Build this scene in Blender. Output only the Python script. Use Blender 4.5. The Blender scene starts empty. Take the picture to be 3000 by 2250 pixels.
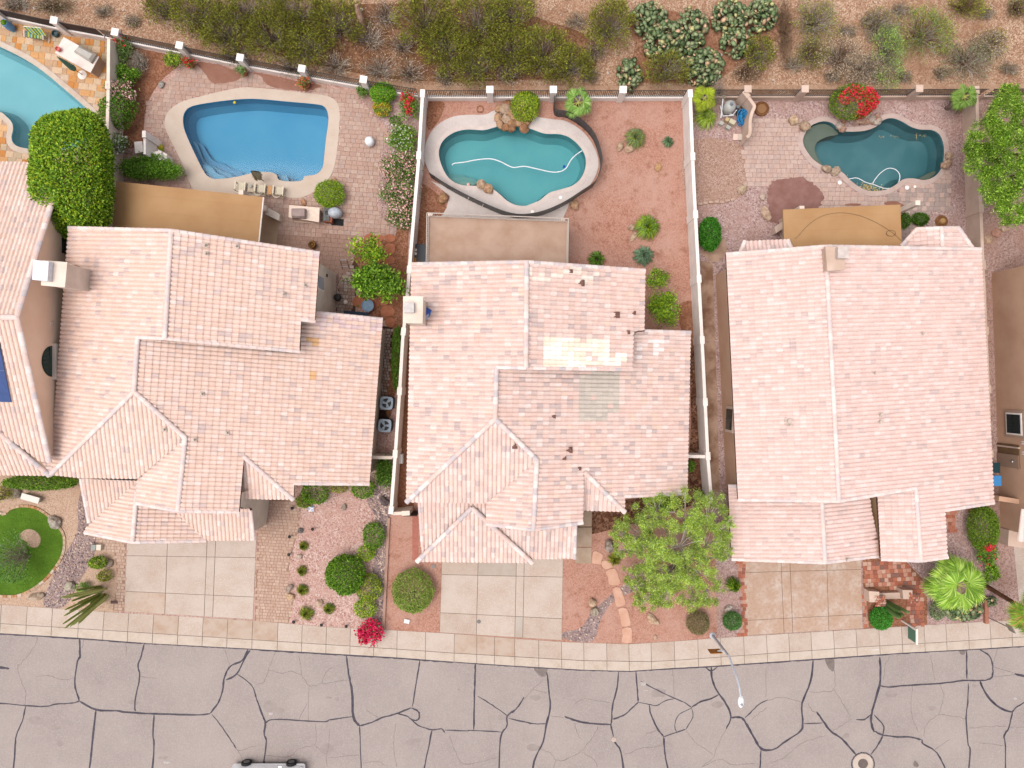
import bpy, math, random
import numpy as np
from mathutils import Vector, Matrix, noise
from mathutils.geometry import tessellate_polygon

# ------------------------------------------------------------------ camera, sky, sun, exposure
R = math.radians
sc = bpy.context.scene
C = sc.collection
H, F = 47.0, 2084.0                     # drone height (m), focal length in photo pixels
cam = bpy.data.cameras.new('camera'); cam.sensor_width = 36; cam.lens = 36 * F / 3000
cam.clip_start = 0.5; cam.clip_end = 3000
cob = bpy.data.objects.new('camera', cam); C.objects.link(cob); cob.location = (0, 0, H); sc.camera = cob
SUN_EL, SUN_AZ = R(72), R(250)          # high thin cloud, brightest part of the sky to the west-south-west
w = bpy.data.worlds.new('World'); sc.world = w; w.use_nodes = True
nt = w.node_tree; bg = nt.nodes['Background']
sky = nt.nodes.new('ShaderNodeTexSky'); sky.sky_type = 'NISHITA'; sky.sun_disc = False
sky.sun_elevation = SUN_EL; sky.sun_rotation = SUN_AZ; sky.air_density = 1.0; sky.dust_density = 3.0; sky.ozone_density = 1.0
hs_ = nt.nodes.new('ShaderNodeHueSaturation'); hs_.inputs['Saturation'].default_value = 0.22   # overcast: nearly grey sky
nt.links.new(sky.outputs[0], hs_.inputs['Color']); nt.links.new(hs_.outputs[0], bg.inputs['Color'])
bg.inputs['Strength'].default_value = 0.15
sl = bpy.data.lights.new('sun', 'SUN'); sl.energy = 1.35; sl.angle = R(45); sl.color = (1, .95, .88)
so = bpy.data.objects.new('sun', sl); C.objects.link(so)
sdir = Vector((math.sin(SUN_AZ) * math.cos(SUN_EL), math.cos(SUN_AZ) * math.cos(SUN_EL), math.sin(SUN_EL)))
so.rotation_euler = sdir.to_track_quat('Z', 'Y').to_euler(); so.location = (0, 0, 60)
vs = sc.view_settings; vs.view_transform = 'Standard'; vs.look = 'None'; vs.gamma = 1; vs.use_curve_mapping = False
vs.exposure = 0.82
sc.cycles.max_bounces = 6; sc.cycles.diffuse_bounces = 3; sc.cycles.glossy_bounces = 2; sc.cycles.transmission_bounces = 4; sc.cycles.transparent_max_bounces = 8; sc.cycles.caustics_reflective = False; sc.cycles.caustics_refractive = False

# ------------------------------------------------------------------ helpers
def P(px, py, z=0.0):                   # photo pixel + height -> world point
    k = (H - z) / F
    return Vector(((px - 1500) * k, (1125 - py) * k, z))
def PX(v): k = F / (H - v[2]); return (1500 + v[0] * k, 1125 - v[1] * k)
def K(ox, oy, pts, s=2.9467): return [(ox + x / s, oy + y / s) for x, y in pts]
def lin(c): c = c / 255.; return c / 12.92 if c <= .04045 else ((c + .055) / 1.055) ** 2.4
def S(r, g, b, k=.5): return (lin(r) * k, lin(g) * k, lin(b) * k)
def smooth(pts, n=6, closed=True):
    out = []; N = len(pts)
    for i in range(N if closed else N - 1):
        if closed: p0, p1, p2, p3 = pts[i - 1], pts[i], pts[(i + 1) % N], pts[(i + 2) % N]
        else: p0, p1, p2, p3 = pts[max(i - 1, 0)], pts[i], pts[i + 1], pts[min(i + 2, N - 1)]
        for j in range(n):
            t = j / n
            out.append(tuple(.5 * (2 * b + (c - a) * t + (2 * a - 5 * b + 4 * c - d) * t * t + (3 * b - a - 3 * c + d) * t ** 3) for a, b, c, d in zip(p0, p1, p2, p3)))
    if not closed: out.append(tuple(pts[-1]))
    return out
def inside(p, poly):
    x, y = p[0], p[1]; r = False; j = len(poly) - 1
    for i in range(len(poly)):
        xi, yi = poly[i][0], poly[i][1]; xj, yj = poly[j][0], poly[j][1]
        if (yi > y) != (yj > y) and x < (xj - xi) * (y - yi) / (yj - yi) + xi: r = not r
        j = i
    return r
def area2(p): return sum(p[i - 1][0] * p[i][1] - p[i][0] * p[i - 1][1] for i in range(len(p)))
def inset(poly, d):                     # inward offset of a plan polygon
    if area2(poly) < 0: poly = poly[::-1]
    out = []; n = len(poly)
    for i in range(n):
        a, b, c = [Vector((q[0], q[1])) for q in (poly[i - 1], poly[i], poly[(i + 1) % n])]
        e1, e2 = (b - a).normalized(), (c - b).normalized()
        n1, n2 = Vector((-e1.y, e1.x)), Vector((-e2.y, e2.x))
        m = n1 + n2; m = m / max(.4, m.dot(m)) * 2
        out.append((b.x + m.x * d, b.y + m.y * d))
    return out
def mkmesh(name, v, f, mat, cols=None, smoothf=False):
    me = bpy.data.meshes.new(name); me.from_pydata([tuple(q) for q in v], [], f)
    if cols is not None:
        at = me.attributes.new('Col', 'FLOAT_COLOR', 'FACE')
        a = np.ones((len(f), 4), np.float32); a[:, :3] = np.array(cols, np.float32); at.data.foreach_set('color', a.ravel())
    if mat: me.materials.append(mat)
    if smoothf: me.polygons.foreach_set('use_smooth', [True] * len(me.polygons))
    me.update(); return me
def npmesh(name, V, n, mat, cols=None):  # V: (faces, n, 3) loose n-gons
    nf = V.shape[0]; me = bpy.data.meshes.new(name)
    me.vertices.add(nf * n); me.vertices.foreach_set('co', V.astype(np.float32).ravel())
    me.loops.add(nf * n); me.loops.foreach_set('vertex_index', np.arange(nf * n, dtype=np.int32))
    me.polygons.add(nf); me.polygons.foreach_set('loop_start', np.arange(0, nf * n, n, dtype=np.int32))
    me.polygons.foreach_set('loop_total', np.full(nf, n, np.int32))
    if cols is not None:
        at = me.attributes.new('Col', 'FLOAT_COLOR', 'FACE'); a = np.ones((nf, 4), np.float32); a[:, :3] = cols
        at.data.foreach_set('color', a.ravel())
    me.materials.append(mat); me.update(); me.validate(); return me
LOC = {}
def tag(o, label=None, cat=None, group=None, kind=None):
    for k, v in (('label', label), ('category', cat), ('group', group), ('kind', kind)):
        if v: o[k] = v
    return o
def thing(name, label, cat, loc=(0, 0, 0), rz=0, group=None):
    o = bpy.data.objects.new(name, None); C.objects.link(o); o.location = loc; o.rotation_euler = (0, 0, rz)
    o.empty_display_size = .2
    LOC[o.name] = Matrix.Translation(loc) @ Matrix.Rotation(rz, 4, 'Z')
    return tag(o, label, cat, group)
def part(root, name, me, mw=None, local=False, kind=None):      # world-space part unless local
    o = bpy.data.objects.new(name, me); C.objects.link(o)
    if root is not None:
        o.parent = root
        if not local and root.name in LOC: o.matrix_parent_inverse = LOC[root.name].inverted()
    if mw is not None: o.matrix_basis = mw
    if kind: o['kind'] = kind
    return o
def struct(name, me): o = part(None, name, me); o['kind'] = 'structure'; return o
class B:                                # small mesh builder
    def __init__(s): s.v = []; s.f = []; s.c = []
    def add(s, v, f, col=None):
        n = len(s.v); s.v += [tuple(q) for q in v]; s.f += [tuple(i + n for i in q) for q in f]; s.c += [col or (1, 1, 1)] * len(f); return s
    def box(s, c, d, rz=0, col=None, taper=1.0, rot=None):
        m = rot if rot is not None else Matrix.Rotation(rz, 3, 'Z'); v = []
        for z in (-.5, .5):
            k = taper if z > 0 else 1
            for x, y in ((-.5, -.5), (.5, -.5), (.5, .5), (-.5, .5)): v.append(Vector(c) + m @ Vector((x * d[0] * k, y * d[1] * k, z * d[2])))
        return s.add(v, [(3, 2, 1, 0), (4, 5, 6, 7), (0, 1, 5, 4), (1, 2, 6, 5), (2, 3, 7, 6), (3, 0, 4, 7)], col)
    def prism(s, poly, z0, z1, col=None, bottom=True):
        if area2(poly) < 0: poly = poly[::-1]
        n = len(poly); v = [(p[0], p[1], z0) for p in poly] + [(p[0], p[1], z1) for p in poly]
        f = [(i, (i + 1) % n, n + (i + 1) % n, n + i) for i in range(n)] + [tuple(range(n, 2 * n))]
        if bottom: f.append(tuple(range(n - 1, -1, -1)))
        return s.add(v, f, col)
    def tube(s, pts, r, n=8, col=None, cap=True):
        pts = [Vector(p) for p in pts]; rs = r if isinstance(r, (list, tuple)) else [r] * len(pts); v = []
        for i, p in enumerate(pts):
            d = (pts[min(i + 1, len(pts) - 1)] - pts[max(i - 1, 0)]).normalized()
            u = d.cross(Vector((0, 0, 1))) if abs(d.z) < .95 else d.cross(Vector((1, 0, 0))); u.normalize(); w_ = d.cross(u)
            for j in range(n):
                a = 2 * math.pi * j / n; v.append(p + (u * math.cos(a) + w_ * math.sin(a)) * rs[i])
        f = [(i * n + j, i * n + (j + 1) % n, (i + 1) * n + (j + 1) % n, (i + 1) * n + j) for i in range(len(pts) - 1) for j in range(n)]
        if cap: f += [tuple(range(n - 1, -1, -1)), tuple(range((len(pts) - 1) * n, len(pts) * n))]
        return s.add(v, f, col)
    def lathe(s, prof, n=16, c=(0, 0, 0), col=None, sx=1, sy=1):
        v = [(c[0] + r * sx * math.cos(2 * math.pi * j / n), c[1] + r * sy * math.sin(2 * math.pi * j / n), c[2] + z) for r, z in prof for j in range(n)]
        m = len(prof); f = [(i * n + j, i * n + (j + 1) % n, (i + 1) * n + (j + 1) % n, (i + 1) * n + j) for i in range(m - 1) for j in range(n)]
        f += [tuple(range(n - 1, -1, -1)), tuple(range((m - 1) * n, m * n))]
        return s.add(v, f, col)
    def me(s, name, mat, col=False, sm=False): return mkmesh(name, s.v, s.f, mat, s.c if col else None, sm)
def holed(name, outer, holes, z, mat):  # flat sheet with holes, plan coordinates
    loops = [[Vector((p[0], p[1], 0)) for p in outer]] + [[Vector((p[0], p[1], 0)) for p in h] for h in holes]
    tris = tessellate_polygon(loops); v = [(p.x, p.y, z) for l in loops for p in l]
    f = []
    for t in tris:
        a, b, c = [v[i] for i in t]
        f.append(t if (b[0] - a[0]) * (c[1] - a[1]) - (b[1] - a[1]) * (c[0] - a[0]) > 0 else (t[0], t[2], t[1]))
    return mkmesh(name, v, f, mat)
def W2(pts, z=0.0): return [tuple(P(x, y, z))[:2] for x, y in pts]
def clip_convex(poly, clip):            # Sutherland-Hodgman, plan polygons, clip convex ccw
    for i in range(len(clip)):
        a, b = clip[i - 1], clip[i]; out = []
        def side(p): return (b[0] - a[0]) * (p[1] - a[1]) - (b[1] - a[1]) * (p[0] - a[0])
        for j in range(len(poly)):
            p, q = poly[j - 1], poly[j]; sp, sq = side(p), side(q)
            if (sp >= 0) != (sq >= 0): t = sp / (sp - sq); out.append((p[0] + (q[0] - p[0]) * t, p[1] + (q[1] - p[1]) * t))
            if sq >= 0: out.append(q)
        poly = out
        if not poly: break
    return poly

# ------------------------------------------------------------------ materials
def nodes(name):
    m = bpy.data.materials.new(name); m.use_nodes = True; t = m.node_tree
    return m, t, t.nodes['Principled BSDF'], (lambda k: t.nodes.new('ShaderNode' + k)), t.links.new
def mat(name, c, c2=None, scale=1.5, rough=.85, col=False, bump=0.0, bscale=30, spec=.25, metal=0, fine=None, fscale=25, detail=5, lo=.35, hi=.65, coat=0):
    m, t, bs, N, L = nodes(name)
    bs.inputs['Roughness'].default_value = rough; bs.inputs['Specular IOR Level'].default_value = spec; bs.inputs['Metallic'].default_value = metal
    bs.inputs['Coat Weight'].default_value = coat
    geo = N('NewGeometry'); out = None
    if col:
        at = N('Attribute'); at.attribute_name = 'Col'; out = at.outputs['Color']
    else:
        rgb = N('RGB'); rgb.outputs[0].default_value = (*c, 1); out = rgb.outputs[0]
    def blend(o, colr, sc_, a, b, det, mode='MIX', fac=1):
        n = N('TexNoise'); n.inputs['Scale'].default_value = sc_; n.inputs['Detail'].default_value = det; n.inputs['Roughness'].default_value = .6
        L(geo.outputs['Position'], n.inputs['Vector'])
        r = N('MapRange'); r.inputs[1].default_value = a; r.inputs[2].default_value = b; r.inputs[4].default_value = fac; L(n.outputs[0], r.inputs[0])
        x = N('Mix'); x.data_type = 'RGBA'; x.blend_type = mode; L(r.outputs[0], x.inputs[0]); L(o, x.inputs[6]); x.inputs[7].default_value = (*colr, 1)
        return x.outputs[2]
    if c2: out = blend(out, c2, scale, lo, hi, detail, 'MULTIPLY' if col else 'MIX')
    if fine: out = blend(out, fine, fscale, .45, .75, 3)
    L(out, bs.inputs['Base Color'])
    if bump:
        n = N('TexNoise'); n.inputs['Scale'].default_value = bscale; n.inputs['Detail'].default_value = 4; L(geo.outputs['Position'], n.inputs['Vector'])
        b = N('Bump'); b.inputs['Strength'].default_value = bump; b.inputs['Distance'].default_value = .03; L(n.outputs[0], b.inputs['Height']); L(b.outputs[0], bs.inputs['Normal'])
    return m
def gravel(name, pal, scale=14, wash=None, wscale=.35, wlo=.4, whi=.7, wash2=None, w2scale=1.3, bump=.5, w2lo=.55, w2hi=.7):
    m, t, bs, N, L = nodes(name); bs.inputs['Roughness'].default_value = .95; bs.inputs['Specular IOR Level'].default_value = .1
    geo = N('NewGeometry'); vo = N('TexVoronoi'); vo.inputs['Scale'].default_value = scale; L(geo.outputs['Position'], vo.inputs['Vector'])
    sp = N('SeparateColor'); L(vo.outputs['Color'], sp.inputs[0])
    cr = N('ValToRGB'); cr.color_ramp.interpolation = 'LINEAR'; e = cr.color_ramp.elements
    while len(e) < len(pal): e.new(.5)
    GK = 1.16
    for i, p in enumerate(pal): e[i].position = i / max(1, len(pal) - 1); e[i].color = (*[q * GK for q in p], 1)
    L(sp.outputs[0], cr.inputs[0]); out = cr.outputs[0]
    for c_, s_, a, b, f_ in ((wash, wscale, wlo, whi, .75), (wash2, w2scale, w2lo, w2hi, .7)):
        if not c_: continue
        n = N('TexNoise'); n.inputs['Scale'].default_value = s_; n.inputs['Detail'].default_value = 6; n.inputs['Roughness'].default_value = .65; L(geo.outputs['Position'], n.inputs['Vector'])
        r = N('MapRange'); r.inputs[1].default_value = a; r.inputs[2].default_value = b; r.inputs[4].default_value = f_; L(n.outputs[0], r.inputs[0])
        x = N('Mix'); x.data_type = 'RGBA'; L(r.outputs[0], x.inputs[0]); L(out, x.inputs[6]); x.inputs[7].default_value = (*[q * GK for q in c_], 1); out = x.outputs[2]
    L(out, bs.inputs['Base Color'])
    b = N('Bump'); b.inputs['Strength'].default_value = bump; b.inputs['Distance'].default_value = .03; L(vo.outputs['Distance'], b.inputs['Height']); b.invert = True; L(b.outputs[0], bs.inputs['Normal'])
    return m
def leafmat(name, tr=.2):
    m, t, bs, N, L = nodes(name); at = N('Attribute'); at.attribute_name = 'Col'; L(at.outputs['Color'], bs.inputs['Base Color'])
    bs.inputs['Roughness'].default_value = .6; bs.inputs['Specular IOR Level'].default_value = .2
    tl = N('BsdfTranslucent'); L(at.outputs['Color'], tl.inputs[0]); mx = N('MixShader'); mx.inputs[0].default_value = tr
    L(bs.outputs[0], mx.inputs[1]); L(tl.outputs[0], mx.inputs[2]); L(mx.outputs[0], t.nodes['Material Output'].inputs[0]); return m
def watermat(name, tint):
    m, t, bs, N, L = nodes(name); t.nodes.remove(bs)
    tr = N('BsdfTransparent'); tr.inputs[0].default_value = (*tint, 1); gl = N('BsdfGlossy'); gl.inputs['Roughness'].default_value = .06
    fr = N('Fresnel'); fr.inputs[0].default_value = 1.33; mx = N('MixShader'); L(fr.outputs[0], mx.inputs[0]); L(tr.outputs[0], mx.inputs[1]); L(gl.outputs[0], mx.inputs[2])
    L(mx.outputs[0], t.nodes['Material Output'].inputs[0]); return m
LEAF = leafmat('leaf'); MC = mat('painted', (1, 1, 1), col=True, rough=.6)
TILE = mat('clay_tile', (1, 1, 1), (.86, .82, .80), 9, .8, col=True, detail=4, lo=.45, hi=.8, bump=.15, bscale=60)
DECK = mat('roof_underlay', S(110, 80, 68, .4)); STONE = mat('stone', (1, 1, 1), (.6, .52, .46), 5, .9, col=True, bump=.4, bscale=18)
PAVE = mat('paver', (1, 1, 1), (.86, .82, .8), 7, .9, col=True, bump=.2, bscale=50)
WOOD = mat('bark', S(170, 150, 140), S(110, 85, 70), 6); TWIG = mat('twig', (1, 1, 1), col=True, rough=.9)
WHITE = mat('white_stucco', S(240, 228, 222, .78), S(226, 212, 204, .78), 1.2, bump=.15, bscale=50)
CREAM = mat('cream_stucco', S(232, 214, 200, .74), S(212, 193, 178, .74), .9, bump=.15, bscale=50)
TAN = mat('tan_stucco', S(216, 188, 172, .68), S(196, 168, 150, .68), .8, bump=.15, bscale=50)
TAUPE = mat('taupe_stucco', S(186, 150, 126, .88), S(174, 136, 112, .88), .5, bump=.15, bscale=50)
BEIGE = mat('beige_stucco', S(216, 186, 164, 1.12), S(206, 174, 150, 1.12), .4, bump=.12, bscale=50)
IRON = mat('black_iron', (.025, .022, .02), rough=.5); GLASS = mat('window_glass', (.012, .02, .02), rough=.06, spec=.6)
CONC = mat('concrete', S(224, 204, 190), S(208, 182, 164), .7, .9, fine=S(232, 214, 202), fscale=14, bump=.1, bscale=60, lo=.4, hi=.72)
# ------------------------------------------------------------------ pool outlines (photo pixels at ground level)
pool0 = smooth([(-160, 70), (-60, 108), (0, 137), (70, 172), (130, 212), (190, 262), (240, 305), (270, 335), (285, 360), (286, 385), (262, 415), (215, 434), (160, 441), (95, 438), (50, 428), (35, 408), (39, 380), (36, 360), (20, 342), (0, 328), (-60, 315), (-160, 312), (-230, 200)], 4)
pool1 = smooth([(537, 352), (543, 328), (566, 311), (640, 298), (710, 291), (760, 291), (850, 299), (925, 306), (950, 313), (961, 333), (962, 360), (955, 410), (950, 460), (945, 492), (928, 510), (905, 515), (893, 517), (884, 529), (850, 532), (818, 527), (810, 512), (790, 505), (750, 505), (700, 517), (640, 525), (615, 520), (598, 503), (575, 458), (555, 415), (541, 380)], 4)
pool2 = smooth([(1286, 455), (1291, 425), (1308, 403), (1335, 387), (1370, 380), (1415, 382), (1445, 375), (1480, 366), (1530, 372), (1560, 380), (1595, 392), (1640, 394), (1672, 406), (1700, 432), (1715, 462), (1714, 495), (1700, 525), (1675, 545), (1640, 556), (1608, 566), (1580, 588), (1550, 602), (1515, 602), (1485, 588), (1460, 566), (1432, 548), (1395, 545), (1350, 542), (1318, 525), (1298, 495)], 4)
pool3 = smooth([(2352, 420), (2360, 388), (2380, 366), (2412, 356), (2438, 362), (2455, 378), (2480, 386), (2530, 384), (2565, 372), (2588, 352), (2614, 347), (2640, 356), (2668, 372), (2695, 380), (2730, 382), (2752, 396), (2763, 425), (2764, 460), (2756, 495), (2736, 518), (2706, 528), (2675, 523), (2645, 526), (2620, 544), (2590, 557), (2550, 560), (2520, 550), (2490, 528), (2468, 506), (2440, 494), (2405, 484), (2375, 460)], 4)
deck1 = smooth([(483, 368), (492, 330), (530, 300), (600, 280), (700, 258), (770, 259), (860, 269), (940, 278), (980, 292), (995, 322), (994, 380), (985, 460), (972, 510), (950, 538), (915, 565), (885, 578), (855, 580), (820, 573), (760, 575), (640, 575), (585, 568), (558, 540), (535, 480), (505, 420)], 4)
deck2 = smooth([(1243, 455), (1252, 408), (1280, 368), (1325, 343), (1370, 337), (1420, 336), (1450, 324), (1500, 320), (1560, 340), (1620, 350), (1660, 356), (1705, 384), (1735, 422), (1752, 465), (1750, 500), (1730, 540), (1690, 575), (1655, 605), (1600, 628), (1540, 640), (1480, 630), (1420, 610), (1365, 582), (1310, 555), (1270, 520), (1250, 488)], 4)
cop3 = inset(W2(pool3), -.36)
PW = [W2(p) for p in (pool0, pool1, pool2, pool3)]

# ------------------------------------------------------------------ sidewalk, kerb and road lines
walk_t = [(-900, 1722)] + K(0, 1687, [(0, 247), (240, 265), (900, 310), (1320, 335), (2180, 385)]) + K(750, 1687, [(600, 440), (1100, 465), (1710, 500)]) + K(1500, 1687, [(0, 540), (430, 570), (1000, 590), (1400, 565), (1800, 535), (2200, 510)]) + K(2250, 1687, [(560, 475), (1130, 440), (1530, 415), (1900, 395), (2210, 380)]) + [(3900, 1765)]
walk_b = [(-900, 1776)] + K(0, 1687, [(0, 410), (900, 468), (2180, 550)]) + K(750, 1687, [(1200, 630), (1700, 665)]) + K(1500, 1687, [(0, 695), (600, 730), (1200, 740), (1600, 715), (2200, 670)]) + K(2250, 1687, [(760, 615), (1530, 570), (2210, 525)]) + [(3900, 1815)]
road_t = [(-900, 1802)] + K(0, 1687, [(0, 495), (680, 535), (1250, 580), (2180, 630)]) + K(750, 1687, [(600, 668), (1200, 703), (1690, 740)]) + K(1500, 1687, [(0, 775), (600, 810), (1000, 822), (1400, 795), (1700, 780), (2200, 745)]) + K(2250, 1687, [(570, 705), (1150, 665), (1720, 635), (2210, 605)]) + [(3900, 1840)]
def ycurve(pts, x):
    for a, b in zip(pts, pts[1:]):
        if a[0] <= x <= b[0]: return a[1] + (b[1] - a[1]) * (x - a[0]) / (b[0] - a[0])
    return pts[-1][1]
yt = lambda x: ycurve(walk_t, x); yb = lambda x: ycurve(walk_b, x); yr = lambda x: ycurve(road_t, x)
def wt(x0, x1, n=8): return [(x, yt(x)) for x in np.linspace(x0, x1, n)]

# ------------------------------------------------------------------ ground and lots
DESERT = gravel('desert_gravel', [S(136, 98, 74), S(172, 130, 104), S(192, 152, 124), S(220, 194, 170), S(162, 118, 92)], 15, S(168, 126, 100), .35, .42, .7, S(140, 98, 72), .8, .3, .52, .72)
ground = struct('ground', holed('ground', W2([(-6000, -6000), (9000, -6000), (9000, 1700), (3900, 1765)] + walk_t[::-1][1:] + [(-6000, 1690)]), PW, 0, DESERT))
lotmat = [gravel('tan_granite', [S(176, 142, 118), S(206, 174, 150), S(220, 190, 168), S(190, 156, 134)], 16, S(196, 160, 136), .4),
          gravel('pink_gravel', [S(160, 112, 104), S(208, 168, 156), S(226, 194, 182), S(190, 142, 132), S(236, 214, 204)], 13, S(196, 152, 138), .5),
          gravel('red_granite', [S(168, 116, 98), S(190, 138, 118), S(204, 156, 138), S(182, 130, 110)], 16, S(206, 164, 148), .35, .42, .68, S(150, 94, 70), 1.2, .3),
          gravel('mauve_gravel', [S(140, 108, 104), S(188, 156, 152), S(206, 178, 172), S(170, 134, 128), S(222, 200, 194)], 13, S(176, 138, 124), .45),
          gravel('mauve_gravel_b', [S(140, 106, 98), S(186, 152, 142), S(204, 174, 164), S(168, 132, 122)], 13, S(176, 136, 118), .45)]
lots = [[(-900, -120), (-300, 0), (0, 52), (163, 90), (322, 118), (318, 300), (330, 560), (170, 900), (200, 1400), (235, 1400), (345, 1520)] + [(345, yt(345))] + wt(345, -900)[1:],
        [(323, 119), (509, 158), (750, 207), (1048, 258), (1232, 292), (1215, 560), (1190, 900), (1138, 1515), (1124, yt(1124))] + wt(1124, 346)[1:] + [(346, 1520), (236, 1399), (201, 1399), (171, 900), (331, 560), (319, 300)],
        [(1234, 296), (2018, 296), (2035, 560), (2062, 1126), (2096, 1640), (2100, yt(2100))] + wt(2100, 1125)[1:] + [(1139, 1515), (1191, 900), (1216, 560)],
        [(2020, 295), (2855, 292), (2880, 900), (2905, 1480), (2912, yt(2912))] + wt(2912, 2101)[1:] + [(2097, 1640), (2063, 1126), (2036, 560)],
        [(2857, 292), (3900, 285), (3900, 1765)] + wt(3900, 2913) + [(2906, 1480), (2881, 900)]]
for i, (l, nm) in enumerate(zip(lots, ('yard_granite', 'yard_gravel', 'yard_soil', 'yard_gravel', 'yard_gravel'))):
    struct(nm, holed(nm, W2(l), [PW[i]] if i < 4 else [], .004, lotmat[i]))
# patches laid over the lots
def patch(name, pts, z, m, sm=True):
    return struct(name, holed(name, W2(smooth(pts, 5) if sm else pts), [], z, m))
BROWN = gravel('brown_soil', [S(134, 88, 64), S(164, 112, 86), S(182, 132, 108)], 12, S(126, 78, 54), .8)
DARKSOIL = gravel('dark_soil', [S(84, 54, 40), S(130, 88, 66), S(168, 126, 104)], 9, S(76, 46, 32), .9)
RIVER = gravel('river_rock_bed', [S(130, 110, 110), S(170, 146, 142), S(190, 166, 158)], 14, S(150, 124, 120), .6)
patch('planting_soil', [(325, 125), (420, 145), (510, 165), (530, 185), (470, 240), (430, 310), (420, 390), (410, 430), (325, 400)], .008, BROWN)
patch('planting_soil', [(1048, 262), (1225, 296), (1215, 560), (1200, 720), (1160, 700), (1110, 610), (1118, 450), (1140, 390), (1090, 330)], .008, lotmat[3])
patch('planting_soil', [(1165, 640), (1198, 640), (1180, 960), (1150, 1200), (1130, 1190), (1150, 960), (1090, 930), (1040, 800), (1050, 705), (1150, 700)], .009, BROWN)
patch('planting_soil', [(1218, 560), (1250, 545), (1310, 610), (1270, 700), (1250, 790), (1212, 780)], .008, BROWN)
patch('planting_soil', [(1185, 1000), (1215, 1000), (1212, 1500), (1150, 1500)], .008, BROWN, False)
patch('planting_soil', [(2020, 980), (2060, 980), (2085, 1450), (2030, 1480), (1700, 1570), (1730, 1480), (2000, 1400)], .008, DARKSOIL)  # darker brown ground along the side gap and the front wall
patch('planting_soil', [(1985, 900), (2040, 890), (2052, 1010), (2010, 1000)], .0085, BROWN)
patch('planting_soil', [(1245, 300), (1300, 300), (1290, 345), (1255, 380)], .008, BROWN)
patch('planting_soil', [(2015, 420), (2180, 430), (2182, 570), (2020, 590)], .007, gravel('leaf_litter', [S(150, 114, 98), S(188, 152, 136), S(206, 176, 162)], 16, S(176, 138, 120), .7))
patch('river_rock_bed', [(240, 1435), (256, 1440), (262, 1520), (285, 1580), (270, 1640), (235, 1700), (190, 1775), (128, 1774), (150, 1700), (180, 1640), (225, 1560), (228, 1480)], .008, RIVER)
patch('river_rock_bed', [(1075, 1455), (1140, 1400), (1138, 1600), (1126, 1830), (1090, 1820), (1085, 1700), (1105, 1600), (1100, 1520)], .008, RIVER)
patch('river_rock_bed', [(1648, 1870), (1735, 1879), (1760, 1815), (1800, 1760), (1880, 1720), (1885, 1690), (1830, 1712), (1770, 1760), (1730, 1800), (1700, 1840), (1650, 1852)], .008, RIVER)
beds = [[(240, 1435), (256, 1440), (262, 1520), (285, 1580), (270, 1640), (235, 1700), (190, 1775), (128, 1774), (150, 1700), (180, 1640), (225, 1560), (228, 1480)], [(1075, 1455), (1140, 1400), (1138, 1600), (1126, 1830), (1090, 1820), (1085, 1700), (1105, 1600), (1100, 1520)], [(1648, 1870), (1735, 1879), (1760, 1815), (1800, 1760), (1880, 1720), (1885, 1690), (1830, 1712), (1770, 1760), (1730, 1800), (1700, 1840), (1650, 1852)]]
rr_ = random.Random(31)
for bd in beds:
    pw = W2(smooth(bd, 5)); xs = [p[0] for p in pw]; ys = [p[1] for p in pw]; bb = B(); A_ = abs(area2(pw)) / 2
    for _ in range(int(A_ * 150)):
        x, y = rr_.uniform(min(xs), max(xs)), rr_.uniform(min(ys), max(ys))
        if not inside((x, y), pw): continue
        a, h_ = rr_.uniform(.035, .085), rr_.uniform(.03, .06); a2 = a * rr_.uniform(.6, 1); t0 = rr_.uniform(0, 3)
        rg6 = [(x + math.cos(t0) * a * math.cos(t) - math.sin(t0) * a2 * math.sin(t), y + math.sin(t0) * a * math.cos(t) + math.cos(t0) * a2 * math.sin(t)) for t in [k * 1.047 for k in range(6)]]
        bb.add([(p[0], p[1], .005) for p in rg6] + [(x + (p[0] - x) * .65, y + (p[1] - y) * .65, h_) for p in rg6], [(k, (k + 1) % 6, 6 + (k + 1) % 6, 6 + k) for k in range(6)] + [tuple(range(6, 12))], rr_.choice([S(150, 134, 138, .8), S(196, 174, 164, .8), S(120, 106, 114, .8), S(222, 202, 188, .8), S(176, 146, 138, .8), S(206, 182, 170, .8)]))
    tag(part(None, 'river_rocks', bb.me('river_rocks', STONE, True)), ('purple and cream river rocks between the lawn and the first driveway', 'purple and cream river rocks along the low pink kerb', 'purple and cream river rock stream crossing the stepping stones')[beds.index(bd)], 'rocks', kind='stuff')
# soil stains, damp marks: flat marks with their own outline
STAIN = mat('damp_stain', S(158, 104, 84), S(172, 120, 100), 1.5, .6)
def stain(name, pts, z, m, seed=0):
    rng = random.Random(seed); q = smooth(pts, 6); cx = sum(p[0] for p in q) / len(q); cy = sum(p[1] for p in q) / len(q)
    q = [(cx + (x - cx) * k, cy + (y - cy) * k) for x, y in q for k in [1 + rng.uniform(-.05, .05)]]
    return holed(name, W2(q), [], z, m)

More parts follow.
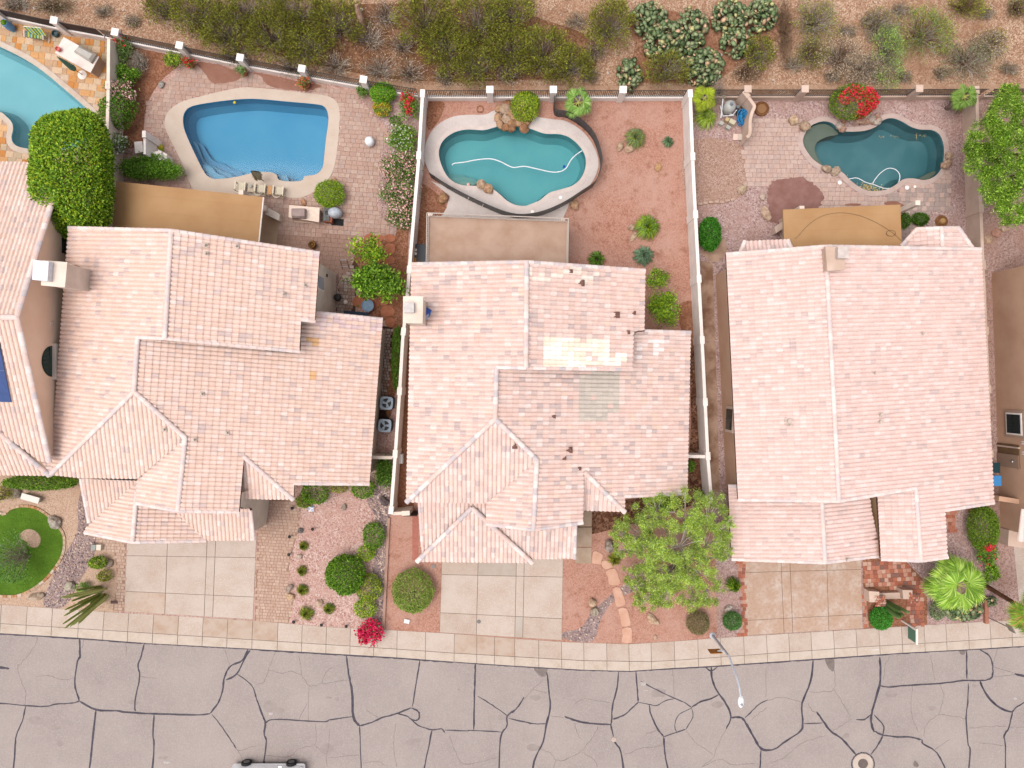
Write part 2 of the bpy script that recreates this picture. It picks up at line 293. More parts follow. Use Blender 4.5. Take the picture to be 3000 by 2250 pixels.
# ------------------------------------------------------------------ road with tar seams
ASPH = mat('asphalt', S(190, 174, 167), S(174, 158, 153), .22, .9, fine=S(204, 190, 184), fscale=16, bump=.2, bscale=70)
road = struct('road', holed('road', W2(road_t + [(9000, 1840), (9000, 6000), (-6000, 6000), (-6000, 1802)], -.1), [], -.1, ASPH))
TAR = mat('tar', S(66, 60, 72), S(96, 88, 97), 3, .7)
seams = []
def ribbon(pts, wpx, rng, jit=.3, z=-.1):
    q = smooth(pts, 4, False); q = [(x + rng.uniform(-1, 1) * jit * 2.2, y + rng.uniform(-1, 1) * jit * 2.2) for x, y in q]
    v = []; n = len(q)
    for i, (x, y) in enumerate(q):
        a = q[max(0, i - 1)]; b = q[min(n - 1, i + 1)]; dx, dy = b[0] - a[0], b[1] - a[1]; l = math.hypot(dx, dy) or 1
        w_ = wpx * .5 * (1 + rng.uniform(-jit, jit)) * (.45 if i in (0, n - 1) else 1)
        for s_ in (-1, 1): v.append(P(x - dy / l * w_ * s_, y + dx / l * w_ * s_, z))
    return v, [(2 * i, 2 * i + 1, 2 * i + 3, 2 * i + 2) for i in range(n - 1)]
rng = random.Random(5)
T5, T6, T7, T8 = (0, 1687), (750, 1687), (1500, 1687), (2250, 1687)
SE = [(T5, 16, [(685, 535), (690, 690), (670, 740), (645, 920), (685, 1080)]), (T5, 11, [(-60, 1095), (0, 1100), (350, 1130), (480, 1108), (620, 1100), (685, 1080)]),
      (T5, 15, [(685, 1080), (830, 1155), (1000, 1165), (1120, 1180), (1330, 1190), (1500, 1195), (1700, 1200), (1810, 1190)]), (T5, 16, [(830, 1155), (810, 1330), (780, 1600), (760, 1760)]),
      (T5, 13, [(1245, 580), (1220, 690), (1190, 780), (1205, 870), (1165, 1090), (1170, 1170)]), (T5, 15, [(1330, 1190), (1320, 1370), (1330, 1480), (1305, 1760)]),
      (T5, 15, [(1810, 1190), (1880, 1100), (1920, 1000), (1940, 870), (1990, 780), (2090, 730), (2140, 640)]), (T5, 15, [(1950, 900), (2040, 850), (2110, 720), (2160, 640)]),
      (T5, 11, [(2050, 850), (2170, 940), (2215, 1060)]), (T5, 11, [(1830, 1195), (1920, 1310), (2000, 1430), (2040, 1490)]), (T5, 13, [(225, 1120), (190, 1260), (140, 1380), (130, 1500), (110, 1760)]), (T5, 20, [(-40, 785), (20, 795), (80, 800)]),
      (T6, 15, [(0, 1050), (50, 1190), (80, 1270), (70, 1360), (90, 1430), (70, 1590), (60, 1740)]), (T6, 11, [(80, 1270), (150, 1240), (400, 1250), (590, 1258), (650, 1240), (840, 1215)]),
      (T6, 19, [(780, 690), (800, 850), (830, 1000), (840, 1215), (895, 1295)]), (T6, 10, [(895, 1295), (900, 1450), (912, 1760)]), (T6, 13, [(895, 1295), (1000, 1265), (1100, 1220), (1200, 1195), (1340, 1140)]),
      (T6, 13, [(1415, 730), (1385, 900), (1350, 1130)]), (T6, 14, [(1340, 1140), (1400, 1170), (1410, 1225), (1375, 1250), (1320, 1225)]), (T6, 11, [(1220, 1190), (1310, 1215), (1400, 1290), (1520, 1330), (1600, 1320), (1630, 1355)]),
      (T6, 13, [(1520, 1330), (1490, 1480), (1430, 1760)]), (T6, 14, [(1895, 760), (1890, 900), (1885, 1050), (1880, 1330)]), (T6, 9, [(1630, 1330), (1800, 1340), (1880, 1335), (2125, 1350)]),
      (T6, 9, [(1915, 1040), (2000, 1090), (2090, 1150), (2170, 1210)]), (T6, 13, [(2250, 1150), (2170, 1210), (2165, 1300), (2110, 1400), (2095, 1760)]),
      (T7, 16, [(300, 830), (320, 1000), (330, 1140), (300, 1270), (270, 1430), (190, 1600), (175, 1760)]), (T7, 11, [(-30, 1230), (100, 1260), (200, 1278), (290, 1278)]), (T7, 11, [(0, 1185), (60, 1120), (105, 1045)]),
      (T7, 17, [(455, 1215), (550, 1250), (680, 1275), (850, 1285)]), (T7, 12, [(920, 830), (905, 980), (870, 1110), (860, 1250), (855, 1290), (875, 1390)]), (T7, 16, [(880, 1430), (940, 1520), (970, 1760)]),
      (T7, 13, [(870, 1240), (960, 1205), (1040, 1140), (1090, 1090)]), (T7, 13, [(1068, 825), (1080, 960), (1090, 1090)]), (T7, 8, [(1090, 1090), (1180, 1110), (1250, 1120), (1320, 1080), (1400, 1060)]),
      (T7, 9, [(1110, 910), (1250, 985), (1400, 1055), (1480, 1090), (1550, 1135)]), (T7, 14, [(1550, 1135), (1630, 1085), (1720, 1060), (1785, 1025)]), (T7, 16, [(1720, 785), (1730, 900), (1780, 1010), (1850, 1110), (1890, 1215), (1850, 1320)]),
      (T7, 12, [(1670, 790), (1720, 820), (1770, 790)]), (T7, 13, [(1185, 1115), (1200, 1200), (1250, 1310), (1310, 1390)]), (T7, 14, [(1310, 1390), (1320, 1520), (1360, 1760)]), (T7, 11, [(1310, 1390), (1420, 1350), (1500, 1325)]),
      (T7, 7, [(1500, 1325), (1560, 1220), (1550, 1140)]), (T7, 7, [(1550, 1140), (1440, 1200), (1405, 1290), (1420, 1345)]), (T7, 19, [(1890, 1225), (1980, 1225), (2030, 1290), (2080, 1380), (2150, 1490), (2230, 1505)]),
      (T7, 15, [(2150, 1490), (2135, 1760)]), (T7, 9, [(2010, 1225), (2060, 1180), (2130, 1110), (2210, 1070)]),
      (T8, 15, [(390, 730), (365, 920), (295, 1100), (300, 1270), (280, 1340), (150, 1430), (60, 1495), (0, 1505)]), (T8, 9, [(310, 1275), (470, 1270)]), (T8, 17, [(420, 1175), (480, 1260), (540, 1340), (640, 1410), (760, 1545)]),
      (T8, 19, [(965, 700), (970, 900), (930, 1060), (895, 1190), (890, 1260), (915, 1350)]), (T8, 11, [(915, 1200), (980, 1270), (1000, 1310), (990, 1380)]), (T8, 15, [(920, 1340), (990, 1375), (1120, 1390), (1220, 1390), (1320, 1415)]),
      (T8, 13, [(990, 1380), (950, 1460), (890, 1540)]), (T8, 13, [(1330, 1410), (1340, 1450), (1440, 1510), (1500, 1600), (1570, 1760)]),
      (T8, 13, [(970, 950), (1040, 960), (1200, 945), (1480, 930), (1680, 905), (1830, 905), (1900, 895), (1935, 870), (1940, 780), (1910, 690), (1830, 640)]), (T8, 15, [(1715, 645), (1715, 890)]),
      (T8, 17, [(1830, 910), (1870, 1000), (1930, 1080), (2020, 1150), (2110, 1175)]), (T8, 13, [(2110, 1175), (2150, 1130), (2260, 1070)]), (T8, 13, [(2110, 1175), (2080, 1310), (2040, 1380), (2050, 1480), (2050, 1760)]),
      (T8, 11, [(1730, 930), (1725, 1100), (1710, 1220), (1725, 1440), (1745, 1510), (1725, 1760)]), (T8, 18, [(2130, 845), (2260, 880)]), (T8, 11, [(760, 1240), (830, 1240), (890, 1195)]),
      (T8, 10, [(820 + 98 * math.cos(a), 1625 + 98 * math.sin(a)) for a in np.linspace(0, 6.3, 24)])]
for i, (o, wd, pts) in enumerate(SE):
    v, f = ribbon(K(*o, pts), wd / 2.9467 * .98, rng, .3, -.0965 + i * .00006)
    part(road, 'tar_seam', mkmesh('tar_seam', v, f, TAR))
for x0, x1, w_ in ((-300, 420, 5), (420, 760, 3), (750, 1330, 5.5), (1330, 1900, 3.2), (1900, 2500, 4.6), (2480, 3300, 3.6)):
    v, f = ribbon([(x, yr(x) + 1.5) for x in np.linspace(x0, x1, 16)], w_, rng, .3, -.0915 + x0 * 1e-7)
    part(road, 'tar_seam', mkmesh('tar_seam', v, f, TAR))
FN = [(T5, [(320, 530), (300, 610), (180, 760), (150, 780), (180, 900), (220, 1000), (215, 1110)]), (T5, [(300, 865), (440, 865), (520, 895), (640, 885)]), (T5, [(1215, 875), (1350, 885)]), (T5, [(2040, 1490), (2110, 1610)]), (T5, [(720, 550), (715, 610), (690, 620)]), (T5, [(2050, 1510), (2210, 1470)]), (T5, [(1090, 580), (1092, 690)]), (T5, [(1940, 640), (1975, 740), (1970, 800)]),
      (T6, [(165, 650), (110, 810), (70, 910), (0, 940)]), (T6, [(110, 810), (220, 840), (300, 820), (390, 845), (370, 690)]), (T6, [(390, 845), (460, 945), (560, 930), (600, 840), (670, 780)]), (T6, [(560, 930), (790, 900)]), (T6, [(460, 945), (450, 1250)]), (T6, [(440, 1100), (370, 1240)]), (T6, [(510, 1280), (510, 1450), (370, 1490), (290, 1560), (80, 1550)]), (T6, [(510, 1460), (610, 1530), (640, 1320)]), (T6, [(610, 1530), (615, 1650)]), (T6, [(620, 1575), (890, 1545)]), (T6, [(1210, 1280), (1190, 1450), (1215, 1650)]), (T6, [(1670, 1380), (1720, 1520), (1790, 1620), (1950, 1600), (2080, 1570)]), (T6, [(920, 1620), (1050, 1600), (1110, 1640)]), (T6, [(950, 1150), (1050, 1220)]),
      (T7, [(265, 900), (190, 970), (105, 1070)]), (T7, [(190, 980), (300, 1010)]), (T7, [(540, 1110), (640, 1065), (860, 1100)]), (T7, [(335, 1210), (450, 1225)]), (T7, [(1390, 810), (1400, 1050)]), (T7, [(540, 1270), (560, 1350), (600, 1410)]), (T7, [(745, 1300), (690, 1400), (600, 1510), (480, 1580), (380, 1590), (330, 1530), (250, 1500)]), (T7, [(975, 1545), (1110, 1490), (1280, 1470)]), (T7, [(600, 1520), (700, 1580), (740, 1650)]), (T7, [(1500, 1340), (1600, 1450), (1730, 1540)]), (T7, [(1850, 1320), (1770, 1480), (1740, 1560), (1640, 1650)]), (T7, [(2195, 800), (2190, 1050)]), (T7, [(380, 1590), (360, 1655)]), (T7, [(1160, 1365), (1260, 1330)]), (T7, [(1640, 1650), (1800, 1580), (1900, 1630), (2100, 1620)]), (T7, [(2070, 1240), (2140, 1180), (2200, 1140)]),
      (T8, [(570, 780), (570, 975), (460, 1000), (360, 1000)]), (T8, [(570, 980), (640, 1090), (710, 1210)]), (T8, [(345, 1100), (380, 1165), (420, 1175)]), (T8, [(720, 1240), (640, 1290), (560, 1340)]), (T8, [(1405, 680), (1440, 910)]), (T8, [(1485, 940), (1515, 1030), (1470, 1190), (1380, 1270), (1340, 1390)]), (T8, [(1245, 950), (1240, 1200), (1300, 1350)]), (T8, [(1470, 1195), (1640, 1215), (1700, 1240)]), (T8, [(1730, 1315), (1900, 1300), (2050, 1300)]), (T8, [(1440, 1500), (1570, 1410)]), (T8, [(0, 1075), (120, 1050), (290, 1090)]), (T8, [(1955, 870), (2130, 850)]), (T8, [(1950, 790), (2120, 840)]), (T8, [(1980, 630), (1940, 760)]), (T8, [(1050, 700), (1010, 780), (1000, 900)]), (T8, [(500, 1380), (300, 1440), (150, 1560), (20, 1620)]), (T8, [(2080, 1310), (2210, 1308)]), (T8, [(1820, 1440), (2030, 1470)])]
b = B()
for i, (o, pts) in enumerate(FN):
    q = K(*o, pts)
    for _ in range(1):
        d = smooth(q, 5, False); d = [(x + rng.uniform(-1.6, 1.6), y + rng.uniform(-1.6, 1.6)) for x, y in d]
        v, f = ribbon(d, 1.25, rng, .25, -.0985 + i * .00002); b.add(v, f)
part(road, 'hairline_crack', b.me('hairline_crack', mat('crack', S(128, 112, 108), S(160, 144, 138), 2)), kind='stuff')
for pts in (K(1500, 1687, [(190, 800), (300, 800), (290, 870), (240, 868)]), K(2250, 1687, [(500, 712), (570, 712), (580, 780), (565, 830), (520, 790)]), K(2250, 1687, [(1275, 1600), (1310, 1640), (1290, 1660), (1262, 1640)]), K(2250, 1687, [(1660, 650), (1715, 650), (1700, 685), (1670, 680)])):
    part(road, 'oil_stain', stain('oil_stain', pts, -.0962, mat('oil', S(128, 112, 106), S(150, 134, 128), 6, .5), 3))
for x, y, w_, h_ in ((1545, 1942, 7, 3), (1885, 2004, 8, 6), (1892, 2023, 6, 2), (489, 2235, 11, 4), (793, 2091, 7, 4), (2975, 2047, 5, 4), (2100, 1884, 3, 3)):
    part(road, 'paint_mark', mkmesh('paint_mark', [P(x - w_, y - h_, -.09), P(x - w_ * .7, y + h_, -.09), P(x + w_, y + h_ * .6, -.09), P(x + w_ * .8, y - h_ * .7, -.09)], [(0, 1, 2, 3)], mat('road_paint', S(222, 212, 206), S(190, 176, 170), 12)))

OILB = mat('oil_faint', S(168, 152, 146), S(182, 166, 160), 3, .7); ro = random.Random(17)
for k in range(26):
    x, y = ro.uniform(20, 2980), ro.uniform(2000, 2240); a = ro.uniform(4, 26); b_ = a * ro.uniform(.3, .8)
    if y < yr(x) + 30: continue
    part(road, 'oil_stain', stain('oil_stain', [(x + a * math.cos(t) * ro.uniform(.6, 1.1), y + b_ * math.sin(t) * ro.uniform(.6, 1.1)) for t in np.linspace(0, 6.28, 9)[:-1]], -.0992 + k * 1e-5, OILB, k))
# ------------------------------------------------------------------ sidewalk slabs and rolled kerb
joints = [5, 81, 155, 233, 306, 378, 451, 524, 596, 668, 741, 815, 886, 957, 1027, 1096, 1164, 1247, 1331, 1397, 1449, 1508, 1578, 1645, 1710, 1777, 1842, 1907, 1975, 2044, 2110, 2178, 2245, 2310, 2375, 2441, 2507, 2574, 2640, 2706, 2770, 2835, 2899, 2962, 3026]
joints = [5 - 74 * i for i in range(5, 0, -1)] + joints + [3026 + 65 * i for i in range(1, 6)]
walk = struct('sidewalk', holed('sidewalk', W2([(x, yt(x)) for x in np.linspace(-360, 3340, 60)] + [(x, yb(x)) for x in np.linspace(3340, -360, 60)]), [], .0, mat('joint', S(150, 130, 118))))
kerb = struct('kerb', mkmesh('kerb', *(lambda X: ([P(x, yb(x), -.002) for x in X] + [P(x, yr(x) + 1, -.115) for x in X], [(i, len(X) + i, len(X) + i + 1, i + 1) for i in range(len(X) - 1)]))(list(np.linspace(-360, 3340, 60))), mat('joint_b', S(150, 130, 118))))
CURB = mat('kerb_concrete', S(226, 206, 190), S(206, 182, 162), 1.2, .9, fine=S(234, 216, 202), fscale=14, lo=.42, hi=.7)
STAINC = mat('stained_concrete', S(216, 192, 174), S(196, 160, 134), 1.1, .9, lo=.45, hi=.75)
SLAB = [CONC, mat('concrete_b', S(220, 198, 182), S(205, 178, 160), .9, .9, fine=S(228, 210, 196), fscale=14), mat('concrete_c', S(228, 208, 194), S(214, 188, 170), .6, .9, fine=S(234, 218, 206), fscale=14)]
for i, (a, c) in enumerate(zip(joints, joints[1:])):
    g = .7; SK = lambda x: -4 + 7.5 * max(0, min(1, (x - 300) / 2200)); ska, skc = SK(a), SK(c)
    q = [(a + g, yt(a + g)), (c - g, yt(c - g)), (c - g + skc, yb(c) - g), (a + g + ska, yb(a) - g)]
    m = STAINC if (451 <= a <= 668 and rng.random() < .6) or a in (741, 1331, 1397, 1449) else rng.choice(SLAB)
    part(walk, 'paving_slab', B().prism(W2(q), -.02, .022 + rng.uniform(-.003, .003)).me('paving_slab', m))
    X = [a + g + ska, c - g + skc]; X2 = [a + g + ska * 1.4, c - g + skc * 1.4]; v = []
    for k, z in ((0.02, .022), (.35, .012), (.75, -.05), (1, -.088)):
        for xa, xb in zip(X, X2):
            x = xa + (xb - xa) * k; v.append(P(x, yb(x) + (yr(x) - yb(x)) * k + (g if k < .1 else 0), z))
    v += [P(X2[0], yr(X2[0]), -.13), P(X2[1], yr(X2[1]), -.13)]
    part(kerb, 'kerb_block', mkmesh('kerb_block', v, [(2 * j, 2 * j + 2, 2 * j + 3, 2 * j + 1) for j in range(4)], CURB))
part(kerb, 'number_plate', mkmesh('number_plate', [P(2556, 1898, .016), P(2575, 1897, .016), P(2574, 1905, -.005), P(2554, 1905, -.005)], [(0, 3, 2, 1)], mat('plate', S(245, 240, 236))))

# ------------------------------------------------------------------ driveways: slabs between joints
def lerp(a, b, t): return (a[0] + (b[0] - a[0]) * t, a[1] + (b[1] - a[1]) * t)
def driveway(name, tl, tr, br, bl, us, vs_, mats, z=.02):
    base = struct(name, holed(name, W2([tl, tr, br, bl]), [], .006, mat(name + '_joint', S(140, 118, 106))))
    us = [0] + us + [1]; vs_ = [0] + vs_ + [1]
    def pt(u, v): return lerp(lerp(tl, tr, u), lerp(bl, br, u), v)
    for j in range(len(vs_) - 1):
        for i in range(len(us) - 1):
            eu, ev = .0022, .003
            q = [pt(us[i] + eu, vs_[j] + ev), pt(us[i + 1] - eu, vs_[j] + ev), pt(us[i + 1] - eu, vs_[j + 1] - ev), pt(us[i] + eu, vs_[j + 1] - ev)]
            part(base, 'driveway_slab', B().prism(W2(q), 0, z + rng.uniform(-.003, .003)).me('driveway_slab', rng.choice(mats)))
    return base
RUST = mat('rusty_concrete', S(222, 198, 180), S(206, 170, 146), .8, .9, lo=.42, hi=.65, fine=S(226, 206, 190), fscale=10)
BROWNC = mat('browned_concrete', S(212, 178, 155), S(230, 208, 194), 1.1, .85, lo=.45, hi=.68, fine=S(202, 164, 140), fscale=5, detail=8)
driveway('driveway', (372, 1570), (752, 1570), (742, 1815), (364, 1792), [.315, .62, .686], [.26, .73], [RUST, CONC, SLAB[2]])
driveway('driveway', (1295, 1620), (1650, 1622), (1646, 1876), (1288, 1853), [.3, .615, .68], [.27, .75], [SLAB[1], SLAB[2], mat('grey_drive', S(214, 200, 188), S(204, 184, 168), .8, .9)])
driveway('driveway', (2174, 1628), (2522, 1622), (2527, 1841), (2186, 1862), [.325, .4, .71], [.21, .81], [BROWNC])
for x, y, r in ((1403, 1821, 5.5),):
    o = part(None, 'drain_cover', B().lathe([(.13, 0), (.13, .015), (.02, .018)], 14, tuple(P(x, y, .02))).me('drain_cover', mat('steel', S(130, 128, 126), rough=.5))); tag(o, 'small round grey metal cover set in the middle driveway near the sidewalk', 'drain cover')

# ------------------------------------------------------------------ pavers
def pave(parent, poly, excl, ang, unit, pal, z0, z1, name='paver', nind=300, gap=.012, seed=1, sizes=((1, 1), (1.5, 1), (1, 1), (1.5, 1)), cpx=None, dark=None, jitter=.0):
    rg = random.Random(seed); pl = W2(poly); ex = [e for e in excl]
    ca, sa = math.cos(ang), math.sin(ang); to = lambda u, v: (u * ca - v * sa, u * sa + v * ca)
    us = [(x * ca + y * sa, -x * sa + y * ca) for x, y in pl]; u0, u1 = min(u for u, v in us), max(u for u, v in us); v0, v1 = min(v for u, v in us), max(v for u, v in us)
    cells = []; v = v0
    while v < v1:
        u = u0 - rg.random() * unit
        hh = unit
        while u < u1:
            sw, sh = rg.choice(sizes); ww = unit * sw
            c = to(u + ww / 2, v + hh / 2)
            if inside(c, pl) and not any(inside(c, e) for e in ex): cells.append((c, ww - gap, hh - gap))
            u += ww
        v += hh
    cx, cy = W2([cpx])[0] if cpx else (sum(p[0] for p in pl) / len(pl), sum(p[1] for p in pl) / len(pl))
    cells.sort(key=lambda q: (q[0][0] - cx) ** 2 + (q[0][1] - cy) ** 2)
    pal = [tuple(q * 1.13 for q in c) for c in pal]
    if parent.data is None or not len(parent.data.polygons):
        fb = B()
        for c, w_, h_ in cells: fb.add([(*[a + b_ for a, b_ in zip(c, to(x * (w_ + gap) / 2, y * (h_ + gap) / 2))], z0 - .001) for x, y in ((-1, -1), (1, -1), (1, 1), (-1, 1))], [(0, 1, 2, 3)])
        me_ = parent.data; me_.from_pydata(fb.v, [], fb.f); me_.update()
    cache = {}; bb = B(); M0 = Matrix.Rotation(ang, 4, 'Z')
    for i, (c, w_, h_) in enumerate(cells):
        k = rg.randrange(len(pal)); px = PX((c[0], c[1], 0)); col = pal[k]
        dk = dark and dark(px)
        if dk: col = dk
        if i < nind:
            key = (round(w_, 3), round(h_, 3), col)
            if key not in cache:
                d = .006; t = [(-w_ / 2, -h_ / 2, 0), (w_ / 2, -h_ / 2, 0), (w_ / 2, h_ / 2, 0), (-w_ / 2, h_ / 2, 0)]
                v_ = t + [(x, y, z1 - z0 - d) for x, y, _ in t] + [(x - math.copysign(d * 1.3, x), y - math.copysign(d * 1.3, y), z1 - z0) for x, y, _ in t]
                f_ = [(j, (j + 1) % 4, 4 + (j + 1) % 4, 4 + j) for j in range(4)] + [(4 + j, 4 + (j + 1) % 4, 8 + (j + 1) % 4, 8 + j) for j in range(4)] + [(8, 9, 10, 11)]
                cache[key] = mkmesh(name, v_, f_, PAVE, [col] * len(f_))
            part(parent, name, cache[key], Matrix.Translation((c[0], c[1], z0 + rg.uniform(-.003, .003))) @ M0 @ Matrix.Rotation(rg.uniform(-jitter, jitter), 4, 'Z'))
        else: bb.box((c[0], c[1], (z0 + z1) / 2), (w_, h_, z1 - z0 + rg.uniform(-.004, .004)), ang, col)
    if bb.v: part(parent, name + '_field', bb.me(name + '_field', PAVE, True), kind='stuff')
    return len(cells)
JOINT = mat('joint_sand', S(150, 112, 98))
patio1 = [(548, 194), (700, 212), (750, 218), (1045, 268), (1065, 300), (1090, 345), (1130, 385), (1112, 450), (1108, 600), (1155, 690), (1045, 692), (1030, 780), (1000, 800), (985, 850), (930, 850), (860, 745), (800, 720), (770, 640), (620, 610), (500, 520), (445, 410), (430, 360), (437, 300), (505, 230)]
pb = struct('patio', mkmesh('patio', [], [], JOINT))
d1 = W2(deck1)
PK = [S(204, 171, 156), S(208, 176, 160), S(199, 164, 149), S(211, 181, 166), S(204, 168, 152), S(201, 172, 159)]
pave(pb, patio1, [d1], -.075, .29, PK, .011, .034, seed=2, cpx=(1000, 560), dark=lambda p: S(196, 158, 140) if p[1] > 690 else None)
for nm, pts, sd in (('damp_stain', [(575, 182), (640, 190), (705, 214), (712, 226), (680, 240), (640, 246), (622, 242), (600, 215)], 4), ('damp_stain', [(745, 214), (800, 222), (880, 240), (940, 250), (900, 268), (840, 262), (790, 252), (765, 225)], 5)):
    part(pb, nm, stain(nm, pts, .0385, STAIN, sd))
# side yard cobbles of the same house
pb2 = struct('side_path', holed('side_path', W2([(1122, 955), (1158, 960), (1140, 1240), (1100, 1240)]), [], .0085, mat('side_joint', S(70, 48, 38))))
pave(pb2, [(1116, 958), (1150, 962), (1134, 1200), (1098, 1200)], [], -.075, .2, [S(196, 168, 154), S(176, 144, 128), S(206, 184, 172)], .009, .03, 'cobble', 300, .03, 3, ((1, 1), (1.2, 1), (.9, 1)))
pb3 = struct('side_path', holed('side_path', W2([(985, 860), (1040, 760), (1050, 780), (1040, 930), (1110, 935), (1112, 960), (985, 960)]), [], .0095, mat('side_joint_b', S(96, 66, 52))))
pave(pb3, [(985, 860), (1028, 770), (1042, 780), (1034, 925), (1110, 930), (1112, 958), (985, 950)], [], -.075, .22, [S(196, 168, 154), S(180, 148, 132), S(206, 184, 172)], .01, .03, 'cobble', 300, .022, 31, ((1, 1), (1.3, 1)))
# front pavers of the west house: small brick pattern
FJ = mat('front_joint', S(176, 138, 118))
fp = struct('front_paving', holed('front_paving', W2([(752, 1462), (885, 1466), (872, 1560), (850, 1640), (842, 1700), (860, 1760), (845, yt(845)), (746, yt(746)), (754, 1570)]), [], .0075, FJ))
pave(fp, [(752, 1462), (885, 1466), (872, 1560), (850, 1640), (842, 1700), (860, 1760), (845, yt(845) - 2), (748, yt(748) - 2), (755, 1570)], [], -.06, .2, [S(212, 178, 158), S(206, 170, 150), S(218, 186, 166), S(208, 174, 156)], .008, .024, 'paver', 0, .02, 5, ((1, 1), (1.6, 1), (1.2, 1)))
fp2 = struct('front_paving', holed('front_paving', W2([(280, 1572), (371, 1575), (363, 1791), (330, 1788), (345, 1700), (335, 1620), (290, 1610)]), [], .0076, FJ))
pave(fp2, [(280, 1572), (371, 1575), (363, 1789), (330, 1787), (345, 1700), (335, 1620), (290, 1610)], [], -.06, .2, [S(212, 180, 160), S(206, 172, 152), S(218, 188, 168)], .008, .024, 'paver', 0, .02, 6, ((1, 1), (1.6, 1), (1.2, 1)))
# patio of the east house
patio3 = [(2177, 348), (2345, 346), (2360, 380), (2700, 540), (2779, 500), (2782, 618), (2700, 628), (2660, 760), (2290, 760), (2262, 600), (2262, 545), (2181, 540)]
pc = struct('patio', mkmesh('patio', [], [], mat('joint_c', S(150, 124, 112))))
PL = [S(215, 185, 172), S(211, 179, 166), S(218, 190, 178), S(209, 181, 170), S(217, 186, 172)]
pave(pc, patio3, [cop3], -.01, .3, PL, .011, .034, seed=4, cpx=(2300, 480), dark=lambda p: (S(198, 176, 168) if p[0] > 2600 and p[1] > 545 and (int(p[0] + p[1]) % 3) else None))
part(pc, 'damp_stain', stain('damp_stain', [(2250, 560), (2262, 532), (2310, 522), (2345, 518), (2385, 540), (2410, 570), (2405, 600), (2380, 615), (2330, 618), (2300, 640), (2285, 655), (2255, 650), (2250, 610)], .0385, mat('rust_stain', S(150, 102, 90), S(168, 122, 112), 1.6, .5), 8))
for pts in ([(2590, 598), (2600, 591), (2625, 590), (2640, 597), (2655, 608), (2650, 625), (2632, 620)], [(2475, 599), (2495, 596), (2520, 598), (2515, 603), (2480, 603)]):
    part(pc, 'damp_stain', stain('damp_stain', pts, .0386, STAIN, 9))
# brick paving in front of the east house: tile grid in reds
bp = [(2528, 1642), (2645, 1645), (2712, 1712), (2712, 1760), (2704, 1830), (2712, 1836), (2664, 1838), (2660, 1760), (2600, 1720), (2533, 1720)]
bpo = struct('brick_paving', holed('brick_paving', W2([(2526, 1636), (2650, 1640), (2716, 1710), (2716, 1830), (2530, 1842)]), [], .0078, BROWN))
RB = [S(186, 112, 88), S(206, 136, 112), S(168, 104, 88), S(222, 180, 160), S(150, 110, 100), S(196, 120, 94), S(214, 160, 138)]
pave(bpo, bp, [], .05, .28, RB, .008, .026, 'brick', 300, .02, 8, ((1, 1),))
for pts, sd in (([(2156, 1640), (2184, 1640), (2186, 1860), (2160, yt(2160)), (2172, 1840), (2170, 1700)], 21), ([(2527, 1740), (2536, 1740), (2545, 1838), (2531, 1839)], 22), ([(2768, 1480), (2800, 1490), (2800, 1560), (2775, 1560)], 23), ([(2832, 1482), (2856, 1480), (2858, 1500), (2834, 1503)], 24)):
    o = struct('brick_edging', holed('brick_edging', W2(pts), [], .0079, mat('mortar_b', S(200, 160, 142))))
    pave(o, pts, [], .05, .24, RB[:3] + RB[5:], .008, .028, 'brick', 200, .018, sd, ((1, 1),))

# ------------------------------------------------------------------ flagstone patio of the west neighbour
fl = [(-120, 35), (0, 56), (163, 94), (312, 122), (314, 300), (310, 480), (200, 500), (-120, 500)]
flo = struct('flagstone_patio', mkmesh('flagstone_patio', [], [], mat('flag_mortar', S(222, 196, 168))))
FLC = [S(232, 176, 120), S(236, 204, 172), S(226, 160, 96), S(228, 200, 176), S(216, 176, 140), S(238, 190, 140), S(214, 190, 160), S(220, 150, 84)]
pave(flo, fl, [inset(W2(pool0), -.38)], -.12, .42, FLC, .010, .03, 'flagstone', 300, .012, 12, ((1, 1), (1.6, 1), (.7, 1), (1.3, 1)))

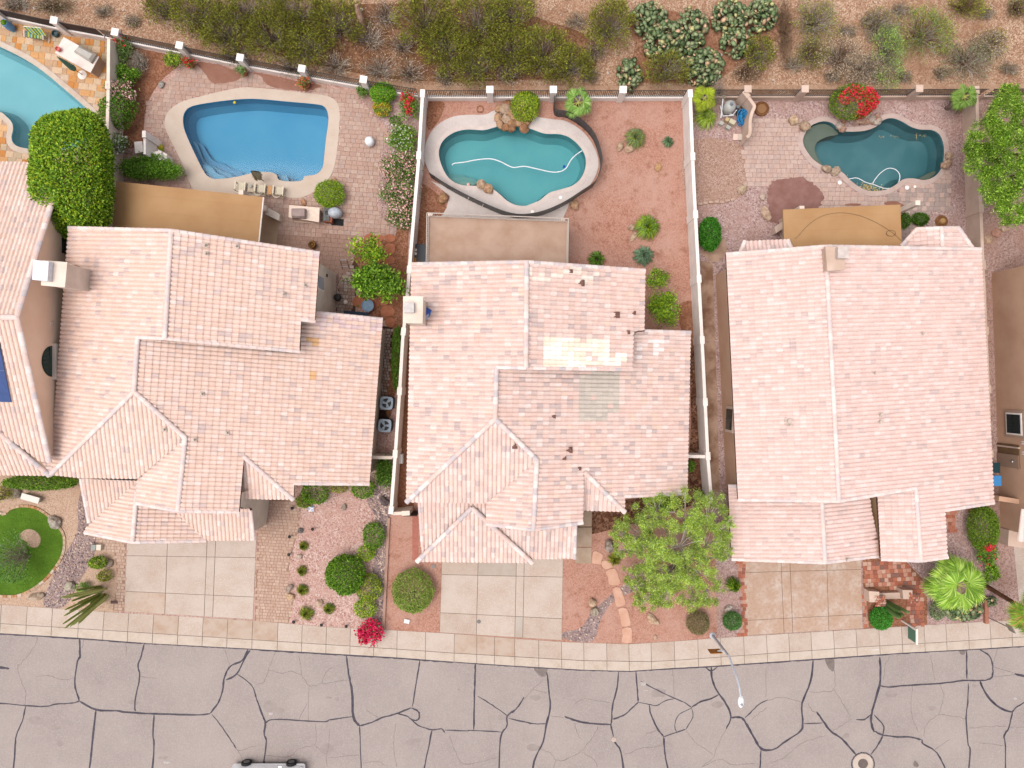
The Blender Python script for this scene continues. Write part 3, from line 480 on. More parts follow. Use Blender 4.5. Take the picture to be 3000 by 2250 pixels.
# ------------------------------------------------------------------ swimming pools
def ringmesh(name, outer, inner, z0, z1, m):
    bb = holed(name, outer, [inner], z1, m); import bmesh
    v = [tuple(q.co) for q in bb.vertices]; f = [tuple(p.vertices) for p in bb.polygons]; bpy.data.meshes.remove(bb)
    for lp in (outer, inner):
        n0 = len(v); n = len(lp); v += [(x, y, z1) for x, y in lp] + [(x, y, z0) for x, y in lp]
        f += [(n0 + i, n0 + (i + 1) % n, n0 + n + (i + 1) % n, n0 + n + i) for i in range(n)]
    return mkmesh(name, v, f, m)
def pool(label, outl, depth, plaster, tint, coping=None, copmat=None, steps=(), wl=-.10, floor2=None, cz=.045, deck=None, deckmat=None):
    o = W2(outl); cx = sum(p[0] for p in o) / len(o); cy = sum(p[1] for p in o) / len(o)
    r = thing('swimming_pool', label, 'swimming pool', (cx, cy, 0)); n = len(o)
    lo = inset(o, .25)
    if area2(o) < 0: o = o[::-1]
    v = [(x, y, cz) for x, y in o] + [(x, y, -depth * .55) for x, y in inset(o, .04)] + [(x, y, -depth) for x, y in inset(o, .3)]
    f = [(k * n + i, (k + 1) * n + i, (k + 1) * n + (i + 1) % n, k * n + (i + 1) % n) for k in range(2) for i in range(n)]
    tr = tessellate_polygon([[Vector((p[0], p[1], 0)) for p in v[2 * n:]]]); f += [tuple(i + 2 * n for i in t) for t in tr]
    part(r, 'basin', mkmesh('basin', v, f, plaster))
    part(r, 'water', holed('water', inset(o, -.01), [], wl, watermat('water', tint)))
    if coping:
        co = inset(o, -coping); v = []
        for lp, z in ((co, -.02), (co, cz - .015), (inset(o, -coping + .02), cz), (o, cz), (o, -.12)): v += [(x, y, z) for x, y in lp]
        part(r, 'coping', mkmesh('coping', v, [(k * n + i, k * n + (i + 1) % n, (k + 1) * n + (i + 1) % n, (k + 1) * n + i) for k in range(4) for i in range(n)], copmat))
    if deck: part(r, 'deck', ringmesh('deck', deck, inset(o, -coping + .05) if coping else o, -.02, cz - .006, deckmat))
    for pts, z, m in steps: part(r, 'step', B().prism(W2(pts), -depth + .02, z).me('step', m))
    return r
COOL = mat('cool_deck', S(234, 212, 194), S(222, 196, 176), 1.0, .9, fine=S(240, 220, 204), fscale=30, bump=.15, bscale=60, lo=.4, hi=.75)
WCON = mat('white_concrete', S(226, 212, 206, .56), S(212, 196, 190, .56), .8, .9, fine=S(234, 222, 216, .56), fscale=18)
PALE = mat('travertine', S(238, 220, 204), S(226, 200, 180), 1.5, .8)
def plm(name, a, b_, sc_=.5): return mat(name, a, b_, sc_, .7, lo=.35, hi=.7)
p0 = plm('plaster_aqua', S(140, 204, 214, .6), S(128, 196, 208, .6)); p1 = plm('plaster_blue', S(68, 154, 196, .64), S(82, 162, 200, .64)); p2 = plm('plaster_teal', S(86, 172, 182, .58), S(100, 180, 186, .58)); p3 = mat('plaster_slate', S(92, 140, 146, .6), S(72, 122, 130, .6), .35, .7, detail=3)
pool('pale aqua pool running off the picture beside the orange flagstone patio', pool0, 1.2, p0, (.93, .98, .99), (.36), PALE, [(smooth([(70, 436), (90, 425), (120, 428), (125, 442), (80, 442)], 4), -.5, plm('step_a', S(150, 214, 220), S(140, 206, 214)))])
SB = plm('step_blue', S(112, 178, 212), S(104, 172, 208)); SB2 = plm('step_blue_b', S(98, 168, 206), S(92, 164, 204)); SB3 = plm('step_blue_c', S(86, 160, 204), S(84, 158, 202))
def arcstep(c, r, pool_, ex): return [p for p in pool_ if math.hypot(p[0] - c[0], p[1] - c[1]) < r]
pool('deep blue angular pool with a broad cream deck', pool1, 1.25, p1, (.92, .97, .99), None, None,
     [(smooth(K(0, 0, [(1600, 1180), (1690, 1205), (1735, 1275), (1790, 1345), (1880, 1380), (1950, 1420), (2040, 1455), (2090, 1530), (1900, 1560), (1760, 1550), (1680, 1420), (1620, 1290)]), 4), -.95, SB3),
      (smooth(K(0, 0, [(1600, 1180), (1660, 1210), (1695, 1290), (1735, 1375), (1820, 1415), (1890, 1455), (1960, 1480), (2010, 1540), (1900, 1560), (1760, 1550), (1680, 1420), (1620, 1290)]), 4), -.65, SB2),
      (smooth(K(0, 0, [(1660, 1370), (1730, 1405), (1800, 1425), (1855, 1480), (1920, 1510), (1950, 1550), (1850, 1560), (1760, 1550), (1690, 1440)]), 4), -.36, SB),
      (K(750, 0, [(175, 1490), (250, 1500), (270, 1550), (410, 1545), (400, 1560), (280, 1560), (200, 1545)]), -.4, SB)], deck=W2(deck1), deckmat=COOL)
TS = plm('step_teal', S(132, 176, 168), S(122, 170, 166)); TS2 = plm('step_teal_b', S(116, 174, 172), S(110, 170, 170)); TS3 = plm('step_teal_c', S(102, 172, 176), S(98, 168, 172))
q7 = lambda pts: K(1220, 280, pts, 3.95)
pool('teal kidney pool with white concrete deck and a floating hose', pool2, 1.2, p2, (.93, .98, .97), (.3), mat('pool_coping', S(232, 216, 208, .56), S(222, 202, 194, .56), 2, .85),
     [(q7([(300, 865), (540, 875), (580, 915), (700, 940), (740, 990), (690, 1020), (560, 1045), (440, 1015), (350, 930)]), -.85, TS3), (q7([(350, 930), (560, 915), (650, 935), (730, 985), (690, 1020), (560, 1045), (440, 1015)]), -.55, TS2), (q7([(420, 1000), (540, 980), (640, 985), (690, 1010), (560, 1045), (450, 1020)]), -.3, TS)], deck=W2(deck2), deckmat=WCON)
BJ = plm('shelf_olive', S(136, 140, 122), S(120, 126, 112)); BJ2 = plm('shelf_olive_b', S(110, 130, 122), S(100, 122, 116))
pool('dark slate blue free-form pool with a shallow olive shelf', pool3, 1.3, p3, (.9, .96, .97), .34, mat('pink_coping', S(222, 196, 186), S(208, 180, 170), 2, .85),
     [(smooth([(2354, 420), (2362, 388), (2382, 368), (2412, 358), (2438, 365), (2462, 388), (2430, 396), (2402, 410), (2392, 430), (2398, 455), (2416, 482), (2400, 482), (2375, 458)], 4), -.28, BJ),
      (smooth([(2396, 440), (2404, 436), (2412, 462), (2428, 488), (2412, 484), (2400, 466)], 4), -.6, BJ2),
      (smooth([(2690, 526), (2712, 512), (2740, 498), (2752, 498), (2738, 518), (2706, 527)], 4), -.4, BJ)])
# concrete apron under the mesh fence of the middle pool
patch('concrete_apron', [(1262, 530), (1300, 560), (1318, 575), (1308, 610), (1290, 640), (1275, 660), (1640, 660), (1665, 605), (1668, 585), (1700, 560), (1740, 520), (1700, 540), (1500, 620)], .012, WCON, False)
# concrete apron of the west house patio slab
patch('concrete_apron', K(640, 500, [(690, 700), (980, 810), (940, 1200), (640, 1160), (600, 700)], 5.53), .04, mat('patio_slab', S(212, 178, 146), S(196, 158, 126), 1, .85), False)
# drainage strip behind the fences
struct('concrete_strip', holed('concrete_strip', W2([(-900, -150), (-300, -30), (0, 24), (330, 95), (750, 181), (1050, 230), (1240, 250), (2030, 252), (2600, 248), (3900, 242), (3900, 262), (2030, 266), (1240, 268), (1050, 249), (750, 199), (330, 112), (0, 43), (-300, -12), (-900, -130)]), [], .006, mat('dusty_concrete', S(206, 168, 140), S(176, 130, 100), .8, .95, fine=S(214, 182, 158), fscale=6)))
# lawn on the west corner
lawn_pts = smooth([(-120, 1480), (-30, 1490), (10, 1510), (35, 1493), (70, 1486), (110, 1494), (150, 1522), (180, 1560), (186, 1590), (180, 1625), (160, 1660), (130, 1695), (95, 1722), (50, 1741), (0, 1742), (-120, 1740)], 4)
lawn_h = smooth([(58, 1565), (80, 1550), (105, 1556), (119, 1575), (116, 1595), (104, 1604), (85, 1600), (78, 1588), (62, 1578)], 4)
lawn = struct('lawn', holed('lawn', W2(lawn_pts), [W2(lawn_h)], .02, mat('turf', S(92, 128, 30, .62), S(74, 110, 18, .62), 1.2, .95, fine=S(108, 142, 44, .62), fscale=30, bump=.5, bscale=80)))
lw = W2(lawn_pts); rl = random.Random(9); n = 26000
cand = [(rl.uniform(-35.5, -29), rl.uniform(-14.2, -7.9)) for _ in range(n)]; hl = W2(lawn_h)
cand = [c for c in cand if inside(c, lw) and not inside(c, hl)]
Vg = np.array([[(x, y, .02), (x + rl.uniform(-.02, .02), y + .012, .02), (x + rl.uniform(-.04, .04), y + rl.uniform(-.04, .04), .02 + rl.uniform(.03, .055))] for x, y in cand])
cg = np.array([S(*rl.choice([(92, 136, 30), (78, 118, 22), (112, 150, 46), (126, 154, 60)]), .85) for _ in cand])
o = part(lawn, 'grass', npmesh('grass', Vg, 3, LEAF, cg), kind='stuff')
edge = struct('lawn_edging', holed('lawn_edging', inset(lw, -.16), [lw], .012, mat('edge_mortar', S(206, 180, 160))))
per = inset(lw, -.09); acc = 0; last = per[0]; EC = [S(236, 206, 176), S(226, 184, 146), S(240, 216, 196), S(222, 164, 116), S(232, 198, 168)]
i = 0
pts_ = [Vector(p) for p in per] + [Vector(per[0])]
d_ = [0]
for a, c in zip(pts_, pts_[1:]): d_.append(d_[-1] + (c - a).length)
s_ = 0; k_ = 0
while s_ < d_[-1] - .2:
    ln = rl.uniform(.24, .4); m_ = s_ + ln / 2
    j = max(jj for jj in range(len(d_)) if d_[jj] <= m_); j = min(j, len(pts_) - 2)
    t_ = (m_ - d_[j]) / max(1e-6, d_[j + 1] - d_[j]); p_ = pts_[j].lerp(pts_[j + 1], t_); dr = pts_[j + 1] - pts_[j]
    if p_.x > -36: part(edge, 'edging_stone', B().box((p_.x, p_.y, .03), (ln - .02, .17, .08), math.atan2(dr.y, dr.x), None).me('edging_stone', mat('edging', rl.choice(EC), rough=.9) if False else STONE) if False else mkmesh('edging_stone', *(lambda q: (q.v, q.f))(B().box((p_.x, p_.y, .03), (ln - .02, .17, .08), math.atan2(dr.y, dr.x))), STONE, [rl.choice(EC)] * 6))
    s_ += ln
# ------------------------------------------------------------------ tiled houses
def pln(p0, d, pitch):                  # plane through world point p0 falling along plan direction d
    return (p0[2] + pitch * (p0[0] * d[0] + p0[1] * d[1]), -pitch * d[0], -pitch * d[1], d[0], d[1], pitch)
def PP(pl, px, py):
    u, v = (px - 1500) / F, (1125 - py) / F; k = pl[1] * u + pl[2] * v; z = (pl[0] + H * k) / (1 + k); return P(px, py, z)
def pln2(pa, pb, d):                    # plane through two points falling along d
    run = (pb[0] - pa[0]) * d[0] + (pb[1] - pa[1]) * d[1]; return pln(pa, d, (pa[2] - pb[2]) / run)
def zat(pl, x, y): return pl[0] + pl[1] * x + pl[2] * y
TW, TL = .25, .37
PT = [0, .1, .28, .46, .64, .8, 1.0]; PH = [0, .042, .072, .08, .068, .032, 0]
def tile_template(col):
    v = [(t * TW - TW / 2, -TL / 2 - .03, h * .92 - .012) for t, h in zip(PT, PH)] + [(t * TW - TW / 2, TL / 2, h + .03) for t, h in zip(PT, PH)] + [(t * TW - TW / 2, TL / 2, h - .012) for t, h in zip(PT, PH)]
    f = [(r * 7 + i, r * 7 + i + 1, r * 7 + 8 + i, r * 7 + 7 + i) for r in range(2) for i in range(6)]
    return v, [q[::-1] for q in f]
TV, TF = tile_template(None); TVn = np.array([(*q, 1) for q in TV]); TFn = np.array(TF)
tcache = {}
def tile_mesh(col):
    if col not in tcache: tcache[col] = mkmesh('roof_tile', TV, TF, TILE, [col] * len(TF))
    return tcache[col]
ccache = {}
def cap_mesh(col, r, ln):
    k = (col, round(r, 3), round(ln, 2))
    if k not in ccache:
        v = []; n = 7
        for y, rr in ((0, r), (ln + .04, r * .86)):
            for j in range(n): a = math.pi * j / (n - 1); v.append((math.cos(a) * rr, y, math.sin(a) * rr * .8 - .02 + (0.02 if y == 0 else 0)))
        f = [(j, j + 1, n + j + 1, n + j) for j in range(n - 1)] + [tuple(range(n)), tuple(range(2 * n - 1, n - 1, -1))]
        ccache[k] = mkmesh('ridge_tile', v, f, TILE, [col] * len(f))
    return ccache[k]
def basis(X, Y, Z, o): return Matrix(((X[0], Y[0], Z[0], o[0]), (X[1], Y[1], Z[1], o[1]), (X[2], Y[2], Z[2], o[2]), (0, 0, 0, 1)))
class House:
    def __init__(s, label, loc, pal, cpal, seed, name='house'):
        s.root = thing(name, label, 'house', loc); s.rng = random.Random(seed); s.pal = pal; s.cpal = cpal
        s.full = []; s.sv = []; s.sf = []; s.scol = []; s.planes = []; s.dv = B(); s.over = None; s.capn = 0
        s.roof = None; s.caps = []
    def col(s, px):
        if s.over:
            c = s.over(px, s.rng)
            if c: return c
        t = s.rng.random()
        for w_, c in s.pal:
            t -= w_
            if t <= 0: return c
        return s.pal[0][1]
    def face(s, pl, poly, drop=.16):
        V = [PP(pl, x, y) for x, y in poly]; s.planes.append((pl, [(q.x, q.y) for q in V]))
        D = Vector((pl[3], pl[4], -pl[5])).normalized(); N = Vector((-pl[1], -pl[2], 1)).normalized(); A = D.cross(N); O = V[0]
        pts = [((q - O).dot(A), (q - O).dot(D)) for q in V]
        if area2([(q.x, q.y) for q in V]) < 0: V = V[::-1]
        n = len(V); top = [q - N * .03 for q in V]; bot = [q - Vector((0, 0, drop)) for q in V]
        s.dv.add(top + bot, [tuple(range(n)), tuple(range(2 * n - 1, n - 1, -1))] + [(i, n + i, n + (i + 1) % n, (i + 1) % n) for i in range(n)])
        a0, a1 = min(p[0] for p in pts), max(p[0] for p in pts); s0, s1 = min(p[1] for p in pts), max(p[1] for p in pts)
        def spans(a):
            xs = []
            for (pa, ps), (qa, qs) in zip(pts, pts[1:] + pts[:1]):
                if (pa > a) != (qa > a): xs.append(ps + (qs - ps) * (a - pa) / (qa - pa))
            xs.sort(); return list(zip(xs[::2], xs[1::2]))
        nc = max(1, round((a1 - a0) / TW)); wd = (a1 - a0) / nc; nr = int((s1 - s0) / TL) + 1
        for i in range(nc):
            al = a0 + i * wd; lines = [spans(min(max(al + t * wd, a0 + 1e-4), a1 - 1e-4)) for t in PT]
            for r in range(nr):
                hi = s1 - r * TL; lo_ = hi - TL
                best = None; rs = []; fullt = True
                for ln in lines:
                    got = None
                    for x, y in ln:
                        l, h = max(x, lo_), min(y, hi)
                        if h - l > .02 and (got is None or h - l > got[1] - got[0]): got = (l, h)
                    rs.append(got)
                    if got is None or got[0] > lo_ + 1e-4 or got[1] < hi - 1e-4: fullt = False
                if sum(g is not None for g in rs) < 2: continue
                mid = O + A * (al + wd / 2) + D * ((lo_ + hi) / 2); c = s.col(PX(mid))
                if fullt: s.full.append((mid.z, basis(A * (wd / TW), D, N, mid), c)); continue
                k0 = [k for k, g in enumerate(rs) if g]
                b0 = len(s.sv); use = list(range(k0[0], k0[-1] + 1))
                for row in range(3):
                    for k in use:
                        g = rs[k] or rs[min(k0, key=lambda q: abs(q - k))]
                        ss = g[0] - (.03 if row == 0 else 0) if row == 0 else g[1]; tt = (ss - lo_) / TL
                        z = PH[k] + (-.012 + .042 * tt if row < 2 else -.012)
                        s.sv.append(O + A * (al + PT[k] * wd) + D * ss + N * z)
                m = len(use)
                for row in range(2):
                    for k in range(m - 1): s.sf.append((b0 + row * m + m + k, b0 + row * m + m + k + 1, b0 + row * m + k + 1, b0 + row * m + k)); s.scol.append(c)
    def cap(s, a, b_, r=.15, lift=.055, ln=.39):
        s.caps.append((Vector(a), Vector(b_), r, lift, ln))
    def done(s, wallpoly, wallmat, ov=.3, ztop=None):
        rg = s.rng; roof = part(s.root, 'roof', s.dv.me('roof', DECK))
        s.roof = roof; s.full.sort(key=lambda q: -q[0])
        for z, m, c in s.full[:300]: part(roof, 'roof_tile', tile_mesh(c), m)
        rest = s.full[300:]; nv = len(s.sv); V = [np.array([tuple(q) for q in s.sv])] if nv else []; fs = list(s.sf); cs = list(s.scol)
        for z, m, c in rest:
            V.append((TVn @ np.array(m).T)[:, :3]); fs += [tuple(q) for q in (TFn + nv)]; nv += len(TVn); j = rg.uniform(.95, 1.05); cs += [tuple(x * j for x in c)] * len(TF)
        part(roof, 'roof_tiling', mkmesh('roof_tiling', np.concatenate(V), fs, TILE, cs), kind='stuff')
        for a, b_, r, lift, ln in s.caps:
            L_ = (b_ - a).length; n = max(1, round(L_ / ln)); d = (b_ - a) / L_; Y = d; X = Y.cross(Vector((0, 0, 1))).normalized(); Z = X.cross(Y)
            for i in range(n):
                c = rg.choice(s.cpal); part(roof, 'ridge_tile', cap_mesh(c, r, L_ / n), basis(X, Y, Z, a + d * (L_ / n * i) + Z * lift))
        fp = inset(wallpoly, ov); v = []; f = []; n = len(fp)
        zs = lambda x, y: (max([zat(pl, x, y) for pl, po in s.planes if inside((x, y), po)] or [2.6])) - .17
        for i in range(n):
            a, b_ = Vector(fp[i]), Vector(fp[(i + 1) % n]); k = max(1, int((b_ - a).length / .4))
            for j in range(k):
                p, q = a.lerp(b_, j / k), a.lerp(b_, (j + 1) / k); m = len(v)
                v += [(p.x, p.y, -.05), (q.x, q.y, -.05), (q.x, q.y, zs(q.x, q.y)), (p.x, p.y, zs(p.x, p.y))]; f.append((m, m + 1, m + 2, m + 3))
        part(s.root, 'wall', mkmesh('wall', v, f, wallmat))
def axes(k):                            # house axes from its slant in the photo
    sd = Vector((k, -1)).normalized(); return (sd.x, sd.y), (-sd.y, sd.x)
def neg(d): return (-d[0], -d[1])
def on(pl, *pts): return [PP(pl, *p) for p in pts]
ST = lambda r, g, b: S(r, g, b, .63)
def calm(pal, k=.6):                    # pull a palette towards its mean: weathered, low contrast
    m_ = [sum(w_ * c[i] for w_, c in pal) / sum(w_ for w_, c in pal) for i in range(3)]; return [(w_, tuple(m_[i] + (c[i] - m_[i]) * k for i in range(3))) for w_, c in pal]
P1 = calm([(.38, ST(246, 213, 198)), (.2, ST(244, 207, 190)), (.14, ST(248, 221, 210)), (.1, ST(240, 205, 188)), (.06, ST(228, 201, 194)), (.04, ST(206, 187, 186)), (.04, ST(252, 233, 226)), (.04, ST(246, 211, 198))])
P2 = calm([(.3, ST(243, 211, 200)), (.2, ST(241, 205, 193)), (.13, ST(247, 220, 211)), (.1, ST(235, 199, 186)), (.11, ST(218, 194, 187)), (.06, ST(198, 180, 179)), (.06, ST(250, 231, 224)), (.04, ST(246, 214, 194))], .66)
P3 = calm([(.36, ST(245, 212, 203)), (.22, ST(242, 206, 196)), (.16, ST(247, 220, 213)), (.1, ST(239, 204, 193)), (.07, ST(228, 200, 192)), (.03, ST(210, 190, 186)), (.06, ST(250, 229, 223))], .62)
CP = [ST(244, 220, 212), ST(236, 212, 206), ST(226, 208, 206), ST(246, 228, 222), ST(240, 214, 205)]
CP2 = [ST(240, 216, 208), ST(224, 204, 202), ST(212, 198, 199), ST(246, 228, 222), ST(236, 204, 194)]

# --- west house (second from the lawn): two storeys with a long east slope
sd, ed = axes(-.073); wd_ = neg(ed)
h = House('peach tiled house behind the deep blue angular pool', P(640, 1130), P1, CP, 11)
h.over = lambda p, r: ST(240, 190, 140) if (880 < p[0] < 940 and 985 < p[1] < 1016 and r.random() < .22) or (908 < p[0] < 930 and 1088 < p[1] < 1116) else (r.choice([ST(236, 206, 204), ST(226, 198, 200), ST(244, 218, 214)]) if p[0] > 926 and p[1] < 960 + (p[0] - 926) * .07 and r.random() < .7 else None)
rN = P(495, 830, 8.0); A = pln(rN, wd_, .333); Bn = pln(rN, ed, .333)
rS = PP(A, 399, 1070); D = pln(rS, ed, .333)
e1 = PP(A, 394, 1147); sw = PP(A, 149, 1390); Cc = pln2(e1, sw, sd)
q1 = PP(Cc, 544, 1283); E = pln(q1, wd_, .333)
h.face(A, [(203, 668), (503, 676), (484, 992), (405, 988), (394, 1147), (149, 1390)])
h.face(Bn, [(503, 676), (936, 742), (922, 940), (882, 934), (878, 1028), (484, 992)])
h.face(D, [(405, 990), (878, 1034), (884, 936), (924, 916), (1121, 936), (1082, 1416), (862, 1414), (860, 1461), (715, 1337), (700, 1500), (522, 1497), (544, 1283), (394, 1147)])
h.face(Cc, [(394, 1147), (544, 1283), (404, 1402), (236, 1399), (149, 1390)])
h.face(E, [(544, 1283), (522, 1497), (402, 1474), (404, 1404)])
hipb = pln2(PP(D, 715, 1337), PP(D, 860, 1462), sd)
h.face(hipb, [(715, 1337), (860, 1462), (790, 1462), (690, 1458), (690, 1337)])
g0 = P(392, 1560, 4.3); Gw = pln(g0, wd_, .333); Ge = pln(g0, ed, .333)
Gs = pln2(PP(Gw, 404, 1408), PP(Gw, 278, 1523), sd); Gr = pln2(PP(Ge, 515, 1500), PP(Ge, 605, 1580), sd)
h.face(Gw, [(404, 1408), (390, 1586), (250, 1560), (252, 1548), (278, 1523)])
h.face(Ge, [(404, 1408), (520, 1500), (604, 1582), (390, 1586)])
h.face(Gs, [(238, 1402), (404, 1408), (278, 1523), (262, 1528)])
h.face(Gr, [(505, 1490), (735, 1490), (744, 1582), (605, 1582)])
for pl, a, b_ in ((A, (484, 992), (503, 676)), (A, (394, 1147), (405, 988)), (A, (149, 1390), (394, 1147)), (Cc, (544, 1283), (394, 1147)), (E, (522, 1497), (544, 1283)), (hipb, (860, 1464), (715, 1337)), (Gw, (390, 1586), (402, 1440))):
    h.cap(*on(pl, a, b_))
for pl, a, b_ in ((A, (203, 668), (503, 676)), (Bn, (936, 742), (503, 676)), (Bn, (878, 1030), (484, 992)), (A, (405, 988), (484, 992)), (Bn, (882, 936), (922, 942)), (D, (1121, 936), (924, 916)), (D, (1082, 1418), (862, 1416)), (D, (700, 1500), (522, 1497)), (E, (402, 1474), (522, 1497)), (Gw, (250, 1560), (390, 1588)), (Ge, (604, 1584), (390, 1588)), (Gs, (262, 1530), (238, 1402)), (Gr, (744, 1580), (735, 1495))):
    h.cap(*on(pl, a, b_), .12, .045)
wp = [PP(A, 205, 672), PP(Bn, 503, 680), PP(Bn, 934, 746), PP(Bn, 920, 950), PP(D, 1119, 940), PP(D, 1080, 1412), PP(D, 864, 1412), PP(Gr, 742, 1446), PP(Gr, 742, 1580), PP(Gw, 390, 1582), PP(Gw, 255, 1555), PP(Gs, 244, 1410), PP(A, 152, 1388)]
h.done([(q.x, q.y) for q in wp], CREAM); H1 = h
def chimney(hs, corners, z0, z1, m, capm, label=None):
    pl = [P(x, y, z1) for x, y in corners]; base = [(q.x, q.y) for q in pl]
    c = part(hs.root, 'chimney', B().prism(inset(base, .07), z0, z1 - .18).me('chimney', m))
    part(c, 'chimney_cap', B().prism(base, z1 - .18, z1).me('chimney_cap', capm)); return c
c = chimney(h, [(122, 762), (197, 768), (190, 842), (120, 836)], 0, 8.6, CREAM, CREAM)
bx = [P(x, y, 8.62) for x, y in ((112, 765), (156, 770), (152, 826), (108, 822))]
part(c, 'vent_hood', B().prism([(q.x, q.y) for q in bx], 8.62, 9.0).me('vent_hood', mat('galvanised', S(240, 238, 242, .75), S(214, 212, 220, .75), 5, .5)))
o1, o2, o3, o4 = PP(A, 196, 770), PP(A, 226, 778), PP(A, 250, 806), PP(A, 222, 842); o5 = PP(A, 192, 840)
up = Vector((0, 0, .55))
cr = part(h.root, 'cricket', mkmesh('cricket', [o1 + Vector((0, 0, .4)), o2 + Vector((0, 0, .4)), o3 + Vector((0, 0, .1)), o4 + Vector((0, 0, .4)), o5 + Vector((0, 0, .4)), PP(A, 190, 806) + up, PP(A, 218, 812) + up, o1, o2, o4, o5], [(0, 5, 6, 1), (5, 4, 3, 6), (1, 6, 2), (6, 3, 2), (7, 0, 1, 8), (10, 9, 3, 4), (8, 1, 2), (9, 2, 3)], mat('metal_flashing', S(224, 196, 174, .7), S(206, 172, 146, .7), 3, .6)))
VENT = mat('vent_paint', S(226, 206, 192, .6), S(206, 186, 174, .6), 8); VENTB = mat('vent_brown', S(150, 108, 96), S(120, 84, 74), 8)
def vent(hs, pl, px, py, s_=.3, m=None, tall=.3):
    q = PP(pl, px, py); k = .7 if s_ < .25 else 1
    v = part(hs.root, 'roof_vent', B().box((q.x, q.y, q.z + .04), (s_, s_, .1)).me('roof_vent', m or VENT))
    part(v, 'vent_pipe', B().lathe([(s_ * .24, 0), (s_ * .24, tall), (s_ * .34, tall + .01), (s_ * .34, tall + .05)], 10, (q.x, q.y, q.z)).me('vent_pipe', m or VENT))
for x, y in ((604, 720), (606, 744), (695, 722), (832, 862), (893, 836), (484, 1258), (594, 1154), (572, 1288), (667, 1268)): vent(h, Bn if y < 1000 else (Cc if x < 500 else D), x, y, .26)
# pale window band, wall lamp on the east gable wall
def wallpatch(hs, name, xw, y0, y1, z0, z1, m, t=.04, face=1):
    return part(hs.root, name, B().box((xw, (y0 + y1) / 2, (z0 + z1) / 2), (t, abs(y1 - y0), z1 - z0)).me(name, m))
xw = P(985, 850, 0).x - .1
w1 = wallpatch(h, 'window', xw + .02, 5.7, 7.1, 2.9, 4.3, WHITE, .08); part(w1, 'pane', B().box((xw + .07, 6.4, 3.6), (.03, 1.2, 1.2)).me('pane', mat('sky_pane', S(190, 200, 214), rough=.1, spec=.6)))
wl = wallpatch(h, 'wall_lamp', xw + .08, 6.72, 6.9, 2.3, 2.55, IRON, .14)

# --- middle house
sd, ed = axes(-.018); wd_ = neg(ed)
h = House('pink tiled house with a chalky white tile patch behind the teal pool', P(1600, 1110), P2, CP2, 22)
def over2(p, r):
    x, y = p
    if (1583 < x < 1840 and 990 < y < 1076) and not (x > 1778 and y < 1034) and r.random() < .93: return r.choice([S(255, 246, 234, .66), S(254, 240, 224, .66), S(255, 249, 242, .66), S(251, 234, 214, .66)])
    if (1690 < x < 1806 and 1090 < y < 1238) and not (x > 1786 and y > 1205) and r.random() < .95: return r.choice([S(220, 206, 194, .6), S(224, 209, 197, .6), S(216, 202, 191, .6)])
    if 1548 < x < 1750 and 780 < y < 826 and r.random() < .5: return r.choice([ST(253, 238, 226), ST(252, 232, 218)])
    if 1858 < x < 1962 and 990 < y < 1046 and r.random() < .5: return r.choice([ST(252, 240, 236), ST(246, 226, 220)])
    return None
h.over = over2
rN = P(1541, 900, 7.7); A = pln(rN, wd_, .333); Bn = pln(rN, ed, .333)
rS = PP(A, 1452, 1120); D = pln(rS, ed, .333)
e1 = PP(A, 1451, 1227); sw = PP(A, 1191, 1470); Cc = pln2(e1, sw, sd); q1 = PP(Cc, 1573, 1347); E = pln(q1, wd_, .333)
h.face(A, [(1207, 774), (1543, 768), (1541, 1078), (1455, 1076), (1451, 1227), (1191, 1470)])
h.face(Bn, [(1543, 768), (1889, 793), (1886, 968), (1856, 972), (1853, 1083), (1541, 1078)])
h.face(D, [(1455, 1078), (1853, 1087), (1857, 974), (1888, 970), (2022, 974), (2012, 1445), (1830, 1453), (1830, 1498), (1712, 1383), (1707, 1530), (1563, 1550), (1573, 1347), (1451, 1227)])
h.face(Cc, [(1451, 1227), (1573, 1347), (1425, 1473), (1191, 1470)])
h.face(E, [(1573, 1347), (1563, 1550), (1425, 1534), (1425, 1475)])
hipb = pln2(PP(D, 1712, 1383), PP(D, 1830, 1498), sd); h.face(hipb, [(1712, 1383), (1830, 1498), (1695, 1494), (1695, 1383)])
Fs = pln(P(1450, 1475, 4.4), sd, .33); h.face(Fs, [(1229, 1462), (1420, 1462), (1440, 1520), (1686, 1525), (1683, 1636), (1236, 1640)])
Gs = pln(P(1450, 1475, 4.56), sd, .33); h.face(Gs, [(1383, 1487), (1560, 1648), (1222, 1644)], .2)
for pl, a, b_ in ((A, (1541, 1078), (1543, 768)), (A, (1451, 1227), (1455, 1078)), (A, (1191, 1471), (1451, 1227)), (Cc, (1573, 1347), (1451, 1227)), (E, (1563, 1552), (1573, 1347)), (hipb, (1830, 1500), (1712, 1383)), (Gs, (1222, 1645), (1383, 1487)), (Gs, (1560, 1649), (1383, 1487))): h.cap(*on(pl, a, b_), .16)
for pl, a, b_ in ((A, (1207, 774), (1543, 768)), (Bn, (1889, 793), (1543, 768)), (Bn, (1853, 1083), (1541, 1078)), (A, (1455, 1076), (1541, 1078)), (D, (2022, 974), (1889, 970)), (D, (2012, 1446), (1830, 1454)), (D, (1707, 1531), (1563, 1552)), (E, (1425, 1535), (1563, 1552)), (Fs, (1683, 1636), (1686, 1530)), (Fs, (1238, 1600), (1229, 1466))): h.cap(*on(pl, a, b_), .12, .045)
wp = [PP(A, 1209, 778), PP(A, 1543, 772), PP(Bn, 1886, 797), PP(Bn, 1884, 966), PP(D, 2018, 978), PP(D, 2008, 1440), PP(D, 1834, 1449), PP(D, 1712, 1400), PP(D, 1705, 1526), PP(Fs, 1680, 1535), PP(Fs, 1678, 1632), PP(Fs, 1240, 1636), PP(Fs, 1232, 1468), PP(A, 1194, 1466)]
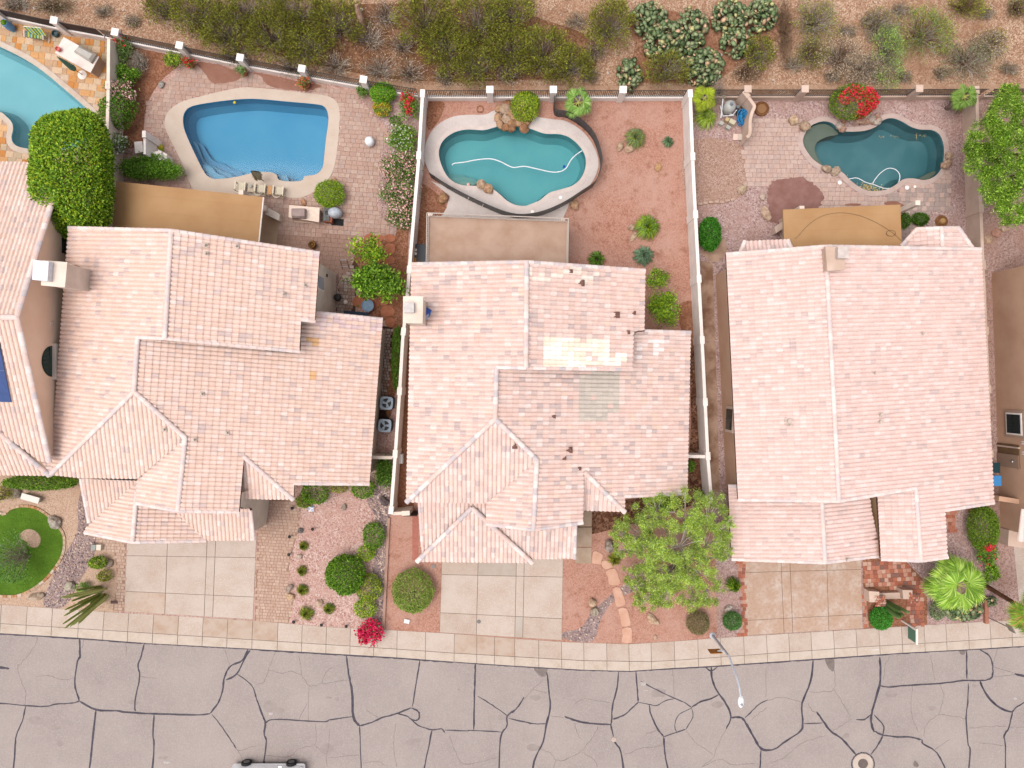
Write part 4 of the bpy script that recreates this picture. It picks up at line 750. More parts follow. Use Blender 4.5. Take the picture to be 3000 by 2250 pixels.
h.done([(q.x, q.y) for q in wp], CREAM); H2 = h
c = chimney(h, [(1181, 868), (1240, 868), (1238, 948), (1180, 946)], 0, 8.1, CREAM, CREAM)
cc = P(1199, 902, 8.2); part(c, 'flue_cover', B().box((cc.x, cc.y, 8.24), (.55, .55, .3)).me('flue_cover', mat('flue', S(240, 232, 228), S(220, 208, 204), 3, .5)))
tp = [PP(A, 1240, 893) + Vector((0, 0, .3)), PP(A, 1266, 910) + Vector((0, 0, .12)), PP(A, 1262, 922) + Vector((0, 0, .12)), PP(A, 1252, 938) + Vector((0, 0, .1)), PP(A, 1240, 938) + Vector((0, 0, .3)), PP(A, 1244, 914) + Vector((0, 0, .4))]
part(h.root, 'tarp', mkmesh('tarp', tp, [(0, 5, 1), (5, 2, 1), (5, 3, 2), (5, 4, 3)], mat('blue_tarp', S(60, 100, 190), S(206, 214, 230), 2.5, .5, lo=.5, hi=.52)))
for x, y, s_ in ((1673, 795, .2), (1703, 830, .36), (1806, 923, .36), (1857, 917, .22), (1840, 974, .22), (1622, 1221, .22), (1668, 1318, .36), (1653, 1342, .22), (1508, 1307, .3), (1698, 1373, .2)): vent(h, Bn if y < 1080 else (Cc if x < 1520 else D), x, y, s_, VENTB)

# --- east house, lower
sd, ed = axes(.05); wd_ = neg(ed)
h = House('pale pink tiled house beside the tall taupe wall', P(2520, 1120), P3, CP, 33)
rN = P(2435, 1050, 5.6); A = pln(rN, wd_, .25); Bn = pln(rN, ed, .25)
h.face(A, [(2127, 745), (2418, 722), (2457, 1466), (2162, 1463)])
h.face(Bn, [(2418, 722), (2872, 730), (2910, 1472), (2766, 1494), (2775, 1630), (2697, 1642), (2682, 1430), (2457, 1466)])
E = pln(PP(Bn, 2682, 1430), wd_, .25); h.face(E, [(2682, 1430), (2697, 1642), (2580, 1636), (2570, 1454)])
g0 = P(2410, 1560, 4.1); Gw = pln(g0, wd_, .25); Ge = pln(g0, ed, .25)
h.face(Gw, [(2133, 1424), (2168, 1424), (2405, 1440), (2416, 1646), (2143, 1636)])
h.face(Ge, [(2405, 1440), (2545, 1440), (2552, 1500), (2563, 1545), (2575, 1606), (2578, 1626), (2416, 1646)])
b0 = P(2758, 700, 3.4); Bw = pln(b0, wd_, .25); Be = pln(b0, ed, .25)
h.face(Bw, [(2640, 722), (2686, 671), (2757, 668), (2760, 740), (2640, 740)]); h.face(Be, [(2757, 668), (2806, 668), (2846, 726), (2846, 740), (2760, 740)])
nb = pln(P(2245, 745, 3.5), neg(sd), .3); h.face(nb, [(2165, 752), (2182, 708), (2312, 702), (2326, 748)])
for pl, a, b_ in ((A, (2457, 1466), (2418, 722)), (Bn, (2697, 1642), (2682, 1430)), (Gw, (2416, 1647), (2407, 1470)), (Be, (2757, 668), (2760, 725)), (Bw, (2640, 722), (2686, 671)), (Be, (2846, 726), (2806, 668)), (nb, (2306, 704), (2322, 740)), (nb, (2182, 708), (2166, 745))): h.cap(*on(pl, a, b_))
for pl, a, b_ in ((A, (2127, 745), (2418, 722)), (Bn, (2872, 730), (2418, 722)), (A, (2162, 1464), (2457, 1468)), (Bn, (2682, 1430), (2457, 1468)), (Bn, (2910, 1473), (2766, 1495)), (Bn, (2775, 1632), (2697, 1643)), (E, (2580, 1638), (2697, 1643)), (Gw, (2143, 1638), (2416, 1648)), (Ge, (2578, 1628), (2416, 1648)), (Bw, (2686, 671), (2757, 668)), (Be, (2806, 668), (2757, 668)), (Gw, (2133, 1424), (2168, 1424))): h.cap(*on(pl, a, b_), .12, .04)
wp = [PP(A, 2130, 750), PP(A, 2420, 726), PP(Bn, 2870, 734), PP(Bn, 2906, 1468), PP(Bn, 2768, 1490), PP(Bn, 2772, 1626), PP(Bn, 2697, 1638), PP(E, 2584, 1632), PP(Ge, 2572, 1600), PP(Gw, 2412, 1640), PP(Gw, 2150, 1632), PP(Gw, 2150, 1466), PP(A, 2165, 1460)]
h.done([(q.x, q.y) for q in wp], TAUPE, .5); H3 = h
gw = [PP(E, 2573, 1456), PP(E, 2583, 1634)]; gw = [q + Vector((.12, 0, -.1)) for q in gw]
part(h.root, 'side_wall', mkmesh('side_wall', [Vector((q.x, q.y, 0)) for q in gw] + gw[::-1], [(0, 1, 2, 3)], mat('side_tan', S(214, 170, 130, .8), S(200, 154, 116, .8), 1)))  # plain tan wall colour below the wing eave
c = chimney(h, [(2418, 722), (2474, 724), (2476, 790), (2424, 794)], 4.0, 6.3, TAN, TAN)
cc = P(2465, 742, 6.4); part(c, 'flue_cover', B().box((cc.x, cc.y, 6.5), (.6, .65, .3)).me('flue_cover', mat('flue_b', S(244, 228, 220), S(222, 204, 196), 3, .5)))
for x, y, s_ in ((2308, 1233, .4), (2310, 1245, .2), (2575, 1215, .26), (2574, 1235, .26), (2698, 978, .22), (2559, 1093, .22), (2478, 1638, .3)): vent(h, A if x < 2430 else (Ge if y > 1600 else Bn), x, y, s_)
zx = lambda px, X: H - X * F / (px - 1500)
X3 = P(2112, 1230).x - .05
w1 = part(h.root, 'window', B().box((X3 + .05, P(0, 1229, 2.2).y, 2.0), (.12, 1.65, 1.5), -.05).me('window', TAN)); part(w1, 'pane', B().box((X3 - .03, P(0, 1229, 2.2).y, 2.0), (.04, 1.3, 1.15), -.05).me('pane', GLASS))
part(w1, 'mullion', B().box((X3 - .055, P(0, 1229, 2.2).y, 2.0), (.03, .06, 1.15), -.05).me('mullion', mat('frame_dark', S(90, 90, 96))))
# --- far west neighbour: gable wall seen from above
sd, ed = axes(-.02); wd_ = neg(ed)
h = House('tiled house with a tan gable wall and a blue solar panel', P(-80, 930), P1, CP2, 44)
ap = P(52, 930, 9.0); N_ = pln(ap, (0, 1), .42); S_ = pln(ap, (0, -1), .335)
h.face(N_, [(-300, 470), (190, 478), (52, 930), (-300, 925)]); h.face(S_, [(-300, 925), (52, 930), (146, 1350), (118, 1350), (0, 1262), (-300, 1200)])
S2 = pln2(P(0, 1266, 6.95), P(148, 1392, 5.6), (0, -1)); h.face(S2, [(-300, 1300), (0, 1266), (148, 1392), (-300, 1386)])
Es = pln(P(120, 1340, 5.9), ed, .6); h.face(Es, [(118, 1346), (128, 1306), (158, 1308), (150, 1388)])
for pl, a, b_ in ((N_, (-300, 925), (52, 930)), (S2, (148, 1393), (0, 1268)), (S2, (0, 1268), (-150, 1140))): h.cap(*on(pl, a, b_), .17)
for pl, a, b_ in ((N_, (190, 478), (52, 930)), (S_, (146, 1352), (52, 930))): h.cap(*on(pl, a, b_), .17, .05)
wp = [PP(N_, -290, 474), PP(N_, 188, 482), ap, PP(S_, 144, 1348), PP(S_, -290, 1348)]
wp = [(q.x, q.y) for q in wp]; xg = wp[2][0]; wp[1] = (xg, wp[1][1]); wp[3] = (xg, wp[3][1]); wp.pop(2)
h.done(wp, BEIGE, .25); H0 = h; xw = xg - .25
# half-round window with a sill band, below it a dark opening
zs = lambda px: zx(px, xw)
yc = lambda py, z: (1125 - py) * (H - z) / F
zb, zt = 5.8, 6.72; y0, y1 = yc(1104, 6.0), yc(1013, 6.0); ym, rr = (y0 + y1) / 2, (y1 - y0) / 2
arc = [(math.cos(a) * rr, math.sin(a) * (zt - zb)) for a in np.linspace(0, math.pi, 15)]
wn = part(h.root, 'window', mkmesh('window', [(xw + .02, ym + a, zb + b_) for a, b_ in arc], [tuple(range(15))[::-1]], IRON))
part(wn, 'pane', mkmesh('pane', [(xw + .04, ym + a * .93, zb + .05 + b_ * .92) for a, b_ in arc], [tuple(range(15))[::-1]], mat('green_glass', S(20, 62, 58, .6), rough=.05, spec=.6)))
part(wn, 'sill', B().box((xw + .1, ym, zb - .2), (.22, rr * 2 + .3, .35)).me('sill', CREAM))
part(h.root, 'window', B().box((xw + .02, ym, zb - 1.0), (.06, rr * 2, 1.2)).me('window', GLASS))
part(h.root, 'wall_vent', B().box((xw + .04, yc(948, 5.8), 5.8), (.1, .16, .2)).me('wall_vent', CREAM))
part(h.root, 'window', B().box((xw + .02, yc(722, 4.5), 4.3), (.06, .9, 1.2)).me('window', GLASS))
sp = [(-120, 1000), (2, 1002), (38, 1178), (-120, 1174)]; sv = [PP(S_, x, y) + Vector((0, 0, .16)) for x, y in sp]; n_ = Vector((0, .32, .95))
spb = part(h.root, 'solar_panel', mkmesh('solar_panel', sv + [q - Vector((0, 0, .06)) for q in sv], [(0, 3, 2, 1), (0, 1, 5, 4), (1, 2, 6, 5), (2, 3, 7, 6), (3, 0, 4, 7)], mat('solar_blue', S(44, 72, 130, .7), S(38, 64, 118, .7), 3, .15, spec=.5)))
for t in (.47,):
    a, b_ = sv[0].lerp(sv[3], t), sv[1].lerp(sv[2], t); part(spb, 'panel_joint', B().tube([a + Vector((0, 0, .01)), b_ + Vector((0, 0, .01))], .012, 4).me('panel_joint', mat('alu', S(150, 160, 180), rough=.4)))
# --- far east neighbour: tall taupe wall, roof beyond the frame
r = thing('house', 'taupe stucco house wall with a white framed window and a recessed door', 'house', P(3150, 1150))
wb = [P(2905, 800), P(2931, 1545)]; dirw = (wb[1] - wb[0]); nrm = Vector((dirw.y, -dirw.x, 0)).normalized(); nrm = nrm if nrm.x < 0 else -nrm
wl = [(wb[0].x, wb[0].y), (wb[1].x, wb[1].y), (wb[1].x + 14, wb[1].y + .6), (wb[0].x + 14, wb[0].y + .6)]
part(r, 'wall', B().prism(wl, -.05, 5.3).me('wall', TAUPE))
rf = [(x + dx, y + dy) for (x, y), dx, dy in zip(wl, (-.4, -.4, .4, .4), (.4, -.4, -.4, .4))]; xm = (rf[0][0] + rf[2][0]) / 2
part(r, 'roof', mkmesh('roof', [(x, y, 5.3) for x, y in rf] + [(xm, rf[0][1] - 6, 7.6), (xm, rf[1][1] + 6, 7.6)], [(0, 1, 5, 4), (1, 2, 5), (2, 3, 4, 5), (3, 0, 4)], mat('far_roof', S(240, 208, 192), S(222, 192, 178), 4)))
def onw(t, z, off=0.0): q = wb[0].lerp(wb[1], t) + nrm * off; return Vector((q.x, q.y, z))
angw = math.atan2(dirw.y, dirw.x)
def wbox(root, name, t, z, wid, hh, dep, m, off=0): q = onw(t, z, off); return part(root, name, B().box(tuple(q), (wid, dep, hh), angw).me(name, m))
tt = lambda py, z: (P(0, py, z).y - wb[0].y) / (wb[1].y - wb[0].y)
wn = wbox(r, 'window', tt(1242, 1.9), 1.75, 1.75, 1.75, .08, mat('trim_taupe', S(204, 170, 148)), .04); wbox(wn, 'frame', tt(1242, 1.9), 1.75, 1.4, 1.4, .06, WHITE, .1); wbox(wn, 'pane', tt(1242, 1.9), 1.75, 1.2, 1.2, .04, GLASS, .13)
dr = wbox(r, 'door', tt(1335, 1.2), 1.05, 1.5, 2.0, .05, mat('door_taupe', S(150, 116, 84), S(130, 98, 70), 1), .03); wbox(dr, 'door_frame', tt(1309, 1.2), 1.05, .1, 2.1, .12, TAN, .06)
wbox(dr, 'door_leaf', tt(1350, 1.2), 1.05, .85, 2.0, .06, mat('leaf_taupe', S(184, 150, 128)), .07); q = onw(tt(1352, 1.6), 1.6, .16); part(dr, 'handle', B().lathe([(.02, -.05), (.07, -.03), (.07, .03), (.02, .05)], 10, tuple(q)).me('handle', mat('brass', S(200, 200, 204), rough=.3, metal=.8)))
for py in (1294, 1300, 1324, 1330): wbox(r, 'house_number', tt(py, 2.3), 2.35, .06, .16, .03, WHITE, .03)
q0 = P(2960, 1455, 0)
part(r, 'fin_wall', B().box((q0.x - .9, q0.y, .9), (2.2, .3, 1.8), -.15).me('fin_wall', TAUPE))
part(r, 'lower_wall', B().prism(W2([(2928, 1545), (2990, 1560), (2995, 1600), (2925, 1590)]), 0, .9).me('lower_wall', TAN))
rk = [P(2990, 1585, 3.0), P(3010, 1500, 3.4)]; part(r, 'ridge_tile', cap_mesh(CP[0], .2, 2.0), basis(Vector((1, 0, 0)), (rk[1] - rk[0]).normalized(), Vector((0, 0, 1)), rk[0]))
# ------------------------------------------------------------------ fences and garden walls
def along(pts, step):
    out = []; acc = 0.0; nxt = 0.0
    for a, b_ in zip(pts, pts[1:]):
        L_ = (b_ - a).length
        while nxt <= acc + L_: out.append((a.lerp(b_, (nxt - acc) / L_), (b_ - a).normalized())); nxt += step
        acc += L_
    return out
def runwall(pts, th, z0, z1, m, name):
    n = len(pts); v = []
    for i, p in enumerate(pts):
        d = (pts[min(i + 1, n - 1)] - pts[max(i - 1, 0)]); d.z = 0; d.normalize(); s_ = Vector((-d.y, d.x, 0)) * th / 2
        for q in (p + s_, p - s_): v += [(q.x, q.y, z0), (q.x, q.y, z1)]
    f = []
    for i in range(n - 1):
        a, c = 4 * i, 4 * i + 4
        f += [(a + 1, a + 3, c + 3, c + 1), (a, c, c + 2, a + 2), (a, a + 1, c + 1, c), (a + 2, c + 2, c + 3, a + 3)]
    f += [(0, 2, 3, 1), (4 * n - 4, 4 * n - 3, 4 * n - 1, 4 * n - 2)]
    return mkmesh(name, v, f, m)
pick = {}
def fence(label, base, pillars, m, hh=1.5, wh=.5, picks=True, group=None, sp=.12, mesh_m=None):
    pts = [P(x, y) for x, y in base]; r = thing('rear_fence', label, 'fence', pts[0])
    part(r, 'low_wall', runwall(pts, .2, -.02, wh, m, 'low_wall'))
    for z in (wh + .1, hh - .06): part(r, 'rail', runwall([p + Vector((0, 0, 0)) for p in pts], .03, z, z + .035, IRON, 'rail'))
    if picks:
        if sp not in pick: pick[sp] = B().box((0, 0, (hh - wh) / 2), (.032, .032, hh - wh - .02)).me('picket', IRON)
        for p, d in along(pts, sp)[1:301]: part(r, 'picket', pick[sp], Matrix.Translation((p.x, p.y, wh)) @ Matrix.Rotation(math.atan2(d.y, d.x), 4, 'Z'))
    else: part(r, 'mesh_panel', runwall(pts, .012, wh + .02, hh - .03, mesh_m, 'mesh_panel'))
    for x, y in pillars:
        q = P(x, y, 1.62); best = min(((p, d) for p, d in along(pts, .05)), key=lambda t: (t[0].x - q.x) ** 2 + (t[0].y - q.y) ** 2)
        p, d = best; a = math.atan2(d.y, d.x)
        c = part(r, 'pillar', B().box((p.x, p.y, .77), (.4, .4, 1.58), a).me('pillar', m)); part(c, 'pillar_cap', B().box((p.x, p.y, 1.6), (.46, .46, .07), a).me('pillar_cap', m))
    return r
MESHP = mat('bronze_mesh', S(84, 66, 66), S(70, 54, 54), 6, .6)
fence('white rear fence with dark mesh panels behind the flagstone patio', [(-140, 28), (0, 52), (163, 88), (318, 117)], [(-30, 32), (156, 66)], WHITE, picks=False, mesh_m=MESHP)
fence('white rear fence with black pickets running aslant behind the blue pool', [(322, 118), (509, 156), (696, 195), (1048, 258), (1228, 288)], [(335, 104), (524, 137), (703, 174), (884, 204), (1064, 238)], WHITE)
fence('white rear fence with black pickets behind the teal pool', [(1240, 292), (2014, 292)], [(1434, 270), (1622, 270), (1826, 270)], WHITE)
fence('tan rear fence with black pickets behind the red bougainvillea', [(2030, 290), (2400, 290), (2854, 288)], [(2192, 266), (2360, 267), (2694, 262)], TAN)
fence('tan rear fence with black pickets behind the feathery tree', [(2868, 288), (3140, 285)], [(3060, 262)], TAN)
def gwall(label, top, hh, m, pillars=(), th=.2, ph=.06, pw=.3, name='garden_wall'):
    pts = [P(x, y, hh) for x, y in top]; g = [Vector((p.x, p.y, 0)) for p in pts]
    r = thing(name, label, 'wall', g[0]); part(r, 'wall_run', runwall(g, th, -.02, hh, m, 'wall_run'))
    for x, y in pillars:
        q = P(x, y, hh); p, d = min(along(g, .05), key=lambda t: (t[0].x - q.x) ** 2 + (t[0].y - q.y) ** 2)
        part(r, 'pillar', B().box((p.x, p.y, (hh + ph) / 2), (.5, pw, hh + ph), math.atan2(d.y, d.x)).me('pillar', m))
    return r
gwall('cream stucco wall between the two western pools', [(318, 114), (316, 300), (312, 420), (318, 560), (318, 670)], 1.7, CREAM, [(316, 250)])
gwall('long cream stucco wall west of the teal pool', [(1238, 272), (1226, 470), (1215, 600), (1200, 780), (1190, 900), (1180, 990), (1172, 1126), (1158, 1330), (1145, 1505)], 1.7, WHITE, [(1238, 274), (1225, 456), (1198, 790), (1184, 972), (1172, 1145), (1159, 1330), (1146, 1495)])
gwall('short stucco gate wall at the end of the long cream wall', [(1150, 1505), (1192, 1503)], 1.7, CREAM, [(1190, 1503)])
gwall('short stucco wall closing the yard of the two air conditioners', [(1082, 1340), (1150, 1341)], 1.6, CREAM)
gwall('long white stucco wall east of the teal pool', [(2022, 270), (2028, 430), (2034, 563), (2047, 810), (2057, 1000), (2066, 1180), (2074, 1340), (2085, 1475)], 1.7, WHITE, [(2022, 274), (2033, 458), (2038, 628), (2047, 816), (2056, 997), (2066, 1177), (2073, 1336)])
gwall('short white wall joining the long white wall to the middle house', [(2010, 1337), (2066, 1338)], 1.6, WHITE)
w4 = gwall('tan stucco wall with iron grilles beside the feathery tree', [(2861, 262), (2866, 395), (2872, 560), (2880, 780), (2889, 980), (2897, 1180), (2905, 1420)], 1.35, TAN, [(2861, 264), (2873, 610), (2880, 778), (2888, 970), (2894, 1140), (2902, 1330)])
for y0 in (385, 570):                    # openings with iron grilles
    for k in range(4):
        z = .5 + k * .25; q = P(2866 + (y0 - 385) * .035, y0, 1.0); part(w4, 'grille_bar', B().box((q.x - .12, q.y, z), (.03, .9, .03)).me('grille_bar', mat('grille', S(150, 120, 104))))
gwall('curved pink screen wall around the pool pumps', smooth([(2186, 276), (2206, 303), (2210, 313), (2203, 331), (2198, 354), (2197, 390), (2188, 402)], 4, False), 1.5, TAN, [(2193, 264)], .2)
# white masonry corner beside the deep blue pool
r = thing('garden_counter', 'white stucco counter with a tall pillar at the edge of the paver patio', 'counter', P(440, 450))
pq = lambda pts, z: [tuple(P(380 + x / 8.3, 360 + y / 8.3, z))[:2] for x, y in pts]
part(r, 'pillar', B().prism(pq([(300, 190), (390, 190), (390, 350), (300, 350)], 2.1), 0, 2.1).me('pillar', WHITE))
part(r, 'back_wall', B().prism(pq([(335, 352), (390, 352), (390, 760), (335, 760)], 1.9), 0, 1.9).me('back_wall', WHITE))
part(r, 'side_panel', B().prism(pq([(110, 460), (300, 445), (325, 700), (130, 740)], 1.0), 0, 1.0).me('side_panel', WHITE))
part(r, 'cabinet', B().prism(pq([(490, 690), (770, 690), (770, 900), (500, 900)], 1.1), 0, 1.1).me('cabinet', WHITE))
part(r, 'door_panel', B().prism(pq([(772, 700), (985, 810), (985, 1060), (772, 950)], .45), 0, .9).me('door_panel', WHITE))
# kerb strip between the two front yards
sp_ = [P(1140, 1516), P(1132, 1680), P(1124, yt(1124) - 2)]
o = part(None, 'border_kerb', runwall(sp_, .17, -.02, .16, mat('pink_kerb', S(206, 164, 146), S(190, 146, 128), 1), 'border_kerb')); tag(o, 'low pink concrete kerb dividing the gravel yard from the soil yard', 'kerb')
o = part(None, 'gate', B().box(tuple(P(1207, 1504, .9)), (.85, .06, 1.7)).me('gate', mat('gate_dark', S(60, 40, 34)))); tag(o, 'dark gate between the short stucco wall and the middle house', 'gate')
# black mesh safety fence round the teal pool
fp_ = smooth([(1622, 290), (1624, 338), (1660, 346), (1705, 374), (1738, 412), (1757, 470), (1755, 505), (1738, 545), (1700, 572), (1650, 604), (1590, 630), (1530, 640), (1480, 632), (1420, 608), (1365, 582), (1310, 552), (1262, 520)], 3, False)
pm = [P(x, y) for x, y in fp_]
m, t, bs, N, L = nodes('pool_mesh'); bs.inputs['Base Color'].default_value = (.03, .032, .036, 1); tr = N('BsdfTransparent'); mx = N('MixShader'); mx.inputs[0].default_value = .72; L(tr.outputs[0], mx.inputs[1]); L(bs.outputs[0], mx.inputs[2]); L(mx.outputs[0], t.nodes['Material Output'].inputs[0])
r = thing('pool_fence', 'black mesh safety fence curving round the teal pool', 'fence', pm[0])
part(r, 'mesh_panel', runwall(pm, .008, .03, 1.15, m, 'mesh_panel')); part(r, 'top_binding', runwall(pm, .03, 1.15, 1.18, IRON, 'top_binding'))
for p, d in along(pm, .95): part(r, 'post', B().tube([(p.x, p.y, 0), (p.x, p.y, 1.2)], .02, 6).me('post', IRON))
for x, y in ((1371, 586), (1413, 605), (1614, 612)):
    q = P(x, y); part(r, 'brace', B().tube([(q.x, q.y, .05), (q.x + .1, q.y - .1, 1.0)], .02, 6).me('brace', WHITE))
# patio covers
TANM = mat('tan_metal_roof', S(210, 164, 116), S(200, 152, 104), .6, .75)
def cover(label, q, z, m, posts, fasc=.16, name='patio_cover'):
    pl = [P(x, y, z) for x, y in q]; r = thing(name, label, 'patio cover', (pl[0].x, pl[0].y, 0))
    pp = [(p.x, p.y) for p in pl]; rr = part(r, 'roof_sheet', B().prism(pp, z - fasc, z).me('roof_sheet', m))
    a, b_, c, d = pl
    for t in (.22, .55, .83):
        p0, p1 = a.lerp(d, t), b_.lerp(c, t)
        part(rr, 'seam', B().box(tuple((p0 + p1) / 2 + Vector((0, 0, .004))), ((p1 - p0).length * .995, .012, .006), math.atan2(p1.y - p0.y, p1.x - p0.x)).me('seam', m))
    for x, y in posts:
        p = P(x, y); part(r, 'post', B().box((p.x, p.y, (z - fasc) / 2), (.3, .3, z - fasc)).me('post', CREAM))
    return r, pl
r, pl = cover('flat tan metal patio cover of the peach tiled house', [(340, 531), (770, 577), (756, 712), (328, 676)], 2.9, TANM, [(372, 562), (752, 596)])
part(r, 'gutter', B().tube([pl[1] + Vector((.03, 0, -.05)), pl[2] + Vector((.03, 0, -.05))], .05, 6).me('gutter', WHITE))
r, pl = cover('flat tan patio cover with a loose black cable across it', [(2294, 614), (2638, 599), (2642, 722), (2298, 728)], 2.9, TANM, [(2300, 640), (2620, 625)])
cz = lambda pts: [Vector(P(2250 + x / 2.9467, 563 + y / 2.9467, 2.93)) for x, y in pts]
cb = cz(smooth([(230, 400), (260, 380), (330, 300), (420, 230), (520, 190), (650, 178), (800, 205), (950, 270), (1060, 340), (1110, 380), (1150, 420)], 4, False)); o = part(None, 'cable', B().tube(cb, .008, 5).me('cable', IRON)); tag(o, 'thin black cable lying in an arc on the tan patio cover', 'cable')
cb = cz([(1060 + 40 * math.cos(a), 355 + 26 * math.sin(a)) for a in np.linspace(0, 11, 30)]); o = part(None, 'cable_coil', B().tube([p + Vector((0, 0, .0015 * i)) for i, p in enumerate(cb)], .008, 5).me('cable_coil', IRON)); tag(o, 'small coil of black cable at the end of the tan patio cover', 'cable')
# balcony deck of the middle house with white railing
r, pl = cover('stucco balcony deck with a white railing behind the middle house', [(1256, 634), (1662, 650), (1660, 782), (1254, 776)], 3.0, mat('deck_coat', S(214, 180, 158), S(196, 158, 134), .8, .9, lo=.4, hi=.7), [(1275, 660), (1640, 675)], .25, 'balcony')
RAILM = mat('rail_white', S(238, 220, 208))
for a, b_ in ((pl[0], pl[1]), (pl[0], pl[3]), (pl[1], pl[2])):
    for z in (.12, .92): part(r, 'rail', B().tube([a + Vector((0, 0, z)), b_ + Vector((0, 0, z))], .03, 4).me('rail', RAILM))
    bal = B().box((0, 0, .46), (.02, .02, .9)).me('baluster', RAILM) if a is pl[0] and b_ is pl[1] else bal
    for p, d in along([a, b_], .14)[1:]: part(r, 'baluster', bal, Matrix.Translation((p.x, p.y, p.z)))
# ------------------------------------------------------------------ plants
def G(*cs, k=.78): return [S(*c, k) for c in cs]
BRIGHT = G((128, 168, 40), (106, 146, 28), (156, 190, 64), (86, 122, 22)); DEEP = G((80, 118, 28), (98, 138, 38), (60, 92, 20), (118, 156, 54)); LIME = G((168, 186, 40), (150, 172, 34), (184, 200, 66), (126, 150, 30))
OLIVE = G((150, 156, 48), (128, 136, 40), (172, 176, 66), (108, 112, 36)); CREO = G((146, 144, 46), (122, 122, 40), (166, 166, 64), (104, 94, 40), (134, 150, 52), (120, 100, 62), k=.72); GREY = G((148, 138, 116), (170, 158, 140), (126, 114, 94)); SAGE = G((128, 152, 88), (150, 168, 108), (106, 132, 70))
OLEA = G((98, 132, 52), (120, 152, 70), (78, 112, 40)); FEATH = G((170, 194, 88), (148, 176, 64), (190, 206, 116), (120, 146, 48), k=.9); CACT = G((126, 146, 98), (150, 168, 120), (100, 120, 78), (174, 184, 138), k=.66)
MAG = G((214, 26, 84), (190, 18, 62), (232, 60, 104), k=.85); RED = G((226, 34, 62), (206, 24, 50), (240, 70, 84)); PINK = G((232, 178, 172), (240, 200, 196), (214, 148, 146)); WHT = G((238, 236, 226), (224, 222, 208)); ORG = G((226, 150, 40), (240, 180, 60)); DRY = G((196, 170, 140), (176, 148, 116), (212, 190, 166))
def leaves(rg, pts, size, pal, asp=.5, up=.35, jit=.12, dirs=None):
    n = len(pts); t = rg.normal(size=(n, 3)); t[:, 2] += up
    if dirs is not None: t = dirs * 1.6 + t * .6
    t /= np.linalg.norm(t, axis=1)[:, None]; b_ = np.cross(t, rg.normal(size=(n, 3)) * .55 + np.array([0, 0, 1.0])); b_ /= np.linalg.norm(b_, axis=1)[:, None] + 1e-9
    L_ = size * rg.uniform(.7, 1.3, (n, 1)); w_ = L_ * asp * .5
    V = np.stack([pts, pts + t * L_ * .45 + b_ * w_, pts + t * L_, pts + t * L_ * .45 - b_ * w_], 1)
    c = np.array(pal)[rg.integers(0, len(pal), n)] * rg.uniform(1 - jit, 1 + jit, (n, 1))
    if CT[0] is not None and len(CT[0]) == n: c = c * CT[0][:, None]
    CT[0] = None; return V, c
def ballpts(rg, n, rx, ry, rz, cz, lumps=26, amp=.2, thick=.3, low=-.35):
    d = rg.normal(size=(int(n * 1.9), 3)); d /= np.linalg.norm(d, axis=1)[:, None]; d = d[d[:, 2] > low][:n]
    L_ = rg.normal(size=(lumps, 3)); L_ /= np.linalg.norm(L_, axis=1)[:, None]; k = np.clip((d @ L_.T).max(1), 0, 1)
    M_ = rg.normal(size=(lumps * 5, 3)); M_ /= np.linalg.norm(M_, axis=1)[:, None]; k2 = np.clip((d @ M_.T).max(1), 0, 1); w0 = rg.normal(size=3) * .09
    r_ = (1 - amp) + amp * np.clip((k - .7) / .3, 0, 1) * .8 + amp * .55 * np.clip((k2 - .9) / .1, 0, 1) + d @ w0; r_ *= 1 - thick * rg.random(len(d)) ** 2
    return d * r_[:, None] * np.array([rx, ry, rz]) + np.array([0, 0, cz])
CT = [None]
def clumppts(rg, n, rx, ry, rz, cz, k=20, cr=.25, shell=.55):
    c = rg.normal(size=(k, 3)); c /= np.linalg.norm(c, axis=1)[:, None]; c[:, 2] = np.abs(c[:, 2]) * .9 - .15
    c *= rg.uniform(shell, .95, (k, 1)) * (1 - cr * .5); i = rg.integers(0, k, n); CT[0] = np.clip(rg.normal(1, .2, k), .6, 1.45)[i]; o_ = rg.normal(size=(n, 3)) * cr * .55
    return (c[i] + o_) * np.array([rx, ry, rz]) + np.array([0, 0, cz])
def sticks(name, segs, m, cols=None, n=3):
    b = B()
    for j, (p, r_) in enumerate(segs): b.tube(p, r_, n, cols[j % len(cols)] if cols else None, cap=False)
    return b.me(name, m, bool(cols))
PLN = [0]
